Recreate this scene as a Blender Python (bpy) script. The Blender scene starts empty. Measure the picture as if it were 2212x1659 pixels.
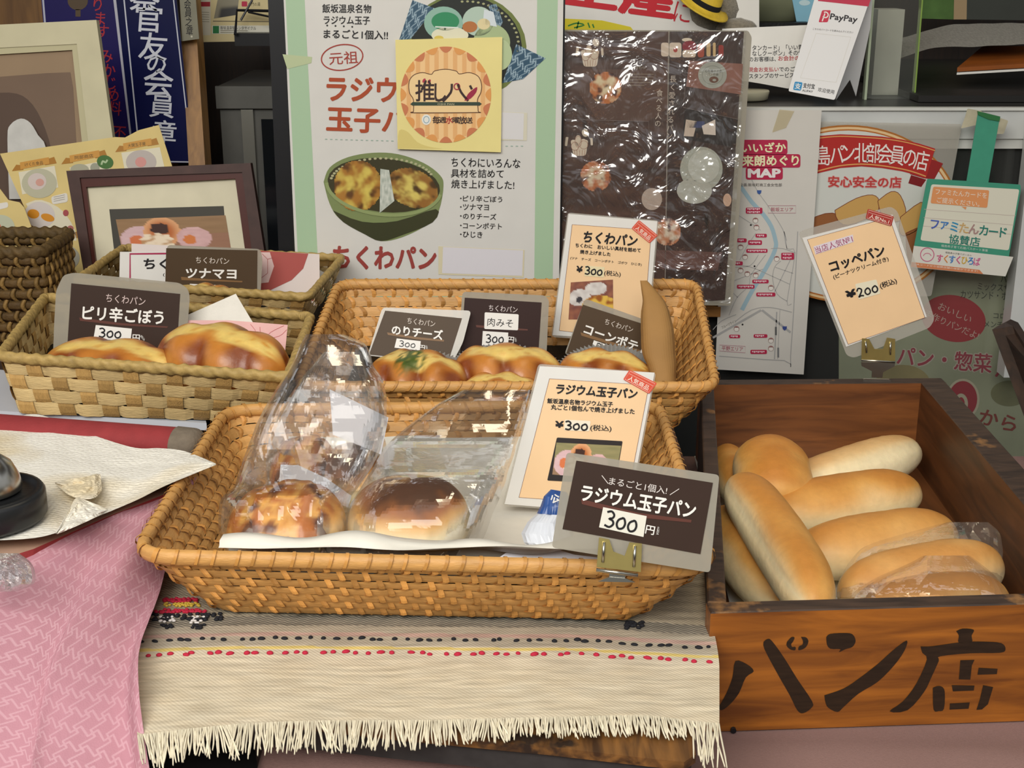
import bpy, math, random
from math import sin, cos, tan, atan, atan2, pi, sqrt, radians
from mathutils import Vector, Matrix, noise
random.seed(7)
sc = bpy.context.scene
COL = sc.collection

# ---------------------------------------------------------------- camera
FPX, CX, CY = 2900.0, 1106.0, 829.5
PITCH = atan((CY + 100) / FPX)
ZC = 0.56
CAM = Vector((0, 0, ZC))
FWD = Vector((0, cos(PITCH), -sin(PITCH)))
UPV = Vector((0, sin(PITCH), cos(PITCH)))
cam = bpy.data.cameras.new('camera')
cam.sensor_width = 36.0
cam.lens = 36.0 * FPX / 2212.0
cam.clip_start = 0.02
camo = bpy.data.objects.new('camera', cam)
COL.objects.link(camo)
camo.location = CAM
camo.rotation_euler = (pi / 2 - PITCH, 0, 0)
sc.camera = camo

# ---------------------------------------------------------------- colour management
sc.view_settings.view_transform = 'Standard'
sc.view_settings.look = 'None'
sc.view_settings.exposure = 0.0
sc.view_settings.gamma = 1.0
sc.view_settings.use_curve_mapping = False
try:
    sc.cycles.transparent_max_bounces = 24
    sc.cycles.max_bounces = 8
    sc.cycles.caustics_reflective = False
    sc.cycles.caustics_refractive = False
except Exception:
    pass

# ---------------------------------------------------------------- world: the street in front of the stall
W = bpy.data.worlds.new('street_daylight')
sc.world = W
W.use_nodes = True
nt = W.node_tree
nt.nodes.clear()
wo = nt.nodes.new('ShaderNodeOutputWorld')
bg = nt.nodes.new('ShaderNodeBackground')
tc = nt.nodes.new('ShaderNodeTexCoord')
sep = nt.nodes.new('ShaderNodeSeparateXYZ')
nz = nt.nodes.new('ShaderNodeTexNoise')
nz.inputs['Scale'].default_value = 3.2
nz.inputs['Detail'].default_value = 6
add = nt.nodes.new('ShaderNodeMath'); add.operation = 'MULTIPLY_ADD'
add.inputs[1].default_value = 0.9
rampw = nt.nodes.new('ShaderNodeValToRGB')
e = rampw.color_ramp.elements
e[0].position = 0.30; e[0].color = (0.10, 0.09, 0.08, 1)
e[1].position = 0.92; e[1].color = (1.7, 1.75, 1.85, 1)
x = e.new(0.50); x.color = (0.20, 0.21, 0.16, 1)
x = e.new(0.66); x.color = (0.80, 0.80, 0.76, 1)
nt.links.new(tc.outputs['Generated'], sep.inputs[0])
nt.links.new(tc.outputs['Generated'], nz.inputs['Vector'])
nt.links.new(sep.outputs['Z'], add.inputs[0])
nt.links.new(nz.outputs['Fac'], add.inputs[2])
nt.links.new(add.outputs[0], rampw.inputs[0])
nt.links.new(rampw.outputs[0], bg.inputs[0])
bg.inputs[1].default_value = 0.38
nt.links.new(bg.outputs[0], wo.inputs[0])


def area_light(name, loc, target, sx, sy, power, colour):
    l = bpy.data.lights.new(name, 'AREA')
    l.shape = 'RECTANGLE'; l.size = sx; l.size_y = sy
    l.energy = power; l.color = colour
    o = bpy.data.objects.new(name, l)
    COL.objects.link(o)
    o.location = loc
    d = Vector(target) - Vector(loc)
    o.rotation_euler = d.to_track_quat('-Z', 'Y').to_euler()
    return o


area_light('daylight_from_shop_front', (-0.50, -0.60, 1.50), (0.0, 1.2, 0.12), 1.8, 1.0, 52.0, (1.0, 0.97, 0.91))
area_light('ceiling_lamp_in_shop', (0.35, 1.35, 1.75), (0.15, 1.5, 0.1), 0.9, 0.5, 4.5, (1.0, 0.86, 0.62))

# ---------------------------------------------------------------- pixel rays -> points of the real place


def ray(px, py):
    return FWD + Vector((1, 0, 0)) * ((px - CX) / FPX) - UPV * ((py - CY) / FPX)


def at_d(px, py, d):
    return CAM + ray(px, py) * d


def at_z(px, py, z):
    r = ray(px, py)
    return CAM + r * ((z - ZC) / r.z)


def at_y(px, py, y):
    r = ray(px, py)
    return CAM + r * (y / r.y)


def on_plane(px, py, p0, n):
    r = ray(px, py)
    return CAM + r * ((p0 - CAM).dot(n) / r.dot(n))


# ---------------------------------------------------------------- materials


def lin(h):
    h = h.lstrip('#')
    out = []
    for i in (0, 2, 4):
        c = int(h[i:i + 2], 16) / 255
        out.append(c / 12.92 if c <= 0.04045 else ((c + 0.055) / 1.055) ** 2.4)
    return tuple(out)


_M = {}


def pmat(name, col, rough=0.6, var=0.0, scale=40.0, stretch=(1, 1, 1), bump=0.0, bscale=None, coat=0.0,
         metal=0.0, attr=None, spec=0.4, sss=0.0, sheen=0.0):
    """principled material: colour with noise variation, optional bump, optional per-vertex colour"""
    if name in _M:
        return _M[name]
    m = bpy.data.materials.new(name)
    m.use_nodes = True
    t = m.node_tree
    b = t.nodes['Principled BSDF']
    c = lin(col) if isinstance(col, str) else col
    b.inputs['Base Color'].default_value = (*c, 1)
    b.inputs['Roughness'].default_value = rough
    b.inputs['Metallic'].default_value = metal
    b.inputs['Specular IOR Level'].default_value = spec
    b.inputs['Coat Weight'].default_value = coat
    b.inputs['Coat Roughness'].default_value = 0.12
    if sss:
        b.inputs['Subsurface Weight'].default_value = sss
        b.inputs['Subsurface Radius'].default_value = (0.006, 0.003, 0.0015)
    if sheen:
        b.inputs['Sheen Weight'].default_value = sheen
    src = None
    if attr or var or bump:
        tcn = t.nodes.new('ShaderNodeTexCoord')
        mp = t.nodes.new('ShaderNodeMapping')
        mp.inputs['Scale'].default_value = stretch
        t.links.new(tcn.outputs['Object'], mp.inputs['Vector'])
    if attr:
        at = t.nodes.new('ShaderNodeAttribute')
        at.attribute_name = 'col'
        src = at.outputs['Color']
        if attr == 'tint':
            mx = t.nodes.new('ShaderNodeMix'); mx.data_type = 'RGBA'; mx.blend_type = 'MULTIPLY'
            mx.inputs[0].default_value = 1.0
            mx.inputs[6].default_value = (*c, 1)
            t.links.new(src, mx.inputs[7])
            src = mx.outputs[2]
    if var:
        n1 = t.nodes.new('ShaderNodeTexNoise')
        n1.inputs['Scale'].default_value = scale
        n1.inputs['Detail'].default_value = 5
        t.links.new(mp.outputs[0], n1.inputs['Vector'])
        r = t.nodes.new('ShaderNodeMapRange')
        r.inputs['From Min'].default_value = 0.25
        r.inputs['From Max'].default_value = 0.75
        r.inputs['To Min'].default_value = 1 - var
        r.inputs['To Max'].default_value = 1 + var
        t.links.new(n1.outputs['Fac'], r.inputs['Value'])
        mx = t.nodes.new('ShaderNodeMix'); mx.data_type = 'RGBA'; mx.blend_type = 'MULTIPLY'
        mx.inputs[0].default_value = 1.0
        if src is None:
            mx.inputs[6].default_value = (*c, 1)
        else:
            t.links.new(src, mx.inputs[6])
        t.links.new(r.outputs[0], mx.inputs[7])
        src = mx.outputs[2]
    if src is not None:
        t.links.new(src, b.inputs['Base Color'])
    if bump:
        n2 = t.nodes.new('ShaderNodeTexNoise')
        n2.inputs['Scale'].default_value = bscale or scale
        n2.inputs['Detail'].default_value = 4
        t.links.new(mp.outputs[0], n2.inputs['Vector'])
        bp = t.nodes.new('ShaderNodeBump')
        bp.inputs['Strength'].default_value = bump
        bp.inputs['Distance'].default_value = 0.002
        t.links.new(n2.outputs['Fac'], bp.inputs['Height'])
        t.links.new(bp.outputs[0], b.inputs['Normal'])
    _M[name] = m
    return m


def film(name, tint=(1, 1, 1), veil=0.06, veil_col=(0.9, 0.88, 0.84), gloss=0.30, rough=0.06, bump=0.5, bscale=60.0, dist=0.003, gmin=0.03):
    """thin clear plastic: see-through, a little milky, mirror-like where it turns"""
    if name in _M:
        return _M[name]
    m = bpy.data.materials.new(name)
    m.use_nodes = True
    t = m.node_tree
    t.nodes.clear()
    out = t.nodes.new('ShaderNodeOutputMaterial')
    tr = t.nodes.new('ShaderNodeBsdfTransparent'); tr.inputs[0].default_value = (*tint, 1)
    df = t.nodes.new('ShaderNodeBsdfDiffuse'); df.inputs[0].default_value = (*veil_col, 1)
    gl = t.nodes.new('ShaderNodeBsdfGlossy'); gl.inputs['Roughness'].default_value = rough
    lw = t.nodes.new('ShaderNodeLayerWeight'); lw.inputs[0].default_value = 0.35
    mr = t.nodes.new('ShaderNodeMapRange')
    mr.inputs['To Min'].default_value = gmin
    mr.inputs['To Max'].default_value = gloss
    m1 = t.nodes.new('ShaderNodeMixShader'); m1.inputs[0].default_value = veil
    m2 = t.nodes.new('ShaderNodeMixShader')
    t.links.new(tr.outputs[0], m1.inputs[1]); t.links.new(df.outputs[0], m1.inputs[2])
    t.links.new(lw.outputs['Fresnel'], mr.inputs['Value'])
    t.links.new(mr.outputs[0], m2.inputs[0])
    t.links.new(m1.outputs[0], m2.inputs[1]); t.links.new(gl.outputs[0], m2.inputs[2])
    t.links.new(m2.outputs[0], out.inputs[0])
    if bump:
        tcn = t.nodes.new('ShaderNodeTexCoord')
        n2 = t.nodes.new('ShaderNodeTexNoise')
        n2.inputs['Scale'].default_value = bscale
        n2.inputs['Detail'].default_value = 3
        n2.inputs['Distortion'].default_value = 1.2
        t.links.new(tcn.outputs['Object'], n2.inputs['Vector'])
        bp = t.nodes.new('ShaderNodeBump')
        bp.inputs['Strength'].default_value = bump
        bp.inputs['Distance'].default_value = dist
        t.links.new(n2.outputs['Fac'], bp.inputs['Height'])
        t.links.new(bp.outputs[0], gl.inputs['Normal'])
        t.links.new(bp.outputs[0], lw.inputs['Normal'])
    _M[name] = m
    return m


def ink(h, rough=0.45):
    h = h.lstrip('#').lower()
    return pmat('printing_ink_' + h, h, rough=rough, spec=0.3)


def wood(name, dark, light, scale=9.0, stretch=(1, 12, 12), rough=0.5, coat=0.0, bump=0.15, wear=None):
    if name in _M:
        return _M[name]
    m = bpy.data.materials.new(name)
    m.use_nodes = True
    t = m.node_tree
    b = t.nodes['Principled BSDF']
    b.inputs['Roughness'].default_value = rough
    b.inputs['Coat Weight'].default_value = coat
    b.inputs['Coat Roughness'].default_value = 0.3
    tcn = t.nodes.new('ShaderNodeTexCoord')
    mp = t.nodes.new('ShaderNodeMapping'); mp.inputs['Scale'].default_value = stretch
    n1 = t.nodes.new('ShaderNodeTexNoise'); n1.inputs['Scale'].default_value = scale
    n1.inputs['Detail'].default_value = 8; n1.inputs['Distortion'].default_value = 0.8
    rp = t.nodes.new('ShaderNodeValToRGB')
    rp.color_ramp.elements[0].position = 0.3; rp.color_ramp.elements[0].color = (*lin(dark), 1)
    rp.color_ramp.elements[1].position = 0.72; rp.color_ramp.elements[1].color = (*lin(light), 1)
    t.links.new(tcn.outputs['Object'], mp.inputs[0]); t.links.new(mp.outputs[0], n1.inputs['Vector'])
    t.links.new(n1.outputs['Fac'], rp.inputs[0])
    csrc = rp.outputs[0]
    if wear:
        n3 = t.nodes.new('ShaderNodeTexNoise'); n3.inputs['Scale'].default_value = 22
        n3.inputs['Detail'].default_value = 6
        t.links.new(tcn.outputs['Object'], n3.inputs['Vector'])
        r3 = t.nodes.new('ShaderNodeValToRGB')
        r3.color_ramp.elements[0].position = 0.62; r3.color_ramp.elements[0].color = (0, 0, 0, 1)
        r3.color_ramp.elements[1].position = 0.68; r3.color_ramp.elements[1].color = (1, 1, 1, 1)
        t.links.new(n3.outputs['Fac'], r3.inputs[0])
        mx = t.nodes.new('ShaderNodeMix'); mx.data_type = 'RGBA'
        t.links.new(r3.outputs[0], mx.inputs[0]); t.links.new(csrc, mx.inputs[6])
        mx.inputs[7].default_value = (*lin(wear), 1)
        csrc = mx.outputs[2]
    t.links.new(csrc, b.inputs['Base Color'])
    bp = t.nodes.new('ShaderNodeBump'); bp.inputs['Strength'].default_value = bump
    bp.inputs['Distance'].default_value = 0.002
    t.links.new(n1.outputs['Fac'], bp.inputs['Height']); t.links.new(bp.outputs[0], b.inputs['Normal'])
    _M[name] = m
    return m


# ---------------------------------------------------------------- mesh building


class MB:
    def __init__(s):
        s.v = []; s.f = []; s.fm = []; s.mats = []; s.c = []; s.has = False

    def mi(s, m):
        if m not in s.mats:
            s.mats.append(m)
        return s.mats.index(m)

    def add(s, verts, faces, m, c=None):
        o = len(s.v)
        s.v.extend(Vector(p) for p in verts)
        if c is None:
            s.c.extend([(1, 1, 1)] * len(verts))
        else:
            s.has = True
            if isinstance(c, list):
                s.c.extend(c)
            else:
                s.c.extend([c] * len(verts))
        k = s.mi(m)
        for f in faces:
            s.f.append([o + i for i in f]); s.fm.append(k)
        return o

    def grid(s, rows, m, closed_u=False, closed_v=False, c=None):
        """rows: list of lists of points"""
        n = len(rows); w = len(rows[0])
        fs = []
        for i in range(n if closed_v else n - 1):
            for j in range(w if closed_u else w - 1):
                a = i * w + j; b = i * w + (j + 1) % w
                i2 = (i + 1) % n
                fs.append([a, b, i2 * w + (j + 1) % w, i2 * w + j])
        s.add([p for r in rows for p in r], fs, m, [x for r in c for x in r] if c else None)

    def box(s, p, q, m):
        x0, y0, z0 = p; x1, y1, z1 = q
        s.add([(x0, y0, z0), (x1, y0, z0), (x1, y1, z0), (x0, y1, z0), (x0, y0, z1), (x1, y0, z1), (x1, y1, z1), (x0, y1, z1)],
              [[0, 3, 2, 1], [4, 5, 6, 7], [0, 1, 5, 4], [1, 2, 6, 5], [2, 3, 7, 6], [3, 0, 4, 7]], m)

    def prism(s, pts, off, m):
        """polygon (list of points) pushed by vector off"""
        n = len(pts)
        off = Vector(off)
        vs = [Vector(p) for p in pts] + [Vector(p) + off for p in pts]
        fs = [list(range(n)), list(range(2 * n - 1, n - 1, -1))]
        for i in range(n):
            j = (i + 1) % n
            fs.append([j, i, n + i, n + j])
        s.add(vs, fs, m)

    def tube(s, path, r, m, n=8, closed=False, c=None, cap=True, flat=None):
        P = [Vector(p) for p in path]
        k = len(P)
        rows = []
        up = Vector((0, 0, 1))
        for i in range(k):
            a = P[(i - 1) % k] if (closed or i > 0) else P[i]
            b = P[(i + 1) % k] if (closed or i < k - 1) else P[i]
            t = (b - a).normalized()
            x = t.cross(up)
            if x.length < 1e-4:
                x = t.cross(Vector((0, 1, 0)))
            x.normalize(); y = x.cross(t)
            rr = r[i] if isinstance(r, (list, tuple)) else r
            fl = flat or 1.0
            rows.append([P[i] + x * rr * cos(2 * pi * j / n) + y * rr * fl * sin(2 * pi * j / n) for j in range(n)])
        cc = [[c] * n for _ in rows] if c else None
        s.grid(rows, m, closed_u=True, closed_v=closed, c=cc)
        if cap and not closed:
            o = len(s.v) - k * n
            kk = s.mi(m)
            s.f.append([o + j for j in range(n)][::-1]); s.fm.append(kk)
            s.f.append([o + (k - 1) * n + j for j in range(n)]); s.fm.append(kk)

    def build(s, name, parent=None, smooth=False, origin=None, fixn=False):
        if origin is None:
            if parent is not None:
                origin = parent_loc(parent)
            else:
                xs = [p.x for p in s.v]; ys = [p.y for p in s.v]
                origin = Vector(((min(xs) + max(xs)) / 2, (min(ys) + max(ys)) / 2, min(p.z for p in s.v)))
        origin = Vector(origin)
        me = bpy.data.meshes.new(name)
        me.from_pydata([p - origin for p in s.v], [], s.f)
        for m in s.mats:
            me.materials.append(m)
        me.polygons.foreach_set('material_index', s.fm)
        if smooth:
            me.polygons.foreach_set('use_smooth', [True] * len(me.polygons))
        if s.has:
            a = me.color_attributes.new('col', 'FLOAT_COLOR', 'POINT')
            flat = []
            for c in s.c:
                flat.extend((c[0], c[1], c[2], 1.0))
            a.data.foreach_set('color', flat)
        me.update()
        o = bpy.data.objects.new(name, me)
        COL.objects.link(o)
        if parent is not None:
            o.parent = parent
            o.location = origin - parent_loc(parent)
        else:
            o.location = origin
        return o


def parent_loc(o):
    p = Vector(o.location)
    while o.parent:
        o = o.parent
        p += Vector(o.location)
    return p


def tag(o, label, cat, group=None, kind=None):
    o['label'] = label
    o['category'] = cat
    if group:
        o['group'] = group
    if kind:
        o['kind'] = kind
    return o


def struct(o):
    o['kind'] = 'structure'
    return o


def thing(name, label, cat, loc, group=None):
    o = bpy.data.objects.new(name, None)
    o.empty_display_size = 0.02
    COL.objects.link(o)
    o.location = loc
    return tag(o, label, cat, group)


# ---------------------------------------------------------------- glyphs
_G = {}


def glyph_mesh(body, bold):
    k = (body, bold)
    if k not in _G:
        c = bpy.data.curves.new('lettering', 'FONT')
        c.body = body; c.resolution_u = 2
        o = bpy.data.objects.new('lettering', c)
        m = o.to_mesh()
        vs = [(v.co.x, v.co.y, 0.0) for v in m.vertices]
        fs = [list(p.vertices) for p in m.polygons]
        o.to_mesh_clear()
        bpy.data.objects.remove(o); bpy.data.curves.remove(c)
        if bold > 0:
            # heavier lettering: the same glyph struck several times, slightly shifted
            v0, f0 = vs, fs
            vs, fs = [], []
            q = bold * .72
            for dx, dy in ((q, q), (-q, q), (q, -q), (-q, -q)) + (((bold, 0), (-bold, 0), (0, bold), (0, -bold)) if bold > .025 else ()):
                o_ = len(vs)
                lay = o_ // max(1, len(v0))
                vs += [(x + dx, y + dy, lay * .1) for x, y, _ in v0]
                fs += [[o_ + i for i in f] for f in f0]
        xs = [p[0] for p in vs] or [0, 1]; ys = [p[1] for p in vs] or [0, 1]
        _G[k] = (vs, fs, min(xs), max(xs), min(ys), max(ys))
    return _G[k]


LAY = 0.00018


def rr(quad, r, n=4):
    """round the corners of a polygon given in pixels"""
    out = []
    k = len(quad)
    for i in range(k):
        a = Vector(quad[i - 1]); b = Vector(quad[i]); c = Vector(quad[(i + 1) % k])
        d1 = (a - b); d2 = (c - b)
        q = min(r, d1.length * 0.45, d2.length * 0.45)
        p1 = b + d1.normalized() * q; p2 = b + d2.normalized() * q
        for j in range(n + 1):
            t = j / n
            out.append(tuple((p1 * (1 - t) ** 2 + b * 2 * t * (1 - t) + p2 * t * t)[:2]))
    return out


class Sheet:
    """a flat leaf of paper, card or board standing in the place; printing is laid on it"""

    def __init__(s, px, py, d, lean=0.0, yaw=0.0):
        s.p0 = at_d(px, py, d)
        l = radians(lean); w = radians(yaw)
        s.n = Vector((sin(w) * cos(l), -cos(w) * cos(l), sin(l)))
        s.mb = MB()

    def P(s, x, y, k=0):
        return on_plane(x, y, s.p0 + s.n * (k * LAY), s.n)

    def slab(s, pts, mat, th=0.0006, k=0, mb=None):
        q = [s.P(x, y, k) for x, y in pts]
        (mb or s.mb).prism(q, -s.n * th, mat)

    def poly(s, pts, mat, k=1, mb=None):
        q = [s.P(x, y, k) for x, y in pts]
        (mb or s.mb).add(q, [list(range(len(q)))], mat)

    def rect(s, x0, y0, x1, y1, mat, k=1, r=0, mb=None):
        q = [(x0, y0), (x1, y0), (x1, y1), (x0, y1)]
        s.poly(rr(q, r) if r else q, mat, k, mb)

    def ell(s, cx, cy, rx, ry, mat, k=1, ang=0, n=28, mb=None, a0=0, a1=360):
        ca, sa = cos(radians(ang)), sin(radians(ang))
        full = a1 - a0 >= 360
        pts = []
        for i in range(n if full else n + 1):
            t = radians(a0 + (a1 - a0) * i / n)
            u, v = rx * cos(t), ry * sin(t)
            pts.append((cx + u * ca - v * sa, cy + u * sa + v * ca))
        s.poly(pts, mat, k, mb)

    def line(s, pts, w, mat, k=2, closed=False, mb=None, w1=None):
        n = len(pts)
        L = []; R = []
        for i in range(n):
            a = Vector(pts[i - 1]) if (closed or i > 0) else Vector(pts[i])
            b = Vector(pts[(i + 1) % n]) if (closed or i < n - 1) else Vector(pts[i])
            d = (b - a)
            if d.length < 1e-6:
                d = Vector((1, 0))
            d.normalize()
            ww = w if w1 is None else w + (w1 - w) * i / max(1, n - 1)
            nn = Vector((-d.y, d.x)) * ww * 0.5
            p = Vector(pts[i])
            L.append(p + nn); R.append(p - nn)
        q = [s.P(p.x, p.y, k) for p in L] + [s.P(p.x, p.y, k) for p in R]
        fs = []
        for i in range(n if closed else n - 1):
            j = (i + 1) % n
            fs.append([i, j, n + j, n + i])
        (mb or s.mb).add(q, fs, mat)

    def ring(s, cx, cy, rx, ry, w, mat, k=2, ang=0, n=36, mb=None, a0=0, a1=360):
        ca, sa = cos(radians(ang)), sin(radians(ang))
        full = a1 - a0 >= 360
        pts = []
        for i in range(n if full else n + 1):
            t = radians(a0 + (a1 - a0) * i / n)
            u, v = rx * cos(t), ry * sin(t)
            pts.append((cx + u * ca - v * sa, cy + u * sa + v * ca))
        s.line(pts, w, mat, k, closed=full, mb=mb)

    def T(s, body, x0, y0, x1, y1, h, mat, k=3, bold=0.0, sk=0.0, mb=None):
        """text from the left end (x0,y0) to the right end (x1,y1), both at mid height; h = height"""
        vs, fs, ax, bx, ay, by = glyph_mesh(body, bold)
        d = Vector((x1 - x0, y1 - y0))
        u = d.normalized()
        up = Vector((u.y, -u.x)) * h
        up = up + u * (sk * h)
        mid = (ay + by) / 2
        q = []
        for x, y, e in vs:
            p = Vector((x0, y0)) + d * ((x - ax) / (bx - ax)) + up * ((y - mid) / (by - ay))
            q.append(s.P(p.x, p.y, k + e))
        (mb or s.mb).add(q, fs, mat)

    def TC(s, ch, cx, cy, w, h, mat, k=3, bold=0.0, ang=0.0, mb=None):
        """one character centred at (cx,cy), em size w x h, turned by ang degrees"""
        vs, fs, ax, bx, ay, by = glyph_mesh(ch, bold)
        mx, my = (ax + bx) / 2, (ay + by) / 2
        ca, sa = cos(radians(ang)), sin(radians(ang))
        q = []
        for x, y, e in vs:
            u = (x - mx) / 0.82 * w; v = -(y - my) / 0.82 * h
            q.append(s.P(cx + u * ca - v * sa, cy + u * sa + v * ca, k + e))
        (mb or s.mb).add(q, fs, mat)

    def strokes(s, quad, lines, w, mat, k=4, mb=None):
        """hand strokes in unit coordinates (0..1, y down) mapped to the pixel quad"""
        a, b, c, d = [Vector(p) for p in quad]
        for ln in lines:
            pts = []
            for u, v in ln:
                p = (a * (1 - u) + b * u) * (1 - v) + (d * (1 - u) + c * u) * v
                pts.append((p.x, p.y))
            s.line(smooth2(pts), w, mat, k, mb=mb)

    def pic(s, quad, nx, ny, fn, mat, k=2, mb=None):
        """printed picture: a raster of coloured points, fn(u,v)->colour or None"""
        a, b, c, d = [Vector(p) for p in quad]
        vs = []; cs = []; ok = []
        for j in range(ny + 1):
            for i in range(nx + 1):
                u, v = i / nx, j / ny
                p = (a * (1 - u) + b * u) * (1 - v) + (d * (1 - u) + c * u) * v
                cc = fn(u, v)
                ok.append(cc is not None)
                cs.append(cc or (0, 0, 0))
                vs.append(s.P(p.x, p.y, k))
        fs = []
        w = nx + 1
        for j in range(ny):
            for i in range(nx):
                f = [j * w + i, j * w + i + 1, (j + 1) * w + i + 1, (j + 1) * w + i]
                if all(ok[t] for t in f):
                    fs.append(f)
        (mb or s.mb).add(vs, fs, mat, cs)

    def build(s, name, parent=None, mb=None):
        return (mb or s.mb).build(name, parent)


def SY(px, py, Y, lean=0.0, yaw=0.0):
    s = Sheet(px, py, 1.0, lean, yaw)
    s.p0 = at_y(px, py, Y)
    return s


def smooth2(pts, n=3):
    if len(pts) < 3:
        return pts
    out = []
    for i in range(len(pts) - 1):
        p0 = Vector(pts[max(0, i - 1)]); p1 = Vector(pts[i]); p2 = Vector(pts[i + 1]); p3 = Vector(pts[min(len(pts) - 1, i + 2)])
        for j in range(n):
            t = j / n
            q = 0.5 * ((2 * p1) + (p2 - p0) * t + (2 * p0 - 5 * p1 + 4 * p2 - p3) * t * t + (3 * p1 - p0 - 3 * p2 + p3) * t ** 3)
            out.append(tuple(q))
    out.append(tuple(pts[-1]))
    return out


THREE = [[(.05, .12), (.5, .02), (.85, .2), (.75, .4), (.4, .48), (.8, .55), (.95, .75), (.6, .97), (.05, .9)]]
TWO = [[(.05, .3), (.4, .02), (.85, .2), (.7, .5), (.1, .95), (.5, .85), (.98, .95)]]
ZERO = [[(.6, .12), (.2, .3), (.08, .65), (.35, .95), (.8, .85), (.95, .5), (.75, .15), (.5, .12)]]


def hand(s, word, x0, y0, x1, y1, h, w, mat, k=5, mb=None):
    """felt-pen figures"""
    n = len(word)
    d = Vector((x1 - x0, y1 - y0)); u = d.normalized(); dn = Vector((-u.y, u.x))
    for i, ch in enumerate(word):
        sm = 1.0 if i == 0 else 0.8
        a = Vector((x0, y0)) + d * (i / n + 0.01); b = Vector((x0, y0)) + d * ((i + 0.84) / n)
        off = dn * (h * (1 - sm) * 0.35)
        q = [a - dn * h * .5 * sm + off, b - dn * h * .5 * sm + off, b + dn * h * .5 * sm + off, a + dn * h * .5 * sm + off]
        s.strokes(q, {'3': THREE, '2': TWO, '0': ZERO}[ch], w, mat, k, mb)


def fbm(x, y, z=0.0, o=4):
    return noise.fractal(Vector((x, y, z)), 1.0, 2.0, o)


def mixc(a, b, t):
    t = max(0.0, min(1.0, t))
    return tuple(a[i] * (1 - t) + b[i] * t for i in range(3))


def sstep(a, b, x):
    t = max(0.0, min(1.0, (x - a) / (b - a)))
    return t * t * (3 - 2 * t)

# ================================================================ materials in use
M_white = pmat('white_paper', '#dcd9d2', 0.5, var=0.03, scale=30)
M_lamwhite = pmat('laminated_white_paper', '#d9d6cf', 0.32, var=0.03, scale=25, spec=0.4)
M_print = pmat('printed_picture', '#ffffff', 0.4, attr='direct')
M_pouch = film('laminate_pouch', (0.86, 0.84, 0.80), veil=0.6, veil_col=(0.42, 0.385, 0.31), gloss=0.35, rough=0.16, bump=0.2, bscale=24)
M_pouch2 = film('clear_laminate_pouch', (0.93, 0.92, 0.90), veil=0.34, veil_col=(0.60, 0.57, 0.50), gloss=0.35, rough=0.14, bump=0.2, bscale=24)
M_cardbrown = pmat('dark_brown_card', '#3b2c25', 0.36, var=0.05, scale=20, spec=.2)
M_cardbrown2 = pmat('faded_brown_card', '#4c3b29', 0.4, var=0.05, scale=20, spec=.15)
M_peach = pmat('peach_card', '#e9c598', 0.38, var=0.03, scale=30)
M_gold = pmat('brass_clip_plate', '#d8c37a', 0.28, metal=0.9, var=0.1, scale=60)
M_steel = pmat('steel_clip', '#b5b2a8', 0.25, metal=1.0)
M_rattan = pmat('rattan_cane', '#cc9a5a', 0.5, var=0.16, scale=60, stretch=(1, 1, 5), attr='tint', bump=0.25, bscale=200)
M_rattand = pmat('rattan_stakes', '#bb8646', 0.5, var=0.15, scale=60, attr='tint', bump=0.25, bscale=200)
M_chip = pmat('pale_chip_splints', '#e3c68c', 0.6, var=0.14, scale=55, stretch=(1, 1, 8), attr='tint', bump=0.4, bscale=160)
M_chipd = pmat('upright_chip_splints', '#c09a5e', 0.6, var=0.14, scale=55, stretch=(8, 8, 1), attr='tint', bump=0.4, bscale=160)
M_chiprim = pmat('twisted_rim_straw', '#b89a60', 0.6, var=0.2, scale=90, attr='tint', bump=0.4, bscale=260)
M_boxwood = wood('box_wood', '#683812', '#a7631f', scale=6, stretch=(1.2, 14, 14), rough=0.38, coat=0.25)
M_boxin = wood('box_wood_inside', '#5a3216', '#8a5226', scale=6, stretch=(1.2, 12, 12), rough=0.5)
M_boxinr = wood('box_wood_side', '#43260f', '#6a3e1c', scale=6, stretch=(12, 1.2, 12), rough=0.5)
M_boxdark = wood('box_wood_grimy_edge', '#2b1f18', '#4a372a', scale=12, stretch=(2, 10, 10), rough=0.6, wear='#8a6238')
M_boxoutl = wood('box_wood_outer_side', '#21150f', '#3a261a', scale=9, stretch=(10, 1.5, 10), rough=0.6)  # outer left side's shade is put into these darker browns; plank shares them
M_black = pmat('black_plastic', '#17171a', 0.35)
M_matblack = pmat('black_sheet', '#0d0c0c', 0.9)
M_bag = film('clear_bag_film', (0.985, 0.98, 0.97), veil=0.035, veil_col=(0.85, 0.8, 0.74), gloss=0.42, rough=0.07, bump=0.12, bscale=30, dist=0.004, gmin=0.025)
M_bun = pmat('baked_crust', '#ffffff', 0.5, var=0.07, scale=120, bump=0.22, bscale=170, attr='direct', sss=0.12, spec=0.35)
M_bungloss = pmat('glazed_crust', '#ffffff', 0.34, var=0.08, scale=120, bump=0.2, bscale=130, attr='direct', sss=0.08, spec=0.5)

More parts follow.
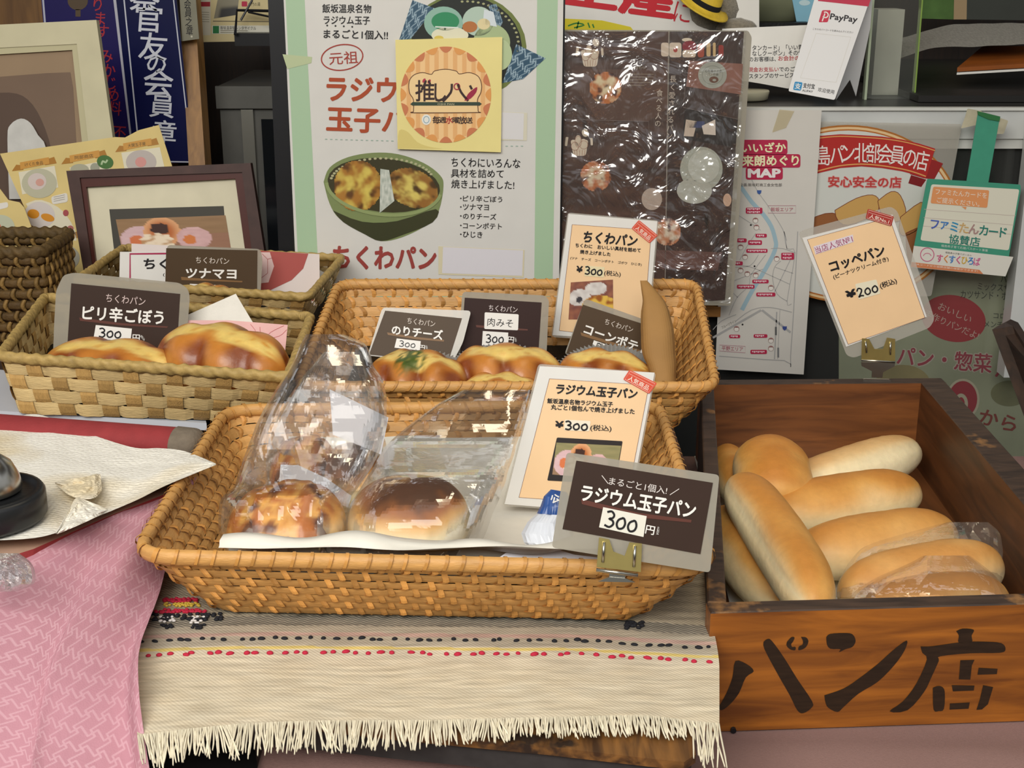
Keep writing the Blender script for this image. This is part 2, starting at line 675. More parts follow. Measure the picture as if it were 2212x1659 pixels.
# ================================================================ setting
mb = MB()
mb.prism([Vector(q) for q in ((-1.6, .55, 0), (1.0, .55, 0), (1.0, 1.47, 0), (.20, 1.47, 0), (.20, 1.86, 0), (-1.6, 1.86, 0))], (0, 0, -.03), pmat('mauve_tablecloth', '#8f7068', 0.9, var=0.10, scale=350, stretch=(1, 6, 1), bump=0.5, bscale=600))
table = mb.build('display_counter')
tag(table, 'display counter under the mauve cloth at the bottom of the stall', 'counter')
mb = MB()
mb.box((-3, 2.95, -1.2), (3, 3.0, 1.6), wood('dark_wall_wood', '#1a100a', '#2c1c10', stretch=(10, 10, 1)))
struct(mb.build('wall_back'))
mb = MB(); mb.box((-3, -1.5, -1.22), (3, 3.0, -1.2), pmat('concrete_floor', '#6b6660', 0.8, var=0.1, scale=5)); struct(mb.build('floor'))
mb = MB(); mb.box((-3, 0.9, 1.95), (3, 3.0, 2.0), pmat('ceiling_board', '#5a4a3a', 0.8)); struct(mb.build('ceiling'))
mb = MB(); mb.box((-1.65, 2.62, -1.2), (-0.66, 2.66, 1.6), wood('honey_wall_boards', '#5e3f1e', '#8a6231', stretch=(10, 10, 1), scale=5))
struct(mb.build('wall_left'))
mb = MB(); mb.box((-1.5, 0.62, -1.19), (.95, 1.46, -0.031), wood('counter_base_wood', '#3a2616', '#56381e'))
tag(mb.build('low_cabinet'), 'wooden cabinet carrying the display counter', 'cabinet')


# ================================================================ wooden bread box
def quadbox(name, parent, a, b, z0, z1, th, mat, topmat, inward):
    """upright board from a to b (x,y), thickness th to the 'inward' side"""
    a = Vector((a[0], a[1], 0)); b = Vector((b[0], b[1], 0))
    d = (b - a).normalized(); n = Vector((-d.y, d.x, 0)) * (th * inward)
    m = MB()
    p = [a, b, b + n, a + n]
    lo = [Vector((q.x, q.y, z0)) for q in p]; hi = [Vector((q.x, q.y, z1 - 0.0008)) for q in p]
    e = 0.0012
    nn = n.normalized() * e
    hi2 = [Vector((a.x, a.y, z1)) + nn + d * e, Vector((b.x, b.y, z1)) + nn - d * e,
           Vector((b.x, b.y, z1)) + n - nn - d * e, Vector((a.x, a.y, z1)) + n - nn + d * e]
    vs = lo + hi + hi2
    m.add(vs, [[3, 2, 1, 0]] + [[i, (i + 1) % 4, 4 + (i + 1) % 4, 4 + i] for i in range(4)], mat)
    m.add(hi + hi2, [[i, (i + 1) % 4, 4 + (i + 1) % 4, 4 + i] for i in range(4)] + [[4, 5, 6, 7]], topmat)
    return m


BZ = 0.102
bFL, bFR, bBR, bBL = (0.145, 0.882), (0.470, 0.902), (0.487, 1.452), (0.211, 1.445)
box = thing('bread_box', 'open wooden bread box with painted black lettering, holding plain long rolls', 'wooden box', ((bFL[0] + bFR[0]) / 2, 1.15, 0))
fm = quadbox('front_panel', box, bFL, bFR, 0.0025, BZ, 0.017, M_boxwood, M_boxdark, 1)
bfront = fm.build('front_panel', box)
quadbox('back_panel', box, bBR, bBL, 0.0025, BZ, 0.017, M_boxin, M_boxdark, 1).build('back_panel', box)
quadbox('side', box, (bFR[0], bFR[1] + 0.0175), (bBR[0], bBR[1] - 0.0175), 0.0025, BZ, 0.028, M_boxinr, M_boxdark, 1).build('side_panel', box)
quadbox('side', box, (bBL[0], bBL[1] - 0.0175), (bFL[0], bFL[1] + 0.0175), 0.0025, BZ, 0.014, M_boxoutl, M_boxdark, 1).build('side_panel', box)
m = MB()
m.prism([Vector((bFL[0] + .012, bFL[1] + .018, .006)), Vector((bFR[0] - .026, bFR[1] + .018, .006)),
         Vector((bBR[0] - .026, bBR[1] - .018, .006)), Vector((bBL[0] + .012, bBL[1] - .018, .006))], (0, 0, -.0034), M_boxinr)
m.build('bottom_board', box)
# painted lettering, brushed on the front board (a plane through the front face)
S = Sheet(0, 0, 1)
S.p0 = Vector((bFL[0], bFL[1], 0)); dd = Vector((bFR[0] - bFL[0], bFR[1] - bFL[1], 0)).normalized()
S.n = Vector((dd.y, -dd.x, 0))
S.mb = MB()
INKB = pmat('worn_black_brush_paint', '#2a1c10', 0.5, var=0.35, scale=45, stretch=(1, 8, 8))


def c8(pts):
    return [(1500 + x / 3.107, 1180 + y / 3.107) for x, y in pts]


for pts in (
    [(160, 1085), (215, 985), (255, 880), (275, 770), (350, 790), (398, 838), (345, 880), (300, 985), (240, 1060), (185, 1100)],
    [(465, 640), (490, 622), (520, 635), (600, 745), (690, 890), (790, 1040), (785, 1085), (730, 1120), (690, 1100), (640, 1000), (560, 860), (470, 690)],
    [(622, 640), (650, 610), (672, 612), (662, 640), (650, 655), (655, 675), (678, 675), (675, 698), (640, 690), (618, 665)],
    [(715, 608), (750, 612), (765, 640), (745, 680), (700, 698), (702, 672), (725, 660), (728, 635)],
    [(885, 610), (910, 588), (1000, 582), (1060, 590), (1082, 635), (1060, 675), (1015, 690), (970, 710), (980, 690), (915, 688), (890, 660)],
    [(872, 1000), (1000, 955), (1100, 890), (1230, 790), (1330, 700), (1425, 632), (1410, 700), (1340, 800), (1230, 910), (1100, 990), (1000, 1080), (960, 1112), (900, 1085), (880, 1050)],
    [(1757, 570), (1800, 552), (1875, 560), (1860, 600), (1860, 645), (1775, 648), (1775, 600)],
    [(1518, 672), (1600, 670), (1800, 642), (1950, 640), (2060, 650), (2088, 690), (2050, 715), (1850, 718), (1650, 738), (1640, 770), (1590, 880), (1540, 980), (1430, 1100), (1310, 1108), (1400, 1040), (1490, 920), (1560, 760), (1530, 715)],
    [(1785, 765), (1880, 762), (1862, 800), (1852, 895), (1775, 893)],
    [(1908, 815), (2035, 822), (2030, 858), (1900, 862)],
    [(1600, 950), (1630, 938), (1660, 942), (1680, 975), (1675, 1090), (1640, 1106), (1605, 1095)],
    [(1727, 932), (1880, 935), (1875, 968), (1735, 974)],
    [(1938, 932), (2005, 945), (1970, 1060), (1930, 1095), (1893, 1098), (1915, 1030)],
    [(1715, 1055), (1848, 1048), (1840, 1090), (1712, 1096)]):
    q = smooth2(c8(pts) + [c8(pts)[0]], 3)[:-1] if len(pts) > 6 else c8(pts)
    S.poly(q, INKB, 2)
S.mb.build('painted_lettering', box)
m = MB(); m.tube([at_z(1583, 1573, 0.004) + Vector((0, .004, 0)), at_z(1583, 1573, .004) + Vector((0, -.004, 0))], .0022, M_black, 8)
m.build('nail_head', box)

# ================================================================ board and runner under the front basket
M_board = wood('worn_board', '#3c2512', '#8a5d2c', scale=10, stretch=(10, 1.0, 10), rough=0.5, wear='#2a1d14')
board = thing('serving_board', 'worn brown wooden board below the fringed runner, dark chipped front edge', 'board', (-0.05, 1.0, 0))
bp = [at_z(330, 1530, .08), at_z(858, 1582, .08), at_z(1180, 1613, .08), at_z(1400, 1638, .08)]
zt = .08
c0 = at_z(1478, 1646, zt); c1 = at_z(1503, 1630, zt); c2 = at_z(1499, 1600, zt)
outl = [at_z(300, 1520, zt), bp[1], bp[2], bp[3], c0, c1, c2, Vector((.112, .93, zt)), Vector((.112, 1.26, zt)), Vector((-.27, 1.26, zt)), Vector((-.29, .80, zt))]
outl = [Vector((p.x, p.y, zt)) for p in outl]
m = MB(); m.prism(outl, (0, 0, -.006), M_board)
m.build('board_top', board)
M_edge = pmat('dark_painted_edge', '#33302f', 0.6, var=0.3, scale=60, bump=.3)
low = [Vector((p.x + (-.05 - p.x) * .012, p.y + (1.0 - p.y) * .012, zt - .006)) for p in outl]
m = MB(); m.prism(low, (0, 0, -.016), M_edge); m.build('board_edge', board)
for x0 in (-.29, .05):
    m = MB(); m.box((x0, .93, 0.0005), (x0 + .04, 1.24, .058), M_edge); m.build('batten', board)

# woven runner -----------------------------------------------------
ZR = 0.0825


def runz(x, y):
    z = ZR + 0.0012 * sin(x * 31 + y * 9) * sstep(.95, .85, y) + 0.0008 * fbm(x * 40, y * 14)
    ye = .775 - .17 * (x + .05)
    ye = max(.70, ye)
    if y < ye:
        z -= 0.0
    return z


def runp(px, py, lift=0.0):
    p = at_z(px, py, ZR)
    for _ in range(3):
        p = at_z(px, py, runz(p.x, p.y) + lift)
    return p


def rl(py):
    return 272 + 26 * sstep(1280, 1640, py)


def rrgt(py):
    t = sstep(1240, 1450, py)
    return 1522 + 32 * t


def rbot(u):
    return 1592 - 40 * sin(pi * min(1, u * 1.35) * .62) + 14 * sstep(.85, 1, u) - 6 * sin(u * 9)


def runner_mat():
    m_ = bpy.data.materials.new('handwoven_cotton')
    m_.use_nodes = True
    t = m_.node_tree; b = t.nodes['Principled BSDF']
    b.inputs['Roughness'].default_value = .9; b.inputs['Specular IOR Level'].default_value = .1
    at = t.nodes.new('ShaderNodeAttribute'); at.attribute_name = 'col'
    tcn = t.nodes.new('ShaderNodeTexCoord')
    mp = t.nodes.new('ShaderNodeMapping'); mp.inputs['Scale'].default_value = (25, 240, 1)
    n = t.nodes.new('ShaderNodeTexNoise'); n.inputs['Scale'].default_value = 1; n.inputs['Detail'].default_value = 4
    r = t.nodes.new('ShaderNodeMapRange'); r.inputs['From Min'].default_value = .3; r.inputs['From Max'].default_value = .7
    r.inputs['To Min'].default_value = .74; r.inputs['To Max'].default_value = 1.14
    wv = t.nodes.new('ShaderNodeTexWave'); wv.inputs['Scale'].default_value = 190; wv.bands_direction = 'DIAGONAL'
    mx = t.nodes.new('ShaderNodeMix'); mx.data_type = 'RGBA'; mx.blend_type = 'MULTIPLY'; mx.inputs[0].default_value = 1
    bpn = t.nodes.new('ShaderNodeBump'); bpn.inputs['Strength'].default_value = .22; bpn.inputs['Distance'].default_value = .001
    ad = t.nodes.new('ShaderNodeMath'); ad.operation = 'ADD'
    t.links.new(tcn.outputs['Object'], mp.inputs[0]); t.links.new(mp.outputs[0], n.inputs['Vector'])
    t.links.new(tcn.outputs['Object'], wv.inputs['Vector'])
    t.links.new(n.outputs['Fac'], r.inputs['Value'])
    t.links.new(at.outputs['Color'], mx.inputs[6]); t.links.new(r.outputs[0], mx.inputs[7])
    t.links.new(mx.outputs[2], b.inputs['Base Color'])
    t.links.new(n.outputs['Fac'], ad.inputs[0]); t.links.new(wv.outputs['Fac'], ad.inputs[1])
    t.links.new(ad.outputs[0], bpn.inputs['Height']); t.links.new(bpn.outputs[0], b.inputs['Normal'])
    return m_


M_run = runner_mat()
runner = thing('table_runner', 'cream handwoven runner with black and red knots and a fringed end', 'cloth', (-.06, .95, ZR))
CREAM = lin('#cfc3aa'); GREY = lin('#7d7468'); PINKY = lin('#b89a8c'); YEL = lin('#d6bf72'); DARKS = lin('#4a4744')
rows = []; cols = []
NU, NV = 150, 150


def wav(u):
    return 5 * sin(u * 2 * pi - 2.2) - 12 * sin(pi * min(1, max(0, (u - .05) / .95))) * (1 if u < .8 else .8) + 14 * sstep(.75, 1, u)


for j in range(NV + 1):
    v = j / NV
    rr_, cc_ = [], []
    for i in range(NU + 1):
        u = i / NU
        py = 1235 + (rbot(u) - 1235) * v
        px = rl(py) + (rrgt(py) - rl(py)) * u
        p = runp(px, py)
        rr_.append(p)
        y = py - wav(u)         # straightened row in the weave
        c = CREAM
        if y < 1404:
            c = mixc(GREY, CREAM, .25 + .25 * (((j * 7 + i * 3) % 5) / 5))
            if y > 1362:
                c = mixc(CREAM, GREY, .5)
            if 1376 < y < 1384:
                c = PINKY
            if 1340 < y < 1361:
                c = mixc(DARKS, CREAM, .05 + .5 * ((i + j) % 2))
            if y < 1340:
                c = mixc(lin('#b3a58c'), DARKS, .55 * ((i + j) % 2) * (1 if (int(y / 9) % 2) else .5))
        if 1406 < y < 1412:
            c = YEL
        k = .5 + .5 * fbm(px * .012, py * .05, 3)
        c = mixc(c, lin('#b39a72'), .35 * k * sstep(1415, 1450, y))
        cc_.append(c)
    rows.append(rr_); cols.append(cc_)
m = MB(); m.grid(rows, M_run, c=cols)
m.build('woven_cloth', runner, smooth=True)


def knots(name, mat, y0, n, seed, size):
    rnd = random.Random(seed)
    m = MB()
    for i in range(n):
        u = .015 + .98 * (i + .5 + rnd.uniform(-.3, .3)) / n
        py = y0 + wav(u) + rnd.uniform(-2, 2)
        px = rl(py) + (rrgt(py) - rl(py)) * u
        c = runp(px, py, .0006)
        a, b = size * rnd.uniform(.75, 1.35), size * rnd.uniform(.6, .8)
        w = rnd.uniform(-.4, .4)
        rows = []
        for j in range(6):
            th = pi * j / 5
            rows.append([c + Vector((a * cos(w) * sin(th) * cos(f) - b * sin(w) * sin(th) * sin(f), a * sin(w) * sin(th) * cos(f) + b * cos(w) * sin(th) * sin(f), b * .8 * cos(th)))
                         for f in [2 * pi * k / 8 for k in range(8)]])
        m.grid(rows, mat, closed_u=True)
    return m.build(name, runner, smooth=True)


o = knots('black_knots', pmat('black_yarn', '#16161c', .8), 1389, 48, 1, .0023)
o['label'] = 'row of black yarn knots'
o = knots('red_knots', pmat('red_yarn', '#b01c38', .8), 1407 + 12, 46, 2, .0025)
o['label'] = 'row of red yarn knots'
# embroidered motif peeping out at the left corner of the basket
m = MB(); rnd = random.Random(5)


def nub(m, px, py, mat, r):
    c = runp(px, py, .001)
    rows = []
    for j in range(5):
        th = pi * j / 4
        rows.append([c + Vector((r * 1.3 * sin(th) * cos(f), r * sin(th) * sin(f), r * .8 * cos(th))) for f in [2 * pi * k / 7 for k in range(7)]])
    m.grid(rows, mat, closed_u=True)


RY, GY, BK, WH = pmat('red_yarn', '#b01c38'), pmat('gold_thread', '#c7a63c', .5), pmat('black_yarn', '#16161c'), pmat('white_yarn', '#cfc9c4', .8)
for i in range(60):
    nub(m, 300 + rnd.random() * 180, 1325 + rnd.random() * 14, BK, .0016)
for i in range(45):
    x_ = 335 + rnd.random() * 110
    nub(m, x_, 1316 + rnd.random() * 8, RY, .0014)
    nub(m, 355 + rnd.random() * 70, 1292 + rnd.random() * 8, RY, .0014)
    nub(m, 355 + rnd.random() * 75, 1302 + rnd.random() * 8, GY, .0011)
for cx_ in (361, 428):
    for i in range(14):
        nub(m, cx_ + rnd.uniform(-16, 16), 1338 + rnd.uniform(-8, 8), WH, .0012)
    for i in range(14):
        nub(m, cx_ + rnd.uniform(-14, 14), 1353 + rnd.uniform(-4, 4), BK, .0012)
m.build('embroidery', runner, smooth=True)
m = MB()
for i in range(24):
    nub(m, 1352 + rnd.random() * 38, 1343 + rnd.random() * 14, BK, .0016)
o = m.build('embroidery', runner, smooth=True)
# fringe
M_fr = pmat('cream_fringe_cotton', '#e2d8bf', .9, attr='tint')
m = MB(); rnd = random.Random(11)
for i in range(430):
    u = (i + rnd.random()) / 430
    py = rbot(u) - 3
    px = rl(py) + (rrgt(py) - rl(py)) * u
    L = (66 - 24 * sstep(.3, .75, u)) * rnd.uniform(.75, 1.1)
    L *= 1 + .22 * noise.noise(Vector((u * 14, 1, 0)))
    lean = .55 * noise.noise(Vector((u * 30, 5, 0))) + rnd.uniform(-.2, .2) + .45 * sstep(.55, .95, u) * rnd.random()
    if u > .955:
        L = rnd.uniform(70, 105); lean = (.985 - u) * 1.2 + rnd.uniform(-.1, .3)
    pts = []
    ph = rnd.uniform(0, 6)
    for k in range(5):
        t = k / 4
        x_ = px + lean * L * t + 3 * sin(t * 3 + ph) * t
        y_ = py + L * t
        pts.append(runp(x_, y_, .0012 + .002 * sin(pi * t) * rnd.random()))
    g = rnd.uniform(.78, 1.08)
    m.tube(pts, [.0006, .00065, .0006, .0006, .0004], M_fr, 5, c=(g, g, g * .98), cap=False)
fr = m.build('fringe', runner, smooth=True)
fr['kind'] = 'stuff'


# ================================================================ baskets
def rpath(corners, r, nside, narc):
    """closed rounded path through 4 corner points, same sampling for any corners"""
    out = []
    for i in range(4):
        a, b, c = corners[i - 1], corners[i], corners[(i + 1) % 4]
        d1 = (a - b).normalized(); d2 = (c - b).normalized()
        p1 = b + d1 * r; p2 = b + d2 * r
        for j in range(narc):
            t = j / narc
            out.append(p1 * (1 - t) ** 2 + b * 2 * t * (1 - t) + p2 * t * t)
        nx = corners[(i + 1) % 4]
        q2 = nx + (b - nx).normalized() * r
        ns = nside[i]
        for j in range(ns):
            out.append(p2 + (q2 - p2) * (j / ns))
    return out


def basket(name, label, cat, rim, base, style, group=None):
    """rim/base: FL, FR, BR, BL points"""
    rim = [Vector(p) for p in rim]; base = [Vector(p) for p in base]
    ctr = sum(base, Vector()) / 4
    root = thing(name, label, cat, ctr, group)
    st = style
    step = st['stake']
    SB = st.get('sub', 1)
    lens = [(rim[(i + 1) % 4] - rim[i]).length for i in range(4)]
    ns = [max(2, int(L / step)) * 2 * SB for L in lens]
    rp = rpath(rim, st['rr'], ns, 8)
    bpth = rpath(base, st['rr'] * .8, ns, 8)
    N = len(rp)
    if N % 4:
        pass
    rnd = random.Random(st.get('seed', 1))

    def nrm(i):
        t = rp[(i + 1) % N] - rp[i - 1]
        n = t.cross((rp[i % N] - bpth[i % N]))
        n.normalize()
        return n
    NR = [nrm(i) for i in range(N)]
    flip = 1 if (rp[0] - ctr).dot(NR[0]) > 0 else -1
    NR = [n * flip for n in NR]

    def Sf(f, v):
        i = int(f) % N; t = f - int(f)
        a = rp[i] * (1 - t) + rp[(i + 1) % N] * t
        b = bpth[i] * (1 - t) + bpth[(i + 1) % N] * t
        n = NR[i] * (1 - t) + NR[(i + 1) % N] * t
        bow = st.get('bow', 0) * sin(pi * v)
        return b * (1 - v) + a * v + n * bow, n
    R = st['rows']
    wall = MB()
    h = 1.0 / R
    stakes = N // (2 * SB)

    def flat(x):
        return max(-1, min(1, x * st.get('flatw', 1.0)))
    # strands lying along the wall
    for j in range(R):
        v0 = (j + .5) * h
        seg = []
        cc = []
        g0 = rnd.uniform(.88, 1.1)
        hh = h * st['rw'] * .5
        for i in range(N):
            w = flat(cos(pi * (i / (2 * SB) + j))) * st['amp_row']
            # one strand is spliced from shorter pieces: its tone drifts
            g = g0 * (1 + st.get('drift', .10) * noise.noise(Vector((i * .06, j * 3.1, st.get('seed', 1)))))
            p, n = Sf(i, v0)
            up = (rp[i] - bpth[i])
            th = st['th_row']
            jj = .15 * hh * noise.noise(Vector((i * .25, j * 9.0, 4.0)))
            seg.append([p + n * (w + th) + up * (jj + hh * .35), p + n * w + up * (hh + jj), p + n * (w - th) + up * jj, p + n * w + up * (jj - hh), p + n * (w + th) + up * (jj - hh * .35)])
            cc.append([(g, g * .99, g * .96)] * 5)
        wall.grid(seg, st['mrow'], closed_u=True, closed_v=True, c=cc)
    # upright stakes weaving over and under
    K = 4
    for s_ in range(stakes):
        g = rnd.uniform(*st.get('tv', (.72, 1.12)))
        f0 = s_ * 2 * SB + rnd.uniform(-.25, .25) * SB
        sl = st.get('slant', 0) * (1 + rnd.uniform(-.3, .3))
        L = []
        for k in range(R * K + 1):
            v = k / (R * K)
            ph = v * R
            n_off = flat(cos(pi * (ph - .5) + pi * s_)) * st['amp_st'] * st.get('ssgn', 1)
            f = (f0 + sl * (v - .5) + st.get('zig', 0) * sin(pi * ph + pi * s_)) % N
            p, n = Sf(f, v)
            p2, _ = Sf((f + .5) % N, v)
            tdir = (p2 - p).normalized()
            w = st['sw'] * .5
            th = st['th_st']
            c_ = p + n * n_off
            L.append([c_ + n * th, c_ + tdir * w, c_ - n * th, c_ - tdir * w])
        wall.grid(L, st['mst'], closed_u=True, c=[[(g, g * .98, g * .92)] * 4 for _ in L])
    wall.build('woven_wall', root, smooth=st.get('smooth', False))
    # rim
    rm = MB()
    r0 = st['rim']
    rimp = [p + Vector((0, 0, r0 * .5)) for p in rp]
    if st['rimstyle'] == 'wrap':
        rm.tube(rimp, r0, st['mrow'], 8, closed=True, c=(.95, .93, .88), flat=1.25)
        nw = st['wraps']
        for q in range(nw):
            f = (q + rnd.uniform(-.2, .2)) / nw * N
            g = rnd.uniform(.85, 1.25)
            rows = []
            wd = st['wrapw']
            for k in range(11):
                a = 2 * pi * k / 10
                row = []
                for e in (-1, 1):
                    ff = (f + (e * wd + st['wraplean'] * sin(a)) / step * 2 * SB) % N
                    i = int(ff) % N; t = ff - int(ff)
                    c_ = rimp[i] * (1 - t) + rimp[(i + 1) % N] * t
                    n = NR[i]; 
                    tt = (rp[(i + 1) % N] - rp[i - 1]).normalized(); up = n.cross(tt)
                    up = up if up.z > 0 else -up
                    row.append(c_ + n * (r0 + .0009) * cos(a) + up * (r0 * 1.25 + .0009) * sin(a))
                rows.append(row)
            rm.grid(rows, st['mst'], c=[[(g, g, g * .92)] * 2 for _ in rows])
    else:
        n = 14
        rows = []; cc = []
        tot = 0
        QF = 4
        fine = [rimp[i // QF] * (1 - (i % QF) / QF) + rimp[(i // QF + 1) % N] * ((i % QF) / QF) for i in range(N * QF)]
        for i in range(N * QF):
            tt = (rp[(i // QF + 1) % N] - rp[i // QF - 1]).normalized(); nn = NR[i // QF]; up = nn.cross(tt)
            up = up if up.z > 0 else -up
            tot += (fine[i] - fine[i - 1]).length
            row = []; crow = []
            for k in range(n):
                a = 2 * pi * k / n
                rd = 1 + st.get('twist', .16) * cos(2 * a + tot * 430) + .22 * noise.noise(Vector((tot * 140, k * .8, 2)))
                g = .68 + .55 * (rd - .7)
                row.append(fine[i] + (nn * cos(a) * .8 + up * sin(a)) * r0 * rd)
                crow.append((g, g, g * .9))
            rows.append(row); cc.append(crow)
        rm.grid(rows, st['mrim'], closed_u=True, closed_v=True, c=cc)
    rm.build('rim', root, smooth=True)
    bm_ = MB()
    bm_.prism([p - Vector((0, 0, 0.0)) for p in bpth], (0, 0, .002), st['mst'])
    bm_.build('base', root)
    return root


RAT = dict(stake=.0118, rows=7, rw=.95, th_row=.0004, amp_row=0, sw=.0046, th_st=.0006, amp_st=.0025, slant=1.8, zig=.45, tv=(.62, 1.34), rr=.03, bow=.002, drift=.16,
           mrow=M_rattan, mst=M_rattand, rim=.0050, rimstyle='wrap', wraps=105, wrapw=.0014, wraplean=.003, seed=3)
frontb = basket('rattan_basket', 'nearest rattan basket on the fringed runner, holding two bagged egg buns', 'basket',
                [(-.272, .884, .1435), (.141, .862, .1435), (.141, 1.225, .1435), (-.272, 1.210, .1435)],
                [(-.230, .917, .0855), (.098, .903, .0855), (.102, 1.180, .0855), (-.232, 1.170, .0855)], RAT, 'brown rattan baskets')
RAT2 = dict(RAT); RAT2.update(seed=8, rows=6, wraps=110, rr=.02, wraplean=.006)
rearb = basket('rattan_basket', 'rattan basket behind the nearest one, below the big green-edged poster', 'basket',
               [(-.218, 1.287, .142), (.205, 1.285, .142), (.212, 1.508, .195), (-.200, 1.508, .195)],
               [(-.19, 1.315, .083), (.162, 1.312, .083), (.185, 1.488, .128), (-.175, 1.488, .128)], RAT2, 'brown rattan baskets')
CHIP = dict(stake=.027, rows=4, rw=.97, th_row=.0003, amp_row=.0010, sw=.0165, th_st=.0003, amp_st=.0009, slant=0, rr=.012, bow=.001, ssgn=-1, twist=.07, sub=4, flatw=2.2, drift=.22,
            mrow=M_chip, mst=M_chipd, mrim=M_chiprim, rim=.0062, rimstyle='rope', seed=4)
zA = .173
bA = basket('chip_basket', 'pale chip-wood basket at left holding two glossy twisted breads', 'basket',
            [at_z(0, 778, zA), at_z(622, 822, zA), at_z(672, 690, zA), at_z(98, 648, zA)],
            [at_z(42, 893, .116), at_z(592, 912, .116), at_z(640, 770, .116), at_z(110, 745, .116)], CHIP, 'pale chip-wood baskets')
CHIP2 = dict(CHIP); CHIP2.update(seed=14)
zB = .172
bB = basket('chip_basket', 'pale chip-wood basket farther back below the brown picture frame', 'basket',
            [at_z(163, 614, zB), at_z(666, 648, zB), at_z(740, 562, zB), at_z(268, 540, zB)],
            [at_z(185, 690, .116), at_z(640, 722, .116), at_z(715, 625, .116), at_z(278, 600, .116)], CHIP2, 'pale chip-wood baskets')
# plain stands hidden below the rear baskets
M_stand = wood('stand_wood', '#22160e', '#3a2616')
m = MB(); m.box((-.17, 1.325, .0005), (.155, 1.50, .0815), M_stand)
tag(m.build('wooden_stand'), 'dark wooden stand beneath the rear rattan basket', 'stand')

# ================================================================ breads
def loaf(name, label, cat, A, B, w, h, fn, mat=None, group=None, ns=44, na=40, pw=2.6, bend=0.0, parent=None, up=(0, 0, 1)):
    """long or round bread from tip A to tip B, width w, height h; fn(s,a)->(radial factor, colour)"""
    A = Vector(A); B = Vector(B)
    ax = B - A; L = ax.length / 2; t = ax.normalized(); c = (A + B) / 2
    upv = Vector(up); side = t.cross(upv).normalized(); u = side.cross(t)
    rows = []; cols = []
    for i in range(ns + 1):
        s = -cos(pi * i / ns)
        pr = max(0.0, 1 - abs(s) ** pw) ** (1 / 2.1)
        row = []; crow = []
        for j in range(na):
            a = 2 * pi * j / na
            k, col = fn(s, a)
            ca, sa = cos(a), sin(a)
            if sa < 0:
                sa *= .78
            p = c + t * (L * s) + side * (w / 2 * pr * ca * k + bend * (s * s - .4)) + u * (h / 2 * pr * sa * k)
            row.append(p); crow.append(col)
        rows.append(row); cols.append(crow)
    m = MB(); m.grid(rows, mat or M_bun, closed_u=True, c=cols)
    zmin = min(p.z for r in rows for p in r)
    o = m.build(name, parent, smooth=True, origin=None if parent else Vector((c.x, c.y, zmin)))
    if label:
        tag(o, label, cat, group)
    return o


PALE, GOLD, BRWN, DKB = lin('#ecd8a8'), lin('#d49c50'), lin('#b3742f'), lin('#6f3d17')


def coppe(seed, brown=1.0, crease=0, turn=0.0, pale_side=0.0):
    def fn(s, a):
        q = noise.noise(Vector((s * 2.2 + seed * 7, cos(a) * 1.4, sin(a) * 1.4)))
        top = sin(a - turn)
        b = sstep(-.25, .85, top + .3 * q)
        edge = sstep(.75, 1.0, abs(s))
        col = mixc(PALE, GOLD, b * 1.05 * brown)
        col = mixc(col, lin('#b8742c'), .75 * brown * sstep(.45, 1.15, top + .45 * q - .5 * edge))
        k = 1 + .03 * q + .012 * noise.noise(Vector((s * 9 + seed, cos(a) * 4, sin(a) * 4)))
        if crease:
            d = abs(((a - turn - (pi - .35 if crease < 0 else .35) + pi) % (2 * pi)) - pi)
            wob = .12 * noise.noise(Vector((s * 5, seed, 0)))
            f = math.exp(-((d - abs(wob)) / .12) ** 2) * (1 - edge)
            k -= .07 * f
            pl = math.exp(-((d + .15) / .42) ** 2)
            col = mixc(col, lin('#efdfb4'), pl * .9)
            k += .012 * noise.noise(Vector((s * 16, a * 8, seed))) * pl
        if pale_side:
            col = mixc(col, lin('#ead9b0'), pale_side * sstep(.75, -.1, top))
            k += .012 * pale_side * noise.noise(Vector((s * 14, a * 7, seed)))
        return k, col
    return fn


G = 'plain long rolls in the wooden box'
loaf('bread_roll', 'roll end-on at the back left of the wooden box, rounded brown end', 'bread', at_z(1658, 968, .068), at_z(1680, 1090, .052), .079, .062, coppe(1, 1.15), group=G, pw=3)
loaf('bread_roll', 'palest roll at the back right of the wooden box, pale wrinkled side showing', 'bread', at_z(1700, 1064, .032), at_z(1984, 972, .046), .062, .056, coppe(2, .55, 1, .45, 1.0), group=G, bend=-.006, pw=3.2)
loaf('bread_roll', 'smooth golden roll lying across the middle of the wooden box under the end-on roll', 'bread', at_z(1640, 1124, .036), at_z(1984, 1062, .044), .066, .062, coppe(3, 1.0, 0, .1), group=G, pw=3.4)
loaf('bread_roll', 'golden roll just behind the plastic-bagged rolls in the wooden box', 'bread', at_z(1712, 1210, .036), at_z(2062, 1152, .042), .066, .062, coppe(4, .9, 0, 0), group=G, pw=3.2)
loaf('bread_roll', 'roll laid diagonally on top with a pale crease along its left side', 'bread', at_z(1596, 1046, .084), at_z(1776, 1325, .072), .052, .058, coppe(5, .95, 1, .1), group=G, pw=4.2, bend=.004)
loaf('bread_roll', 'roll at the front left of the wooden box below the diagonal roll', 'bread', at_z(1552, 1120, .04), at_z(1692, 1305, .040), .062, .062, coppe(6, 1.1, 0, .2), group=G, pw=3)
loaf('bread_roll', 'roll half hidden behind the brown price card at the left of the wooden box', 'bread', at_z(1566, 984, .036), at_z(1596, 1070, .036), .044, .05, coppe(7, 1.0), group=G, pw=2.8)
M_rollbag = film('roll_bag_film', (0.995, 0.985, 0.97), veil=0.05, veil_col=(0.9, 0.82, 0.72), gloss=0.30, rough=0.07, bump=.12, bscale=40, dist=.004, gmin=.02)
loaf('bread_roll', 'split roll in a clear bag at the right of the wooden box, farther bagged one', 'bread', at_z(1815, 1292, .040), at_z(2160, 1222, .046), .060, .066, coppe(8, .8, 1, -.3), group=G, pw=3.2)
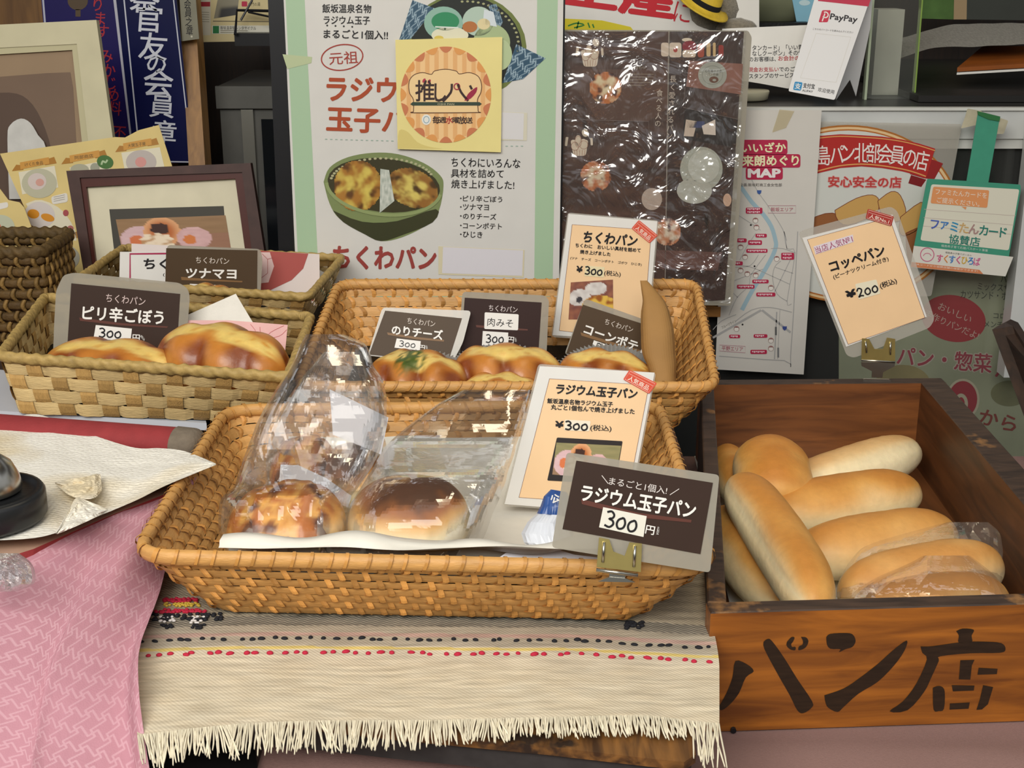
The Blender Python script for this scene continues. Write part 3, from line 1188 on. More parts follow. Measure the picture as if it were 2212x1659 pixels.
loaf('bread_roll', 'roll in a clear bag at the front of the wooden box, touching the front board', 'bread', at_z(1858, 1338, .034), at_z(2176, 1300, .034), .056, .064, coppe(9, .9), group=G, pw=3)


# liner paper in the wooden box
m = MB()
q = [at_z(1500, 985, .008), at_z(1780, 975, .008), at_z(1960, 1085, .008), at_z(2080, 1240, .008), at_z(1900, 1420, .008), at_z(1500, 1420, .008)]
q = [Vector((max(p.x, .19), max(p.y, .905), p.z)) for p in q]
m.prism(q, (0, 0, -.0012), M_white)
tag(m.build('liner_paper'), 'white paper lining the floor of the wooden bread box', 'paper')


# ---- twisted glazed breads
def twist(seed, green=False):
    def fn(s, a):
        top = sin(a); lat = cos(a)
        q = noise.noise(Vector((s * 2.5 + seed * 5, lat * 1.5, top * 1.5)))
        # folded lobes down both flanks
        ph = s * 4.6 + (0.8 if lat > 0 else 2.2) + seed + .7 * top
        lob = abs(sin(ph))
        fl = sstep(.15, .6, abs(lat))
        k = 1 + .05 * q + fl * (.20 * lob - .15)
        core = sstep(.40, .20, abs(lat + .12 * sin(s * 5 + seed)) + .22 * q) * sstep(.0, .3, top) * sstep(.93, .72, abs(s - .06))
        k -= .05 * core - .03 * core * noise.noise(Vector((s * 9, lat * 9, seed)))
        br = mixc(lin('#c07c34'), lin('#803f14'), sstep(.2, .9, (1 - lob) * fl + .4 * q + .25))
        br = mixc(br, lin('#d59a4e'), .5 * sstep(.45, .0, top) * (1 - fl))
        cr = mixc(lin('#e0c06c'), lin('#c98c36'), sstep(.1, .6, noise.noise(Vector((s * 6 + seed, lat * 6, 3)))))
        col = mixc(br, cr, core)
        col = mixc(col, lin('#e0b873'), sstep(-.1, -.6, top))
        if green:
            gq = noise.noise(Vector((s * 16, lat * 14, 9)))
            gg = sstep(.36, .2, sqrt((s + .08) ** 2 + (lat * .55 - .06) ** 2) + .10 * gq) * (1 if top > .2 else 0)
            g2 = sstep(-.15, .15, noise.noise(Vector((s * 30, lat * 28, 4))) + (.4 - 1.2 * abs(s + .08)))
            col = mixc(col, mixc(lin('#33451a'), lin('#5c6b2c'), .5 + .5 * gq), gg * g2)
            k += .02 * gg * gq
        return k, col
    return fn


GC = 'glossy twisted breads with creamy middles'
K = 'bread'


def tw(label, x0, y0, x1, y1, d0, d1, w, h, seed, green=False, **kw):
    return loaf('twisted_bread', label, K, at_d(x0, y0, d0), at_d(x1, y1, d1), w, h, twist(seed, green), M_bungloss, GC, ns=56, na=56, pw=2.5, up=(0, -.2, .98), **kw)


tw('twisted bread in the pale basket below the leftmost dark price card', 96, 788, 392, 812, 1.385, 1.365, .082, .062, 1.0)
tw('twisted bread at the right of the pale basket, plump end raised beside the pink slip', 352, 757, 618, 812, 1.40, 1.345, .088, .078, 2.3)
tw('barely visible twisted bread in the farther pale basket behind its rim', 392, 655, 500, 670, 1.69, 1.66, .07, .055, 3.1)
tw('twisted bread topped with green seaweed flakes in the rear rattan basket', 796, 813, 1008, 836, 1.42, 1.40, .080, .064, 4.2, True)
tw('twisted bread in a foil cup at the middle of the rear rattan basket', 980, 797, 1216, 812, 1.425, 1.43, .074, .058, 5.4)
tw('twisted bread beside the brown paper bag in the rear rattan basket', 1206, 803, 1410, 826, 1.425, 1.41, .070, .056, 6.3)
tw('low twisted bread right at the front rim of the rear rattan basket', 990, 854, 1175, 862, 1.385, 1.385, .058, .05, 7.5)
M_foil = pmat('foil_cup', '#d6d4ce', .28, metal=.55)


def foilcup(label, x0, y0, x1, y1, d0, d1, w, drop):
    A, B = at_d(x0, y0, d0), at_d(x1, y1, d1)
    t = (B - A); L = t.length / 2; t.normalize(); sd = t.cross(Vector((0, -.4, .92))).normalized(); u = sd.cross(t); c = (A + B) / 2
    rows = []
    n = 140
    for e, (r, z) in enumerate(((.80, -drop), (1.0, -.2 * drop), (1.10, .22 * drop))):
        rows.append([c + t * (L * r * (1 + .035 * (1 if j % 2 else -1)) * cos(2 * pi * j / n)) + sd * (w / 2 * r * (1 + .05 * (1 if j % 2 else -1)) * sin(2 * pi * j / n)) + u * (z + .001 * noise.noise(Vector((j, e, 1)))) for j in range(n)])
    m = MB(); m.grid(rows, M_foil, closed_u=True)
    return tag(m.build('foil_cup'), label, 'baking cup', 'fluted foil cups')


foilcup('fluted foil cup round the seaweed-topped bread', 800, 819, 1012, 842, 1.42, 1.40, .088, .028)
foilcup('fluted foil cup round the middle bread of the rear rattan basket', 982, 806, 1214, 822, 1.425, 1.43, .086, .024)
foilcup('fluted foil cup round the bread beside the brown paper bag', 1214, 808, 1412, 820, 1.43, 1.42, .086, .026)


# ---- two buns in the nearest basket
def bun1(s, a):
    top = sin(a); lat = cos(a)
    x, y = s, lat * sqrt(max(0, 1 - s * s))
    q = noise.noise(Vector((x * 2.4, y * 2.4, 1.3))); q2 = noise.noise(Vector((x * 6, y * 6, 5 + top)))
    k = 1 + .10 * q + .05 * q2 + .03 * noise.noise(Vector((x * 13, y * 13, 2)))
    c = mixc(lin('#dfa34c'), lin('#b4651c'), sstep(-.25, .35, q2 + .5 * q + .15 * top))
    c = mixc(c, lin('#5e2d10'), sstep(.22, .5, noise.noise(Vector((x * 3.4 + 3, y * 3.4, 7))) + .12 * top))
    c = mixc(c, lin('#e9c98a'), sstep(.0, -.55, top + .3 * q2))
    return k, c


def bun2(s, a):
    top = sin(a); lat = cos(a)
    x, y = s, lat * sqrt(max(0, 1 - s * s))
    r = sqrt(max(0, x * x + y * y))
    q = noise.noise(Vector((x * 1.8, y * 1.8, 4.3))); q2 = noise.noise(Vector((x * 7, y * 7, 2)))
    k = 1 + .03 * q + .012 * q2 + .05 * sstep(.5, 0, r) * (q2)
    hz = top * sqrt(max(0, 1 - s * s))
    c = mixc(lin('#efe0b8'), lin('#d9a45a'), sstep(.22, .50, hz + .10 * q))
    c = mixc(c, lin('#9a5a22'), sstep(.44, .66, hz + .12 * q))
    c = mixc(c, lin('#5b3316'), sstep(.62, .88, hz + .22 * q + .12 * q2))
    hole = sstep(.5, .15, sqrt((x + .30) ** 2 + (y + .25) ** 2)) * sstep(-.2, .3, q2)
    c = mixc(c, lin('#d09a4c'), hole * .9)
    return k, c


FB = (0, -.30, .95)
FB = (0, -.18, .98)
b1 = loaf('egg_bun', 'lumpy cheese-browned bun in a clear bag at the left of the nearest basket', 'bread', at_d(494, 1138, 1.055), at_d(746, 1140, 1.05), .092, .064, bun1, M_bungloss, 'bagged egg buns', pw=2.2, ns=60, na=64, up=FB)
b2 = loaf('egg_bun', 'smooth egg bun with a scorched brown top and pale sides in the nearest basket', 'bread', at_d(752, 1128, 1.055), at_d(1016, 1134, 1.055), .096, .074, bun2, M_bun, 'bagged egg buns', pw=2.4, ns=60, na=64, up=(0, -.05, 1))
b3 = loaf('egg_bun', 'pale egg bun half hidden behind the two front buns of the nearest basket', 'bread', at_d(690, 1040, 1.19), at_d(830, 1030, 1.19), .08, .06, bun2, M_bun, 'bagged egg buns', pw=2.2, up=FB)
b4 = loaf('egg_bun', 'dark brown bun at the back left of the nearest basket behind the lumpy bun', 'bread', at_d(585, 1010, 1.19), at_d(726, 1020, 1.19), .08, .056, bun1, M_bungloss, 'bagged egg buns', pw=2.2, up=FB)
# clear fluted cup below bun 2
M_cup = film('clear_cup', (.97, .97, .95), veil=.14, gloss=.35, rough=.1, bump=0)
c = at_d(884, 1150, 1.055)
rows = []
n = 120
for r, z in ((.036, -.022), (.047, .004)):
    rows.append([c + Vector((r * 1.04 * (1 + .03 * (1 if j % 2 else -1)) * cos(2 * pi * j / n), r * .98 * (1 + .03 * (1 if j % 2 else -1)) * sin(2 * pi * j / n), z)) for j in range(n)])
m = MB(); m.grid(rows, M_cup, closed_u=True)
tag(m.build('baking_cup'), 'clear fluted cup under the scorched bun in the nearest basket', 'baking cup')


def ridge(x, y, z):
    v = 0
    amp = 1.0
    f = 1.0
    for _ in range(2):
        v += amp * (1 - 2 * abs(noise.noise(Vector((x * f, y * f, z + f)))))
        amp *= .5; f *= 2.1
    return v


def bag(name, label, rows, mat, seed, crump=.006, nu=34, sub=5, group=None, cat='bag', fx=3.0, open_top=False):
    """two-layer clear bag; rows of (y, xleft, xright, distance, half thickness)"""
    R = [(*q[:4], max(q[4], .001)) for q in smooth2(rows, sub)]
    fr, bk = [], []
    for i, (y, xl, xr, d, b) in enumerate(R):
        a1, a2 = [], []
        for j in range(nu + 1):
            u = j / nu
            e = max(0, 1 - abs(2 * u - 1) ** 2.6) ** .5
            px = xl + (xr - xl) * u
            n1 = ridge(px * .011 * fx / 3, y * .006 * fx / 3, seed) * crump * (.3 + .7 * e)
            n2 = ridge(px * .010 * fx / 3, y * .007 * fx / 3, seed + 9) * crump * (.3 + .7 * e)
            dx = 3 * noise.noise(Vector((u * 3, y * .03, seed))) * (1 - e)
            a1.append(at_d(px + dx, y, d - b * e - n1))
            a2.append(at_d(px + dx, y, d + b * e + n2))
        fr.append(a1); bk.append(a2)
    m = MB()
    m.grid(fr, mat)
    m.grid(bk, mat)
    # bottom seam
    m.grid([fr[-1], bk[-1]], mat)
    return tag(m.build(name, smooth=False), label, cat, group)


bag('bread_bag', 'clear plastic bag gathered up around the lumpy bun in the nearest basket',
    [(722, 660, 742, 1.115, .004), (745, 650, 790, 1.11, .014), (790, 628, 808, 1.10, .02), (834, 600, 830, 1.09, .026), (904, 560, 836, 1.085, .03), (980, 530, 818, 1.08, .036),
     (1047, 506, 778, 1.058, .054), (1080, 478, 756, 1.052, .062), (1140, 472, 752, 1.050, .066), (1204, 492, 742, 1.045, .050)], M_bag, 1.0, .008, 46, 8, 'clear bread bags', fx=2.0)
bag('bread_bag', 'clear plastic bag around the scorched bun, leaning back to the right',
    [(842, 1000, 1148, 1.185, .004), (870, 950, 1142, 1.18, .010), (910, 895, 1131, 1.165, .014), (960, 838, 1116, 1.14, .018), (1020, 800, 1098, 1.075, .048), (1060, 775, 1085, 1.06, .062),
     (1110, 748, 1064, 1.053, .070), (1160, 745, 1046, 1.05, .070), (1208, 765, 1012, 1.045, .054)], M_bag, 5.0, .005, 46, 8, 'clear bread bags', fx=1.6)
bag('bread_bag', 'clear plastic bag standing behind the two front buns in the nearest basket',
    [(760, 700, 780, 1.215, .006), (820, 650, 800, 1.21, .014), (900, 600, 815, 1.205, .02), (980, 575, 838, 1.20, .034), (1060, 580, 838, 1.19, .042)], M_bag, 8.0, .008, 30, 6, 'clear bread bags', fx=2.0)
bag('roll_bag', 'clear plastic bag around the split roll, its loose end at right', 
    [(1128, 2045, 2135, 1.235, .004), (1150, 1960, 2158, 1.22, .012), (1180, 1870, 2165, 1.20, .028), (1215, 1835, 2166, 1.185, .036), (1255, 1812, 2164, 1.16, .038), (1290, 1805, 2150, 1.14, .034)], M_rollbag, 12.0, .004, 30, 5, 'clear bags around two rolls')
bag('roll_bag', 'clear plastic bag around the roll touching the front board, gathered at top',
    [(1200, 1995, 2095, 1.13, .008), (1218, 1960, 2120, 1.125, .02), (1245, 1900, 2150, 1.11, .030), (1275, 1850, 2172, 1.095, .035), (1300, 1830, 2180, 1.085, .034), (1320, 1830, 2176, 1.075, .03)], M_rollbag, 15.0, .005, 30, 5, 'clear bags around two rolls')

# paper lining of the nearest basket, front lip turned up
rows = []
for i in range(91):
    u = i / 90
    x = -.212 + .292 * u
    lipz = .149 - .006 * sstep(.45, .6, u) * sstep(.95, .8, u) + .0025 * sin(u * 23)
    x2 = x
    row = []
    for (y, z) in ((.8865 + .001 * sin(u * 11), .1515), (.890 + .002 * sin(u * 11), lipz + .003), (.892, lipz + .006), (.905, lipz + .005), (.913, lipz - .002), (.920, lipz - .02), (.935, .097), (.96, .0900), (1.05, .0895), (1.13, .090), (1.165, .094), (1.178, .104), (1.196, .124)):
        row.append(Vector((x2, y + .002 * sin(u * 17 + z * 60), z + .001 * noise.noise(Vector((u * 9, y * 30, 0))))))
    rows.append(row)
m = MB(); m.grid(rows, pmat('greaseproof_paper', '#d8d3c6', .5, var=.04, scale=60, bump=.15, bscale=150))
tag(m.build('basket_liner', smooth=True), 'white paper lining the nearest basket, its front edge curling over the rim', 'paper')


def slip(name, label, pts, d, lean, yaw, mat, cat='paper', th=.0004, r=0, group=None, extra=None):
    xs = sum(p[0] for p in pts) / len(pts); ys = sum(p[1] for p in pts) / len(pts)
    S = Sheet(xs, ys, d, lean, yaw)
    S.slab(rr(pts, r) if r else pts, mat, th)
    if extra:
        extra(S)
    return tag(S.build(name), label, cat, group)


M_slip = pmat('cool_white_slip', '#cfcdd2', .5)
slip('paper_slip', 'white paper slip tilted behind the gathered plastic bag', [(712, 841), (771, 869), (839, 902), (823, 982), (795, 970), (719, 939)], 1.165, 12, 0, M_slip)
slip('paper_slip', 'long white paper slip lying just behind the lumpy bun', [(606, 1004), (645, 1005), (705, 1033), (759, 1071), (752, 1096), (670, 1066), (602, 1056)], 1.125, 35, 0, M_slip)

# kraft paper bag in the rear basket
M_kraft = pmat('brown_kraft_paper', '#9c7440', .75, var=.08, scale=25, bump=.3, bscale=60)
bag('paper_bag', 'brown kraft paper bag standing at the right end of the rear rattan basket',
    [(606, 1383, 1397, 1.43, .001), (625, 1386, 1415, 1.425, .004), (660, 1386, 1441, 1.42, .010), (710, 1384, 1455, 1.415, .014), (765, 1388, 1459, 1.41, .016), (800, 1400, 1461, 1.405, .016), (860, 1410, 1462, 1.395, .014)], M_kraft, 21, .002, 14, 4, cat='paper bag', fx=1.5)

# ================================================================ left foreground
# stand, trays
m = MB()
q = [at_z(60, 915, .098), at_z(590, 930, .098), at_z(640, 800, .098), at_z(100, 770, .098)]
m.prism([Vector((p.x, p.y + .012, .097)) for p in q], (0, 0, -.0965), M_stand)
tag(m.build('wooden_stand'), 'dark wooden crate carrying the pale chip-wood basket at left', 'stand')
m = MB()
q = [at_z(176, 700, .116), at_z(640, 730, .116), at_z(712, 628, .116), at_z(285, 605, .116)]
m.prism([Vector((p.x, p.y, .1155)) for p in q], (0, 0, -.115), M_stand)
tag(m.build('wooden_stand'), 'dark wooden crate carrying the farther pale chip-wood basket', 'stand')
M_tray = pmat('bluish_white_plastic', '#c3c6cc', .3)
for k, (z, dx) in enumerate(((.1065, 0), (.098, .012))):
    m = MB()
    q = [at_z(-60, 884, z + .008), at_z(446 - 30 * k, 914, z + .008), at_z(430, 850, z + .008), at_z(-60, 800, z + .008)]
    m.prism([Vector((p.x, p.y + dx, z + .008)) for p in q], (0, 0, -.0078), M_tray)
    tag(m.build('plastic_tray'), ('upper' if k == 0 else 'lower') + ' of two thin bluish-white trays under the pale left basket', 'tray', 'thin trays under the left basket')

# padded red mat on a covered box
M_red = pmat('red_cotton', '#8c2f30', .8, var=.12, scale=60, bump=.2, bscale=400)
M_tan = pmat('tan_cotton', '#b88a5a', .8, var=.1, scale=60)
ZT = .140
poly = [at_z(x, y, ZT) for x, y in [(-70, 990), (150, 975), (330, 978), (425, 985), (408, 1035), (388, 1056), (230, 1118), (70, 1188), (-70, 1232)]]
m = MB()
cxy = sum(poly, Vector()) / len(poly)
rings = []
for sc_, z in ((.97, ZT - .02), (1.0, ZT - .016), (1.0, ZT - .005), (.985, ZT)):
    rings.append([Vector((cxy.x + (p.x - cxy.x) * sc_, cxy.y + (p.y - cxy.y) * sc_, z)) for p in poly])
m.grid(rings, M_red, closed_u=True)
m.add(rings[-1], [list(range(len(poly)))], pmat('beige_cotton', '#a98a74', .8, var=.1, scale=50))
tag(m.build('padded_mat', smooth=False), 'padded mat edged in red under the paper towel at left', 'mat')
m = MB()
m.prism([Vector((cxy.x - .03 + (p.x - cxy.x) * .72, cxy.y + (p.y - cxy.y) * .8, ZT - .0215)) for p in poly], (0, 0, -(ZT - .022)), M_stand)
tag(m.build('wooden_stand'), 'box hidden below the red padded mat and pink cloth', 'stand')
# rolled red cloth behind it
a = at_z(-40, 925, .142); b = at_z(395, 958, .142)
n = 30
rows = []; 
rollm = MB()
path = [a * (1 - i / n) + b * (i / n) for i in range(n + 1)]
t = (b - a).normalized(); sd = t.cross(Vector((0, 0, 1))); 
for i, p in enumerate(path):
    rows.append([p + (sd * cos(2 * pi * j / 20) * .018 + Vector((0, 0, 1)) * sin(2 * pi * j / 20) * .014) for j in range(20)])
rollm.grid(rows, M_red, closed_u=True)
roll = thing('rolled_mat', 'rolled red cloth mat with a grey end below the pale left basket', 'mat', (a + b) / 2 - Vector((0, 0, .014)))
rollm.build('red_roll', roll, smooth=True)
m = MB(); rows = []
for i in range(7):
    e = i / 6
    rows.append([b + t * (.004 + .016 * e) + (sd * cos(2 * pi * j / 20) * .0185 + Vector((0, 0, 1)) * sin(2 * pi * j / 20) * .0145) * sqrt(max(0, 1 - e ** 3)) for j in range(20)])
rows.insert(0, [b - t * .006 + (sd * cos(2 * pi * j / 20) * .0188 + Vector((0, 0, 1)) * sin(2 * pi * j / 20) * .0148) for j in range(20)])
m.grid(rows, pmat('grey_brown_felt', '#6f6354', .9, var=.15, scale=150, bump=.4, bscale=300), closed_u=True)
m.build('grey_end', roll, smooth=True)
m = MB(); rows = []
for i, p in enumerate(path[8:]):
    rows.append([p + (sd * cos(aa) * .0186 + Vector((0, 0, 1)) * sin(aa) * .0146) for aa in [radians(-70 + 60 * j / 6) for j in range(7)]])
m.grid(rows, M_tan); m.build('tan_stripe', roll, smooth=True)


def curve_px(pts, u):
    n = len(pts) - 1
    s_ = smooth2(pts, 6)
    f = u * (len(s_) - 1); i = min(int(f), len(s_) - 2); t_ = f - i
    return tuple(s_[i][k] * (1 - t_) + s_[i + 1][k] * t_ for k in range(len(s_[0])))


def dotmat():
    m_ = bpy.data.materials.new('embossed_paper_towel'); m_.use_nodes = True
    t_ = m_.node_tree; b_ = t_.nodes['Principled BSDF']
    b_.inputs['Roughness'].default_value = .85
    b_.inputs['Subsurface Weight'].default_value = .1; b_.inputs['Subsurface Radius'].default_value = (.004, .004, .003)
    tcn = t_.nodes.new('ShaderNodeTexCoord')
    vo = t_.nodes.new('ShaderNodeTexVoronoi'); vo.inputs['Scale'].default_value = 260; vo.inputs['Randomness'].default_value = .35
    nz_ = t_.nodes.new('ShaderNodeTexNoise'); nz_.inputs['Scale'].default_value = 9; nz_.inputs['Detail'].default_value = 2
    rp = t_.nodes.new('ShaderNodeValToRGB')
    rp.color_ramp.elements[0].position = .52; rp.color_ramp.elements[0].color = (*lin('#e4dfd2'), 1)
    rp.color_ramp.elements[1].position = .72; rp.color_ramp.elements[1].color = (*lin('#cdb98e'), 1)
    bp_ = t_.nodes.new('ShaderNodeBump'); bp_.inputs['Strength'].default_value = .8; bp_.inputs['Distance'].default_value = .0015; bp_.invert = True
    t_.links.new(tcn.outputs['Object'], vo.inputs['Vector']); t_.links.new(tcn.outputs['Object'], nz_.inputs['Vector'])
    t_.links.new(nz_.outputs['Fac'], rp.inputs[0]); t_.links.new(rp.outputs[0], b_.inputs['Base Color'])
    t_.links.new(vo.outputs['Distance'], bp_.inputs['Height']); t_.links.new(bp_.outputs[0], b_.inputs['Normal'])
    return m_


M_towel = dotmat()


def towel(name, label, top, bot, z0, lift, seed, parent=None):
    rows = []
    for j in range(31):
        v = j / 30
        row = []
        for i in range(61):
            u = i / 60
            a_, b_ = curve_px(top, u), curve_px(bot, u)
            px = a_[0] * (1 - v) + b_[0] * v; py = a_[1] * (1 - v) + b_[1] * v
            z = z0 + lift(u, v) + .0032 * noise.noise(Vector((u * 4, v * 3, seed))) + .0010 * noise.noise(Vector((u * 14, v * 9, seed)))
            row.append(at_z(px, py, z))
        rows.append(row)
    m = MB(); m.grid(rows, M_towel)
    o = m.build(name, parent, smooth=True)
    if parent is None:
        tag(o, label, 'paper towel')
    return o


tw_ = towel('paper_towel', 'dimpled paper towel with tea-coloured stains spread beside the nearest basket',
            [(-70, 975), (58, 895), (170, 930), (285, 966), (345, 968), (400, 975), (466, 1001)], [(-70, 1170), (75, 1162), (150, 1140), (230, 1108), (300, 1078), (360, 1048), (467, 1004)], .149,
            lambda u, v: .004 * sstep(.5, 1, u) + .002 * sin(u * 9) * v, 1)
fl = towel('folded_flap', '', [(120, 1152), (150, 1100), (165, 1075), (190, 1082), (232, 1100)], [(124, 1154), (150, 1143), (180, 1130), (205, 1118), (234, 1102)], .155, lambda u, v: .004 * sin(pi * u), 3, tw_)
fl2 = towel('folded_flap', '', [(118, 1042), (150, 1035), (185, 1030), (205, 1024), (217, 1024)], [(120, 1046), (150, 1070), (180, 1078), (205, 1075), (220, 1060)], .155, lambda u, v: .003 * sin(pi * u), 4, tw_)

# counter bell
bc = at_z(-24, 1122, .152)
bell = thing('counter_bell', 'black round counter bell with a metal dome at the left edge', 'bell', bc)


def lathe(prof, mat, name, parent, c, n=40, smooth=True):
    m = MB()
    m.grid([[c + Vector((r * cos(2 * pi * j / n), r * sin(2 * pi * j / n), z)) for j in range(n)] for r, z in prof], mat, closed_u=True)
    return m.build(name, parent, smooth=smooth)


lathe([(.001, .001), (.041, .001), (.043, .004), (.043, .020), (.041, .023), (.037, .0235), (.036, .0215), (.022, .022), (.019, .028), (.001, .030)], pmat('black_bell_base', '#1b1c1d', .35), 'bell_base', bell, bc)
lathe([(.0265, .024), (.027, .026), (.0255, .034), (.021, .044), (.013, .051), (.004, .0535), (.001, .054)], pmat('brushed_chrome', '#b9b6ae', .25, metal=1), 'bell_dome', bell, bc)
lathe([(.004, .053), (.0045, .057), (.003, .060), (.0005, .061)], M_steel, 'push_button', bell, bc, 16)

# ---- pink patterned cloth
net = [
    [(-80, 1236, .975), (90, 1180, 1.005), (230, 1120, 1.05), (330, 1076, 1.09), (425, 1030, 1.13)],
    [(-80, 1300, .945), (80, 1265, .965), (190, 1230, 1.00), (290, 1180, 1.03), (375, 1150, 1.09)],
    [(-80, 1380, .915), (60, 1360, .925), (170, 1330, .955), (265, 1290, .985), (345, 1278, 1.02)],
    [(-80, 1480, .885), (40, 1470, .885), (140, 1450, .912), (230, 1420, .925), (304, 1392, .935)],
    [(-80, 1580, .860), (40, 1580, .858), (130, 1570, .882), (220, 1545, .880), (301, 1500, .884)],
    [(-80, 1690, .835), (40, 1690, .833), (130, 1690, .850), (225, 1690, .845), (326, 1690, .846)],
    [(-80, 1860, .80), (40, 1860, .80), (140, 1860, .812), (240, 1860, .81), (335, 1860, .81)]]
net = [[at_d(*q) for q in r] for r in net]


def cr(p0, p1, p2, p3, t_):
    return 0.5 * ((2 * p1) + (p2 - p0) * t_ + (2 * p0 - 5 * p1 + 4 * p2 - p3) * t_ * t_ + (3 * p1 - p0 - 3 * p2 + p3) * t_ ** 3)


def netp(u, v):
    def row(r, u):
        n_ = len(r) - 1; f = min(u * n_, n_ - 1e-6); i = int(f)
        return cr(r[max(0, i - 1)], r[i], r[i + 1], r[min(n_, i + 2)], f - i)
    n_ = len(net) - 1; f = min(v * n_, n_ - 1e-6); i = int(f)
    return cr(row(net[max(0, i - 1)], u), row(net[i], u), row(net[i + 1], u), row(net[min(n_, i + 2)], u), f - i)


# lattice of linked key-frets, drawn as line segments on a tile grid
SEGS = []
for a_ in range(-20, 44):
    for b_ in range(-44, 44):
        x0_, y0_ = 4 * a_ - 6 * b_, 6 * a_ + 4 * b_
        for (p, q) in (((-2, 0), (2, 0)), ((0, -2), (0, 2)), ((2, 0), (2, 4)), ((-2, 0), (-2, -4)), ((0, 2), (-4, 2)), ((0, -2), (4, -2))):
            SEGS.append((x0_ + p[0], y0_ + p[1], x0_ + q[0], y0_ + q[1]))
PNK = pmat('pink_cotton', '#b4808a', .85, attr='tint', bump=.2, bscale=900)
NX, NY = 440, 560
bits = {}
SC = 3.3
import collections
gridl = collections.defaultdict(list)
for sg in SEGS:
    for gx in range(int(min(sg[0], sg[2]) // 4) - 1, int(max(sg[0], sg[2]) // 4) + 2):
        for gy in range(int(min(sg[1], sg[3]) // 4) - 1, int(max(sg[1], sg[3]) // 4) + 2):
            gridl[(gx, gy)].append(sg)


def fret(x, y):
    best = 9
    for (ax_, ay_, bx_, by_) in gridl.get((int(x // 4), int(y // 4)), ()):
        dx = max(min(ax_, bx_) - x, 0, x - max(ax_, bx_)); dy = max(min(ay_, by_) - y, 0, y - max(ay_, by_))
        best = min(best, dx * dx + dy * dy)
    return sqrt(best)


rows = []; cols = []
for j in range(NY + 1):
    v = j / NY
    r_, c_ = [], []
    for i in range(NX + 1):
        u = i / NX
        p = netp(u, v)
        # hanging folds
        f = .014 * sin(u * 10.0 + 2.2 * v + 1.2) * sstep(.05, .5, v) * sstep(1.0, .8, u) + .0012 * fbm(u * 6, v * 5, 2)
        f += .005 * math.exp(-((u - .62 + .25 * v) / .05) ** 2) * sstep(.05, .25, v)
        p = p + Vector((-.3, -.9, .3)) * f
        X, Y = u * 104, v * 168
        X2, Y2 = X * cos(.35) - Y * sin(.35) + 30, X * sin(.35) + Y * cos(.35)
        fd = fret(X2 * 1.0, Y2 * 1.0)
        fade = .75 + .25 * noise.noise(Vector((u * 4, v * 4, 1)))
        c_.append(mixc((1, 1, 1), (1.24, 1.5, 1.42), sstep(.55, .28, fd) * fade))
        r_.append(p)
    rows.append(r_); cols.append(c_)
m = MB(); m.grid(rows, PNK, c=cols)
tag(m.build('pink_cloth', smooth=True), 'pink cotton cloth with a pale key-fret pattern hanging at lower left', 'cloth')
bag('plastic_wrapper', 'crumpled clear wrapper poking out under the bell at the left edge',
    [(1195, -40, 40, .955, .004), (1215, -40, 68, .945, .012), (1240, -40, 76, .935, .014), (1262, -40, 72, .928, .010), (1278, -40, 30, .924, .003)], film('stiff_clear_wrapper', (.97, .97, .97), veil=.16, gloss=.45, rough=.08, bump=.6, bscale=70), 31, .006, 16, 4, cat='wrapper', fx=6)
# black sheet added to fill the black gap under the runner at lower left
m = MB()
rows = []
for j in range(5):
    rows.append([at_z(x, 1600 + j * 40, .035 + .004 * sin(x * .02) - .004 * j) for x in (280, 360, 440, 520, 548 + 6 * j)])
m.grid(rows, M_matblack)
tag(m.build('black_sheet', smooth=True), 'black sheet filling the gap below the fringe at bottom left', 'cloth')
# mauve cloth folds in front
m = MB(); rows = []
Mmauve = pmat('mauve_drape', '#8f7068', .9, var=.10, scale=350, stretch=(1, 6, 1), bump=.5, bscale=600)
for j in range(25):
    y = .90 - .25 * j / 24
    r_ = []
    for i in range(121):
        x = -.20 + .79 * i / 120
        z = .003 + .012 * max(0, noise.noise(Vector((x * 7 + 2 * y, y * 5, 1.5)))) + .004 * noise.noise(Vector((x * 16, y * 9, 4)))
        z = max(.0015, z) if y < .875 or x < .14 else .0012
        if x > .13:
            z = min(z, .0012 + max(0, (.875 - y) * .25))
        rise = sstep(.735, .80, y) * sstep(.12, .08, x) * sstep(-.185, -.165, x)
        z = max(z, (.053 + .002 * noise.noise(Vector((x * 20, y * 20, 7)))) * rise)
        r_.append(Vector((x, y, z)))
    rows.append(r_)
m.grid(rows, Mmauve)
tag(m.build('mauve_cloth', smooth=True), 'mauve woven cloth rumpled over the counter in front of the wooden box', 'cloth')

# ================================================================ printed things
I = ink
BLK, WHT = I('#1c1a1c'), I('#e6e2da')


def crop(ox, oy, k):
    return lambda pts: [(ox + x / k, oy + y / k) for x, y in pts]


g2 = crop(580, 0, 3.456); g3 = crop(1180, 0, 3.456); g4 = crop(1572, 0, 3.456)
g5 = crop(0, 440, 3.456); g6 = crop(580, 440, 3.456); g7 = crop(1140, 440, 3.456); g8 = crop(1572, 440, 3.456)
h3 = crop(1000, 760, 2.861)


def bread_fn(cx, cy, rx, ry, seed, dark='#5a2c14', mid='#b86a2c', pale='#e6cf9a'):
    def fn(u, v):
        x, y = (u - cx) / rx, (v - cy) / ry
        r = sqrt(x * x + y * y)
        if r > 1:
            return None
        q = noise.noise(Vector((u * 5 + seed, v * 5, seed)))
        q2 = noise.noise(Vector((u * 4.5 + seed * 2, v * 4.5, 3)))
        q3 = noise.noise(Vector((u * 14, v * 14, seed)))
        c = mixc(lin(pale), lin(mid), sstep(-.45, .4, q + .7 * (r - .45) + .25 * q3))
        c = mixc(c, lin(dark), sstep(.1, .6, q2 + .3 * q + .25 * q3 + .25 * sstep(.7, 1, r)))
        return c
    return fn


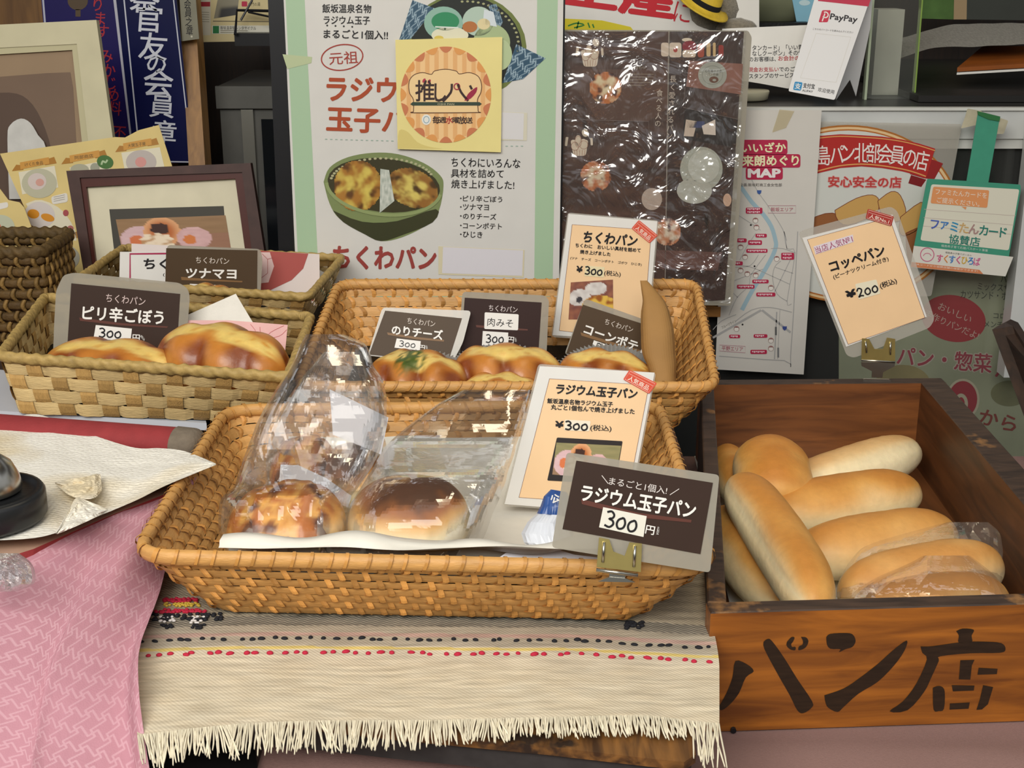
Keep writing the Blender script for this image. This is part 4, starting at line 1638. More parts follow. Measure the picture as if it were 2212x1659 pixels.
# ---------------------------------------------------------------- large poster
board_ = thing('poster_board', 'big black display board carrying the green-bordered bread poster', 'board', at_d(905, 640, 1.84))
S = Sheet(905, 620, 1.835, 1.5, 0)
S.slab([(576, -60), (1222, -60), (1211, 660), (607, 660)], M_black, .008)
S.build('board_panel', board_)
S = Sheet(905, 620, 1.828, 1.5, 0)
S.slab([(610, -60), (1218, -60), (1207, 650), (642, 650)], M_lamwhite, .0008)
GRN = I('#a9c4a2')
S.poly([(614, -60), (655, -60), (689, 606), (690, 614), (1154, 614), (1161, -60), (1206, -60), (1193, 650), (648, 650)], GRN, 1)
mP = S.mb
S.T('飯坂温泉名物', 696, 18, 802, 19, 19, BLK, bold=.018)
S.T('ラジウム玉子', 699, 43.5, 799, 44.5, 18, BLK, bold=.02)
for x, y in g2([(438, 190), (500, 193), (562, 196), (625, 200)]):
    S.ell(x, y, 2, 2, BLK, 3, n=10)
S.T('まるごと1個入!!', 699, 73, 838, 76, 20, BLK, bold=.022)
RED = I('#a2382c'); ORG = I('#ab4a28')
S.ring(739, 124, 45, 27.5, 2.6, RED, 3, -8)
S.T('元祖', 711, 127, 773, 123, 27, RED, bold=.005)
S.T('ラジウ', 705, 191, 858, 195, 54, ORG, bold=.032)
S.T('玉子パ', 705, 257, 882, 263, 55, ORG, bold=.03)
GD = I('#9db4a6')
for i in range(14):
    x = 702 + i * 11
    S.line([(x, 300.5 + i * .3), (x + 5, 300.7 + i * .3)], 1.8, GD, 3)
for i in range(4):
    S.line([(1092 + i * 11, 315.5), (1097 + i * 11, 315.8)], 1.8, GD, 3)
# upper basket picture
S.ell(1010, 98, 128, 112, I('#6f7a3e'), 2, 12); S.ell(1008, 96, 120, 104, I('#1d211c'), 3, 12)


def cloth_fn(seed):
    def fn(u, v):
        X, Y = u * 26 + 40 + seed, v * 24 + 40
        X2, Y2 = X * .8 - Y * .6, X * .6 + Y * .8
        return mixc(lin('#9fb6c2'), lin('#2c4f66'), sstep(.25, .6, fret(X2 % 40, Y2 % 40)))
    return fn


S.pic(g2([(1075, 0), (1240, 62), (1062, 290), (975, 300)]), 40, 40, cloth_fn(0), M_print, 4)
S.pic(g2([(1640, 40), (1700, 30), (1750, 160), (1710, 250)]), 16, 24, cloth_fn(9), M_print, 4)
S.pic(g2([(1850, 330), (2068, 435), (1900, 590), (1745, 620)]), 40, 40, cloth_fn(5), M_print, 4)
for i in range(18):
    a = radians(-95 + i * 6)
    S.ell(1008 + 112 * cos(a), 98 + 95 * sin(a), 3.2, 2.4, I('#a7a77a'), 4, n=8)
S.ell(958, 50, 42, 36, I('#8fb6a4'), 5); S.ell(962, 46, 30, 20, I('#2f8a5c'), 6); S.line([(940, 58), (990, 60)], 3, I('#dfe6dc'), 7)
S.ell(1033, 46, 34, 32, I('#b3c7b6'), 5); S.ell(1015, 58, 16, 12, I('#b5713c'), 6); S.ell(1045, 52, 14, 12, I('#e1d2a2'), 6)
S.poly(g2([(1610, 70), (1680, 90), (1705, 200), (1600, 180)]), I('#d5dde0'), 6)
S.ell(972, 76, 40, 18, I('#e3dfc2'), 6); S.ell(948, 82, 10, 5, I('#d9c25a'), 7)
S.ell(1062, 92, 40, 40, I('#a9b98a'), 5); S.ell(1080, 118, 26, 34, I('#b7c79a'), 6)
# lower basket picture
OL = [(699, 393), (712, 362), (750, 340), (805, 330), (860, 333), (915, 352), (950, 378), (958, 402), (948, 455), (925, 484), (870, 512), (823, 521), (790, 506), (735, 474), (712, 440)]
S.poly(smooth2(OL + [OL[0]], 4)[:-1], I('#7d8a58'), 2)
S.poly(smooth2(g2([(480, 1570), (700, 1655), (960, 1650), (1250, 1560), (1225, 1660), (1000, 1755), (840, 1800), (720, 1750), (560, 1660), (480, 1570)]), 3), I('#3a3c22'), 3)
S.ell(829, 400, 122, 58, I('#3b371f'), 4, 6)
for i in range(26):
    a = radians(190 + i * 6)
    S.ell(829 + 112 * cos(a) - 3, 394 + 52 * sin(a), 3.4, 2.6, I('#b3b088'), 5, n=8)
S.pic([(720, 345), (826, 345), (826, 458), (720, 458)], 44, 44, bread_fn(.5, .5, .5, .5, 3, '#5f3a14', '#a9742c', '#d6c05a'), M_print, 6)
S.pic([(836, 350), (946, 372), (950, 462), (832, 440)], 44, 40, bread_fn(.5, .5, .5, .48, 8, '#4c3414', '#93652a', '#d9c565'), M_print, 5)
S.pic(g2([(835, 1260), (900, 1270), (940, 1500), (830, 1590)]), 14, 20, lambda u, v: mixc(lin('#8f9a8c'), lin('#e3e4d8'), .5 + .5 * noise.noise(Vector((u * 6, v * 9, 1)))), M_print, 7)
S.ring(829, 402, 124, 62, 7, I('#8f9c66'), 7, 6, a0=5, a1=175)
S.T('ちくわにいろんな', 975, 350.5, 1124, 353.5, 20, BLK, bold=.012)
S.T('具材を詰めて', 974, 374, 1088, 375.5, 18.5, BLK, bold=.012)
S.T('焼き上げました!', 975, 397, 1111, 400, 19, BLK, bold=.012)
for b, x1, y0, y1 in (('ピリ辛ごぼう', 1085, 428.5, 431), ('ツナマヨ', 1056, 447, 448), ('のりチーズ', 1072, 466.5, 468.5), ('コーンポテト', 1084, 487, 489), ('ひじき', 1042, 506, 507.5)):
    S.ell(995.5, y0, 1.7, 1.7, BLK, 3, n=8)
    S.T(b, 1000, y0, x1, y1, 13.5, BLK, bold=.015)
S.T('ちくわパン', 719, 555.5, 943, 559, 52, I('#9a423c'), bold=.036)
S.poly([(947, 532), (1133, 540), (1131, 600), (947, 593)], I('#d9cfae'), 3); S.poly([(957, 533.5), (1130, 541), (1128, 596), (955, 590)], I('#dcd8dc'), 4)
S.poly([(1080, 241), (1139, 244), (1138, 304), (1080, 303)], I('#d8d2bc'), 3); S.poly([(1080, 242), (1132, 245), (1130, 302), (1080, 300)], I('#dcd9d8'), 4)
S.poly(g2([(105, 405), (325, 425), (320, 470), (140, 515)]), I('#b9c49a'), 3)
S.build('bread_poster', board_)
lam = Sheet(905, 620, 1.826, 1.5, 0)
lam.poly([(606, -60), (1221, -60), (1210, 655), (638, 655)], film('poster_laminate', (1, 1, 1), veil=.0, gloss=.02, rough=.12, bump=.08, bscale=12), 0)
lam.build('clear_laminate', board_)

# yellow note with the round emblem
S = Sheet(970, 205, 1.818, 1.5, 0)
S.p0 = lam.p0 + S.n * .004
S.slab([(854, 86), (1085, 80), (1082, 329), (859, 322)], pmat('yellow_note_paper', '#e6d78d', .6, var=.04, scale=20), .0008)
S.poly(smooth2(g2([(965, 1108), (975, 975), (1040, 985), (1110, 1060), (1200, 1095), (1300, 1110)]), 3), I('#d6c478'), 1)
cx, cy, rx, ry = 963, 204.5, 98, 104
S.ell(cx, cy, rx, ry, I('#eec48c'), 1, n=48)
for i in range(9):
    x = cx - 80 + i * 20
    h_ = ry * sqrt(max(0, 1 - ((x - cx) / rx) ** 2)) - 6
    if h_ > 8:
        S.rect(x - 4.5, cy - h_, x + 4.5, cy + h_, I('#e2ad72'), 2)
for i in range(20):
    a = 2 * pi * i / 20; aw = 2 * pi / 20 * .46
    pts = [(cx + rx * cos(a + aw * (k / 5 - 1)), cy + ry * sin(a + aw * (k / 5 - 1))) for k in range(11)]
    pts += [(cx + rx * cos(a + aw * q) * (1 - .13 * cos(q * pi / 2) ** .7), cy + ry * sin(a + aw * q) * (1 - .13 * cos(q * pi / 2) ** .7)) for q in (.7, .35, 0, -.35, -.7)]
    S.poly(pts, I('#c77a52') if i % 2 else I('#dd9a56'), 3)
hat = g2([(1082, 835), (1082, 745), (1052, 690), (1050, 610), (1085, 560), (1150, 542), (1215, 555), (1240, 530), (1320, 517), (1400, 530), (1425, 552), (1500, 542), (1565, 570), (1590, 630), (1585, 690), (1560, 745), (1565, 830), (1550, 840), (1095, 842)])
hs = smooth2(hat + [hat[0]], 4)
S.poly(hs[:-1], I('#eccb95'), 4)
S.line(hs, 1.6, I('#5b3a28'), 5)
S.poly(g2([(1075, 762), (1575, 762), (1592, 775), (1575, 788), (1075, 788), (1058, 778)]), I('#37473a'), 6)
S.T('OSHI PAN', 945, 225, 981, 225, 4, I('#c9bf9a'), 7)
KB = I('#3b2a28')
S.TC('推', 918, 196, 36, 40, KB, 6, .018); S.TC('し', 951, 200, 30, 38, KB, 6, .02)
S.strokes([(955, 172), (1030, 172), (1030, 222), (955, 222)], [[(.28, .18), (.25, .55), (.02, .95)], [(.45, .2), (.55, .55), (.75, .92)], [(.80, .25), (.86, .42)]], 5, KB, 6)
S.ring(987, 187, 6, 6.5, 2.6, I('#a43548'), 6, n=20)
S.poly(smooth2(g2([(1462, 750), (1490, 700), (1530, 665), (1558, 650), (1550, 690), (1510, 735), (1470, 752)]), 2), I('#9c2a44'), 6)
S.ell(916, 174, 3, 5, I('#b23a4a'), 6, 30); S.ell(927, 176, 3, 5, I('#b23a4a'), 6, 30)
S.ell(921, 258.5, 10, 11.5, I('#e6e4da'), 4); S.ring(921, 258.5, 6, 7, 1.2, I('#6f9ab0'), 5)
for i, ch in enumerate('毎週水曜放送'):
    S.TC(ch, 942 + i * 14.2, 259 + .15 * i, 13.5, 14 if i % 2 == 0 else 11.5, I('#b23434') if ch == '水' else KB, 5, .02)
tag(S.build('sticky_note'), 'yellow square note with a round bread emblem stuck on the green-bordered poster', 'note')


# ---------------------------------------------------------------- small dark price cards
def price_card(label, pouch, brown, d, lean, yaw, mat, fn, group='dark price cards'):
    xs = sum(p[0] for p in brown) / 4; ys = sum(p[1] for p in brown) / 4
    bot = max(pouch, key=lambda p: p[1])
    t = thing('price_card', label, 'price card', at_d(xs, bot[1], d), group)
    S = Sheet(xs, ys, d, lean, yaw)
    pm = MB(); S.slab(rr(pouch, 9), M_pouch, .0003, k=-3, mb=pm); pm.build('laminate_pouch', t)
    S.slab(brown, mat, .0004)
    fn(S)
    S.build('printed_card', t)
    return t, S


TXTP = I('#d8cfc8')
BAR1, BAR2 = I('#5c342a'), I('#7c5a34')


def f1(S):
    S.T('ちくわパン', 229, 643, 314, 652, 18, I('#c9b4ae'), bold=.004)
    S.poly([(171, 686), (263, 698), (363, 705), (361, 708.5), (262, 703), (173, 693)], BAR1, 2)
    S.T('ピリ辛ごぼう', 178, 675, 354, 686.5, 32, WHT, 4, bold=.028)
    S.poly([(207, 702), (285, 710), (282, 738), (202, 731)], WHT, 3); hand(S, '300', 213, 718, 264, 722, 20, 3.2, BLK)
    S.T('円', 286, 730, 302, 731, 16, WHT, 3, bold=.02); S.T('税込', 304, 725, 313, 735, 5, WHT, 3)


price_card('dark price card with clipped corners standing in the nearer pale basket at left', [(112, 832), (117, 700), (121, 628), (137, 594), (160, 589), (388, 611), (406, 624), (410, 642), (398, 790), (392, 832)],
           [(154, 612), (389, 635), (377, 832), (140, 832)], 1.43, 10, 0, M_cardbrown, f1)


def f2(S):
    S.T('ちくわパン', 423, 561.5, 495, 564.5, 14, I('#cfc3b6'), bold=.004)
    S.poly([(391, 598), (450, 603), (524, 607), (523, 610), (450, 607), (392, 605)], BAR2, 2)
    S.T('ツナマヨ', 401, 590, 511, 592, 22, WHT, 4, bold=.03)
    S.poly([(410, 613), (474, 616), (473, 640), (410, 640)], WHT, 3); hand(S, '300', 415, 625, 460, 628, 15, 2.6, BLK)
    S.T('円', 476, 629.5, 491, 630, 12, WHT, 3, bold=.02); S.T('税込', 493, 629, 497, 629, 8, WHT, 3)


price_card('brown price card standing in the farther pale basket before the framed photo', [(356, 648), (361, 529), (563, 538), (567, 560), (562, 648)],
           [(359, 536), (556, 541), (555, 648), (356, 648)], 1.71, 8, 0, M_cardbrown2, f2)


def f3(S):
    S.T('ちくわパン', 880, 692.5, 940, 700, 13.5, I('#cfc3b6'), bold=.004)
    S.poly([(836, 718), (900, 728), (959, 734), (959, 738), (900, 733), (838, 723.5)], BAR2, 2)
    S.T('のりチーズ', 846, 711.5, 957, 724, 22, WHT, 4, bold=.03, sk=-.1)
    S.poly([(857, 731), (909, 737), (907, 757), (852, 751)], WHT, 3); hand(S, '300', 862, 741.5, 899, 746, 13, 1.8, BLK)
    S.T('円', 905, 750, 918, 751.5, 11, WHT, 3, bold=.02); S.T('税込', 920, 750, 924, 750, 8, WHT, 3)


price_card('brown price card leaning behind the seaweed-topped bread', [(794, 768), (826, 664), (1018, 671), (1000, 740), (976, 786)], [(832, 671), (998, 687.5), (968, 782), (797, 766)], 1.46, 22, 0, M_cardbrown2, f3)


def f4(S):
    S.T('ちくわパン', 1056, 665, 1118, 669.5, 13.5, I('#cfc3c0'), bold=.004)
    S.poly([(1028, 702), (1100, 708), (1140, 711), (1140, 714), (1100, 713), (1029, 707)], BAR1, 2)
    S.poly(rr([(1047, 674.5), (1120.5, 679), (1119, 713.5), (1046, 710.5)], 3), WHT, 3)
    S.T('肉みそ', 1053, 695, 1108, 699, 18, BLK, 4)
    S.poly([(1043, 715), (1098, 718.5), (1096, 748), (1041, 746)], WHT, 3); hand(S, '300', 1049, 731, 1090, 733, 18, 2.6, BLK)
    S.T('円', 1097, 733.5, 1110, 735, 14, WHT, 3, bold=.02); S.T('税込', 1112, 734, 1116, 734, 9, WHT, 3)


price_card('dark price card with a handwritten white slip in the middle of the rear rattan basket', [(988, 770), (999, 630), (1176, 638), (1186, 648), (1180, 778)],
           [(1004, 643), (1170, 653.5), (1162, 775), (994, 768)], 1.475, 12, 0, pmat('darkest_brown_card', '#33201c', .36, var=.05, scale=20, spec=.2), f4)


def f5(S):
    S.T('ちくわパン', 1307, 694, 1367, 713, 13, I('#cfc3b6'), bold=.004)
    S.poly([(1254, 718), (1330, 741), (1386, 757), (1386, 763), (1330, 748), (1256, 725)], BAR2, 2)
    S.T('コーンポテト', 1263, 709, 1400, 756, 23, WHT, 4, bold=.03)
    S.poly([(1283, 735), (1332, 752), (1328, 772), (1275, 757)], WHT, 3); hand(S, '300', 1287, 746, 1326, 762, 14, 2.4, BLK)


price_card('brown price card tilted in front of the peach sign in the rear rattan basket', [(1219, 766), (1264, 645), (1402, 694), (1398, 782)], [(1259, 658), (1396, 702), (1394, 780), (1223, 764)], 1.47, 14, 0, M_cardbrown2, f5)


def f6(S):
    S.T('まるごと1個入!', 1316, 1038.5, 1441, 1060, 17, TXTP, bold=.004)
    S.line([(1300, 1027), (1314, 1045)], 1.5, TXTP, 3); S.line([(1467, 1056), (1447, 1069)], 1.5, TXTP, 3)
    S.poly([(1255, 1078), (1380, 1108), (1494, 1123), (1493, 1129), (1370, 1117), (1257, 1089)], BAR1, 2)
    S.T('ラジウム玉子パン', 1255, 1064, 1503, 1104, 37, WHT, 4, bold=.028)
    S.poly([(1303, 1095.5), (1397, 1115), (1390, 1160), (1294, 1139)], pmat('price_slip_paper', '#dedacb', .5), 3)
    hand(S, '300', 1307, 1119, 1380, 1136, 36, 4.6, BLK)
    S.T('円', 1395, 1143, 1414, 1147, 19, WHT, 3, bold=.02); S.T('税込', 1419, 1146, 1424, 1147, 18, WHT, 3)


tfront, Sf = price_card('dark price card clipped to the front rim of the nearest basket', [(1224, 977), (1554, 1026), (1534, 1237), (1192, 1183)],
                        [(1245, 995), (1540, 1043), (1513, 1197), (1215, 1143)], .925, 14, 0, M_cardbrown, f6)


def clip(label, S, plate, slots, neck, jaw, parent_pt):
    t = thing('sign_clip', label, 'clip', parent_pt, 'metal sign clips')
    m = MB()
    S.slab(plate, M_gold, .0009, k=12, mb=m)
    m.build('clip_plate', t)
    for a, b in slots:
        m = MB(); m.tube([S.P(a[0], a[1], 16), S.P((a[0] + b[0]) / 2, (a[1] + b[1]) / 2, 20), S.P(b[0], b[1], 16)], .0011, M_steel, 8)
        m.build('spring_tongue', t, smooth=True)
    m = MB(); h0, h1 = jaw['hinge']
    m.tube([S.P(h0[0], h0[1], 10), S.P(h1[0], h1[1], 10)], .0013, M_steel, 10)
    m.build('hinge', t, smooth=True)
    m = MB(); S.slab(neck, M_steel, .001, k=6, mb=m); m.build('clip_neck', t)
    m = MB(); S.slab(jaw['grip'], M_steel, .003, k=10, mb=m); m.build('clip_jaw', t)
    return t


clip('metal clip holding the dark price card on the front rim of the nearest basket', Sf,
     h3([(842, 1148), (905, 1160), (930, 1235), (1000, 1262), (1030, 1178), (1106, 1185), (1100, 1362), (826, 1330)]),
     [((1305, 1171), (1302, 1214)), ((1372, 1179), (1369, 1224))],
     h3([(905, 1372), (1005, 1385), (1000, 1402), (905, 1395)]),
     dict(hinge=((1288, 1231), (1378, 1243)), grip=h3([(905, 1392), (1003, 1400), (1066, 1425), (836, 1420)])), Sf.P(1335, 1260, 0))


# ---------------------------------------------------------------- peach signs
def stamp(S, quad, word, k=6, small=True, col='#cf4f38'):
    S.poly(rr(quad, 3), I(col), k)
    a, b, c, d = [Vector(p) for p in quad]

    def at(u, v):
        p = (a * (1 - u) + b * u) * (1 - v) + (d * (1 - u) + c * u) * v
        return (p.x, p.y)
    S.line([at(.05, .10), at(.95, .10), at(.95, .92), at(.05, .92)], .9, I('#e9c3b0'), k + 1, closed=True)
    S.line([at(.06, .32), at(.94, .32)], .7, I('#e9c3b0'), k + 1)
    p, q = at(.12, .64), at(.88, .64)
    hh = (Vector(at(.5, .85)) - Vector(at(.5, .42))).length
    S.T(word, p[0], p[1], q[0], q[1], hh, I('#f0dccb'), k + 1, bold=.01)


def peach_sign(label, outer, border, peach, d, lean, yaw, fn):
    xs = sum(p[0] for p in peach) / 4; ys = sum(p[1] for p in peach) / 4
    bot = max(outer, key=lambda p: p[1])
    t = thing('price_sign', label, 'price sign', at_d(xs, bot[1], d), 'peach price signs')
    S = Sheet(xs, ys, d, lean, yaw)
    pm = MB(); S.slab(rr(outer, 8), M_pouch2, .0003, k=-4, mb=pm); pm.build('laminate_pouch', t)
    S.slab(border, M_lamwhite, .0005)
    S.poly(peach, M_peach, 1)
    S.line(peach, 1.0, I('#6b3f3a'), 2, closed=True)
    fn(S)
    S.build('printed_sheet', t)
    return t, S


def bun_photo(S, quad, k, base='#7d7a52', base2='#9a8f62'):
    def fn(u, v):
        n_ = noise.noise(Vector((u * 4, v * 14, 2)))
        c = mixc(lin(base), lin(base2), .5 + .5 * n_)
        if v > .45:
            c = mixc(c, lin('#9a6a58'), .6)

        def e(cx, cy, rx, ry):
            return sqrt(((u - cx) / rx) ** 2 + ((v - cy) / ry) ** 2)
        q = noise.noise(Vector((u * 12, v * 12, 6)))
        if e(.22, .62, .22, .42) < 1:
            c = mixc(lin('#d9b9b8'), lin('#c8a3a8'), .5 + .5 * q)
        if e(.16, .62, .075, .16) < 1:
            c = lin('#cf7244')
        if e(.40, .38, .17, .40) < 1:
            c = mixc(lin('#b5622c'), lin('#d9a070'), sstep(.4, 1, e(.40, .38, .17, .40)))
            if e(.38, .30, .08, .16) + q * .4 < 1:
                c = lin('#3d1f14')
        if e(.33, .66, .16, .24) + .3 * q < 1:
            c = mixc(lin('#ead8bd'), lin('#b88a5c'), sstep(0, .5, q))
        if e(.68, .58, .16, .30) < 1:
            c = mixc(lin('#d8b0ae'), lin('#caa09f'), .5 + q)
            if e(.64, .62, .06, .13) < 1:
                c = lin('#d0793c')
        return c
    S.pic(quad, 60, 40, fn, M_print, k)


def p1(S):
    S.T('ちくわパン', 1260, 511, 1377, 521, 26, BLK, 3, bold=.035, sk=.12)
    S.T('ちくわに　おいしい具材を詰めて', 1243, 529.5, 1384, 541, 9.5, BLK, 3, bold=.03)
    S.T('焼き上げました', 1253, 543.5, 1319, 549.5, 9, BLK, 3, bold=.03)
    S.T('(ツナ　チーズ　コーンポテト　ゴボウ　ひじき)', 1232, 557.5, 1386, 572, 7, BLK, 3, bold=.015)
    S.T('¥', 1245, 581, 1259, 582, 14, BLK, 3, bold=.04)
    S.poly([(1264, 573.5), (1306, 577), (1304, 599), (1262, 596)], I('#ded1a8'), 3); hand(S, '300', 1263, 583.5, 1303, 588, 17, 3, BLK)
    S.T('(税込)', 1305, 590, 1341, 593, 13, BLK, 3, bold=.012)

    def ph(u, v):
        q = noise.noise(Vector((u * 8, v * 8, 3)))
        c = mixc(lin('#5a3038'), lin('#a4684a'), .5 + .5 * q)
        if ((u - .22) / .26) ** 2 + ((v - .42) / .22) ** 2 < 1 or ((u - .6) / .26) ** 2 + ((v - .2) / .17) ** 2 < 1:
            c = mixc(lin('#d9d3cc'), lin('#bfb6b0'), .5 + q)
            if ((u - .22) / .07) ** 2 + ((v - .48) / .08) ** 2 < 1:
                c = lin('#39363c')
        if ((u - .68) / .38) ** 2 + ((v - .62) / .24) ** 2 < 1:
            c = mixc(lin('#d9b04a'), lin('#96551f'), sstep(-.2, .3, q))
        return c
    S.pic([(1233, 610), (1324, 604), (1325, 690), (1228, 690)], 36, 34, ph, M_print, 3)
    stamp(S, [(1380, 475), (1421, 508.5), (1403, 525.5), (1364, 493.5)], '人気商品')


peach_sign('peach price sign standing at the back of the rear rattan basket', [(1226, 459), (1423, 476), (1400, 742), (1191, 728)], [(1228, 462), (1420, 478), (1397, 738), (1194, 724)],
           [(1236, 485), (1407, 497), (1389, 735), (1208, 714)], 1.50, 6, 0, p1)


def p2(S):
    S.T('ラジウム玉子パン', 1201, 840, 1377, 851.5, 23, BLK, 3, bold=.038, sk=.1)
    S.T('飯坂温泉名物ラジウム玉子', 1182, 865.5, 1324, 873.5, 11.5, BLK, 3, bold=.03)
    S.T('丸ごと1個包んで焼き上げました', 1190, 879, 1371, 889, 12, BLK, 3, bold=.03)
    S.T('¥', 1199, 916.5, 1218, 917, 15, BLK, 3, bold=.04)
    S.poly(rr([(1220, 906.5), (1276, 909.5), (1273, 931.5), (1218.5, 929.5)], 3), I('#e6ddc6'), 3); hand(S, '300', 1220, 918.5, 1272, 921.5, 19, 3.6, BLK)
    S.T('(税込)', 1275, 924.5, 1321, 926.5, 15, BLK, 3, bold=.015)
    S.poly(rr([(1203, 945), (1345, 953), (1329, 1046), (1182, 1038)], 3), I('#2a2423'), 3)
    bun_photo(S, [(1202, 956), (1342, 963), (1329, 1036), (1193, 1025)], 4)
    stamp(S, [(1360, 798.5), (1419.5, 828), (1402, 851), (1346, 819.5)], '人気商品')


peach_sign('peach price sign with a red corner stamp standing in the nearest basket', [(1163, 786), (1417, 805), (1360, 1114), (1085, 1092)], [(1166, 791), (1414, 805), (1357, 1110), (1090, 1089)],
           [(1187, 818), (1402, 832), (1352, 1091), (1121, 1074.5)], 1.175, 14, 0, p2)


def p3(S):
    S.poly([(1757, 532.5), (1842.5, 506.5), (1844, 522.5), (1761.5, 550)], I('#d8cdd2'), 3)
    S.T('当店人気№1', 1761, 541.5, 1841, 515.5, 15, I('#9c3f62'), 4)
    S.T('コッペパン', 1792, 577.5, 1911, 539.5, 25, BLK, 3, bold=.035)
    S.T('(ピーナツクリーム付き)', 1800, 599.5, 1919, 559, 12, BLK, 3, bold=.02)
    S.T('¥', 1827, 637.5, 1849, 631, 17, BLK, 3, bold=.05)
    S.poly(rr([(1847, 613.6), (1893, 603.5), (1902, 634), (1855, 647)], 3), I('#e0d8bd'), 3); hand(S, '200', 1851, 634, 1898, 620, 20, 3.2, BLK)
    S.T('(税込)', 1901, 619, 1937, 606.5, 15, BLK, 3, bold=.02)
    stamp(S, [(1874.5, 451), (1931, 467.5), (1925, 489), (1870, 472)], '人気No.1', col='#a5362f')


_, S3 = peach_sign('peach price sign tilted on a clip on the back of the wooden bread box', [(1725, 503), (1738, 496), (1924, 446), (1938, 455), (2004, 642), (2019, 690), (2008, 708), (1845, 773), (1829, 768)],
                   [(1733, 514), (1928, 464), (2002, 684.5), (1828, 749)], [(1744, 517.5), (1921, 470), (1998, 686), (1832, 744)], 1.485, 4, 0, p3)
clip('metal clip holding the tilted peach sign on the back board of the wooden box', S3,
     g8([(1003, 1005), (1055, 1010), (1095, 1085), (1160, 1085), (1190, 1000), (1250, 1010), (1250, 1175), (998, 1165)]),
     [((1870, 737), (1872, 762)), ((1924, 739), (1923, 766))], g8([(998, 1182), (1250, 1188), (1245, 1215), (1160, 1258), (1155, 1300), (1075, 1298), (1078, 1252), (1000, 1212)]),
     dict(hinge=((1861, 778), (1933, 782)), grip=rr(g8([(1015, 1308), (1215, 1312), (1218, 1340), (1205, 1375), (1012, 1368), (1005, 1345)]), 3)), S3.P(1893, 838, 0))

# blue and white wrapped packets in the nearest basket
M_pk = pmat('packet_foil', '#cfd2d8', .3, var=.1, scale=40, bump=.4, bscale=60, spec=.6)
M_pkb = pmat('packet_blue', '#2b4f8e', .3, var=.1, scale=40, bump=.4, bscale=60, spec=.6)
pk = thing('snack_packet', 'crumpled blue and white packet behind the clipped dark price card', 'packet', at_d(1175, 1180, 1.04))


def packet(rows, mat, nm, seed):
    fr = []; bk = []
    for i, (y, xl, xr, d, b) in enumerate(rows):
        A_, B_ = [], []
        for j in range(15):
            u = j / 14; e = sqrt(max(0, 1 - (2 * u - 1) ** 2))
            x = xl + (xr - xl) * u
            n_ = .0018 * ridge(x * .05, y * .05, seed)
            A_.append(at_d(x, y + 6 * (u - .5), d - b * e - n_)); B_.append(at_d(x, y + 6 * (u - .5), d + b * e))
        fr.append(A_); bk.append(B_)
    m = MB(); m.grid(fr, mat); m.grid(bk, mat); m.grid([fr[-1], bk[-1]], mat); m.grid([fr[0], bk[0]], mat)
    return m.build(nm, pk)


packet([(1060, 1190, 1225, 1.035, .004), (1075, 1175, 1232, 1.03, .008), (1095, 1168, 1236, 1.03, .010), (1112, 1160, 1236, 1.028, .010)], M_pkb, 'blue_band', 1)
packet([(1112, 1160, 1236, 1.0285, .010), (1130, 1140, 1236, 1.025, .012), (1155, 1126, 1240, 1.02, .012), (1175, 1132, 1240, 1.015, .010), (1192, 1150, 1240, 1.01, .005)], M_pk, 'white_wrapper', 2)
S = Sheet(1190, 1085, 1.013, 14, 0)
S.TC('公', 1199, 1077, 17, 16, WHT, 0, .03, -20)
S.build('packet_lettering', pk)
slip('paper_slip', 'white paper lip curling up under the clipped dark price card', [(1080, 1203), (1105, 1186), (1150, 1178), (1195, 1184), (1240, 1198), (1290, 1204), (1290, 1230), (1075, 1226)], .985, 30, 0, M_slip)

# pale tissue and pink slips in the left baskets
M_tis = pmat('white_tissue', '#ddd8cc', .8, var=.05, scale=60, bump=.2, bscale=300)
slip('tissue_paper', 'folded white tissue triangle behind the plump bread in the pale basket', g5([(1400, 830), (1760, 672), (1800, 740), (1890, 890), (1400, 930)]), 1.455, 25, 0, M_tis)
slip('printed_slip', 'pink printed slip standing behind the plump bread in the pale basket', g5([(1405, 870), (1700, 870), (2148, 905), (2115, 1240), (1700, 1240), (1405, 1000)]), 1.43, 25, 0, pmat('pink_print_paper', '#d8a8a2', .6, var=.18, scale=18),
     extra=lambda S: [S.line(smooth2(g5(p)), 1.0, I('#b0524f'), 2) for p in ([(1870, 900), (1910, 960), (1870, 1010), (1960, 1020), (2020, 960), (2120, 910)], [(1940, 920), (1960, 1000), (2080, 990), (2140, 940)], [(1840, 980), (1900, 1000), (1890, 1060)])])
slip('leaflet', 'white leaflet with a crimson frame behind the brown card in the farther pale basket', [(259, 544), (420, 543), (420, 640), (257, 640)], 1.735, 6, 0, M_white,
     extra=lambda S: [S.line([(281, 640), (281, 548.5), (420, 547)], 4, I('#a63354'), 2), S.T('ちくわ', 310, 570, 400, 571, 24, BLK, 2, bold=.03), S.T('(', 352, 594, 356, 594, 8, BLK, 2)])
slip('leaflet', 'pink and white patterned paper behind the farther pale basket beside the big poster', [(284, 526), (690, 549), (691, 660), (284, 660)], 1.76, 6, 0, pmat('pale_pink_paper', '#dccfc9', .5, var=.06, scale=12),
     extra=lambda S: [S.poly([(556, 541), (666, 548), (655, 580), (630, 605), (556, 640)], I('#a9524c'), 2), S.poly([(560, 545), (583, 545), (592, 575), (580, 610), (562, 612)], I('#d9b9b4'), 3),
                      S.line([(566, 548), (578, 560), (578, 590), (565, 600)], 1, I('#a9524c'), 4), S.line([(578, 560), (592, 556)], 1, I('#a9524c'), 4), S.poly([(630, 640), (655, 632), (690, 634), (690, 650), (630, 650)], I('#a9524c'), 2)])

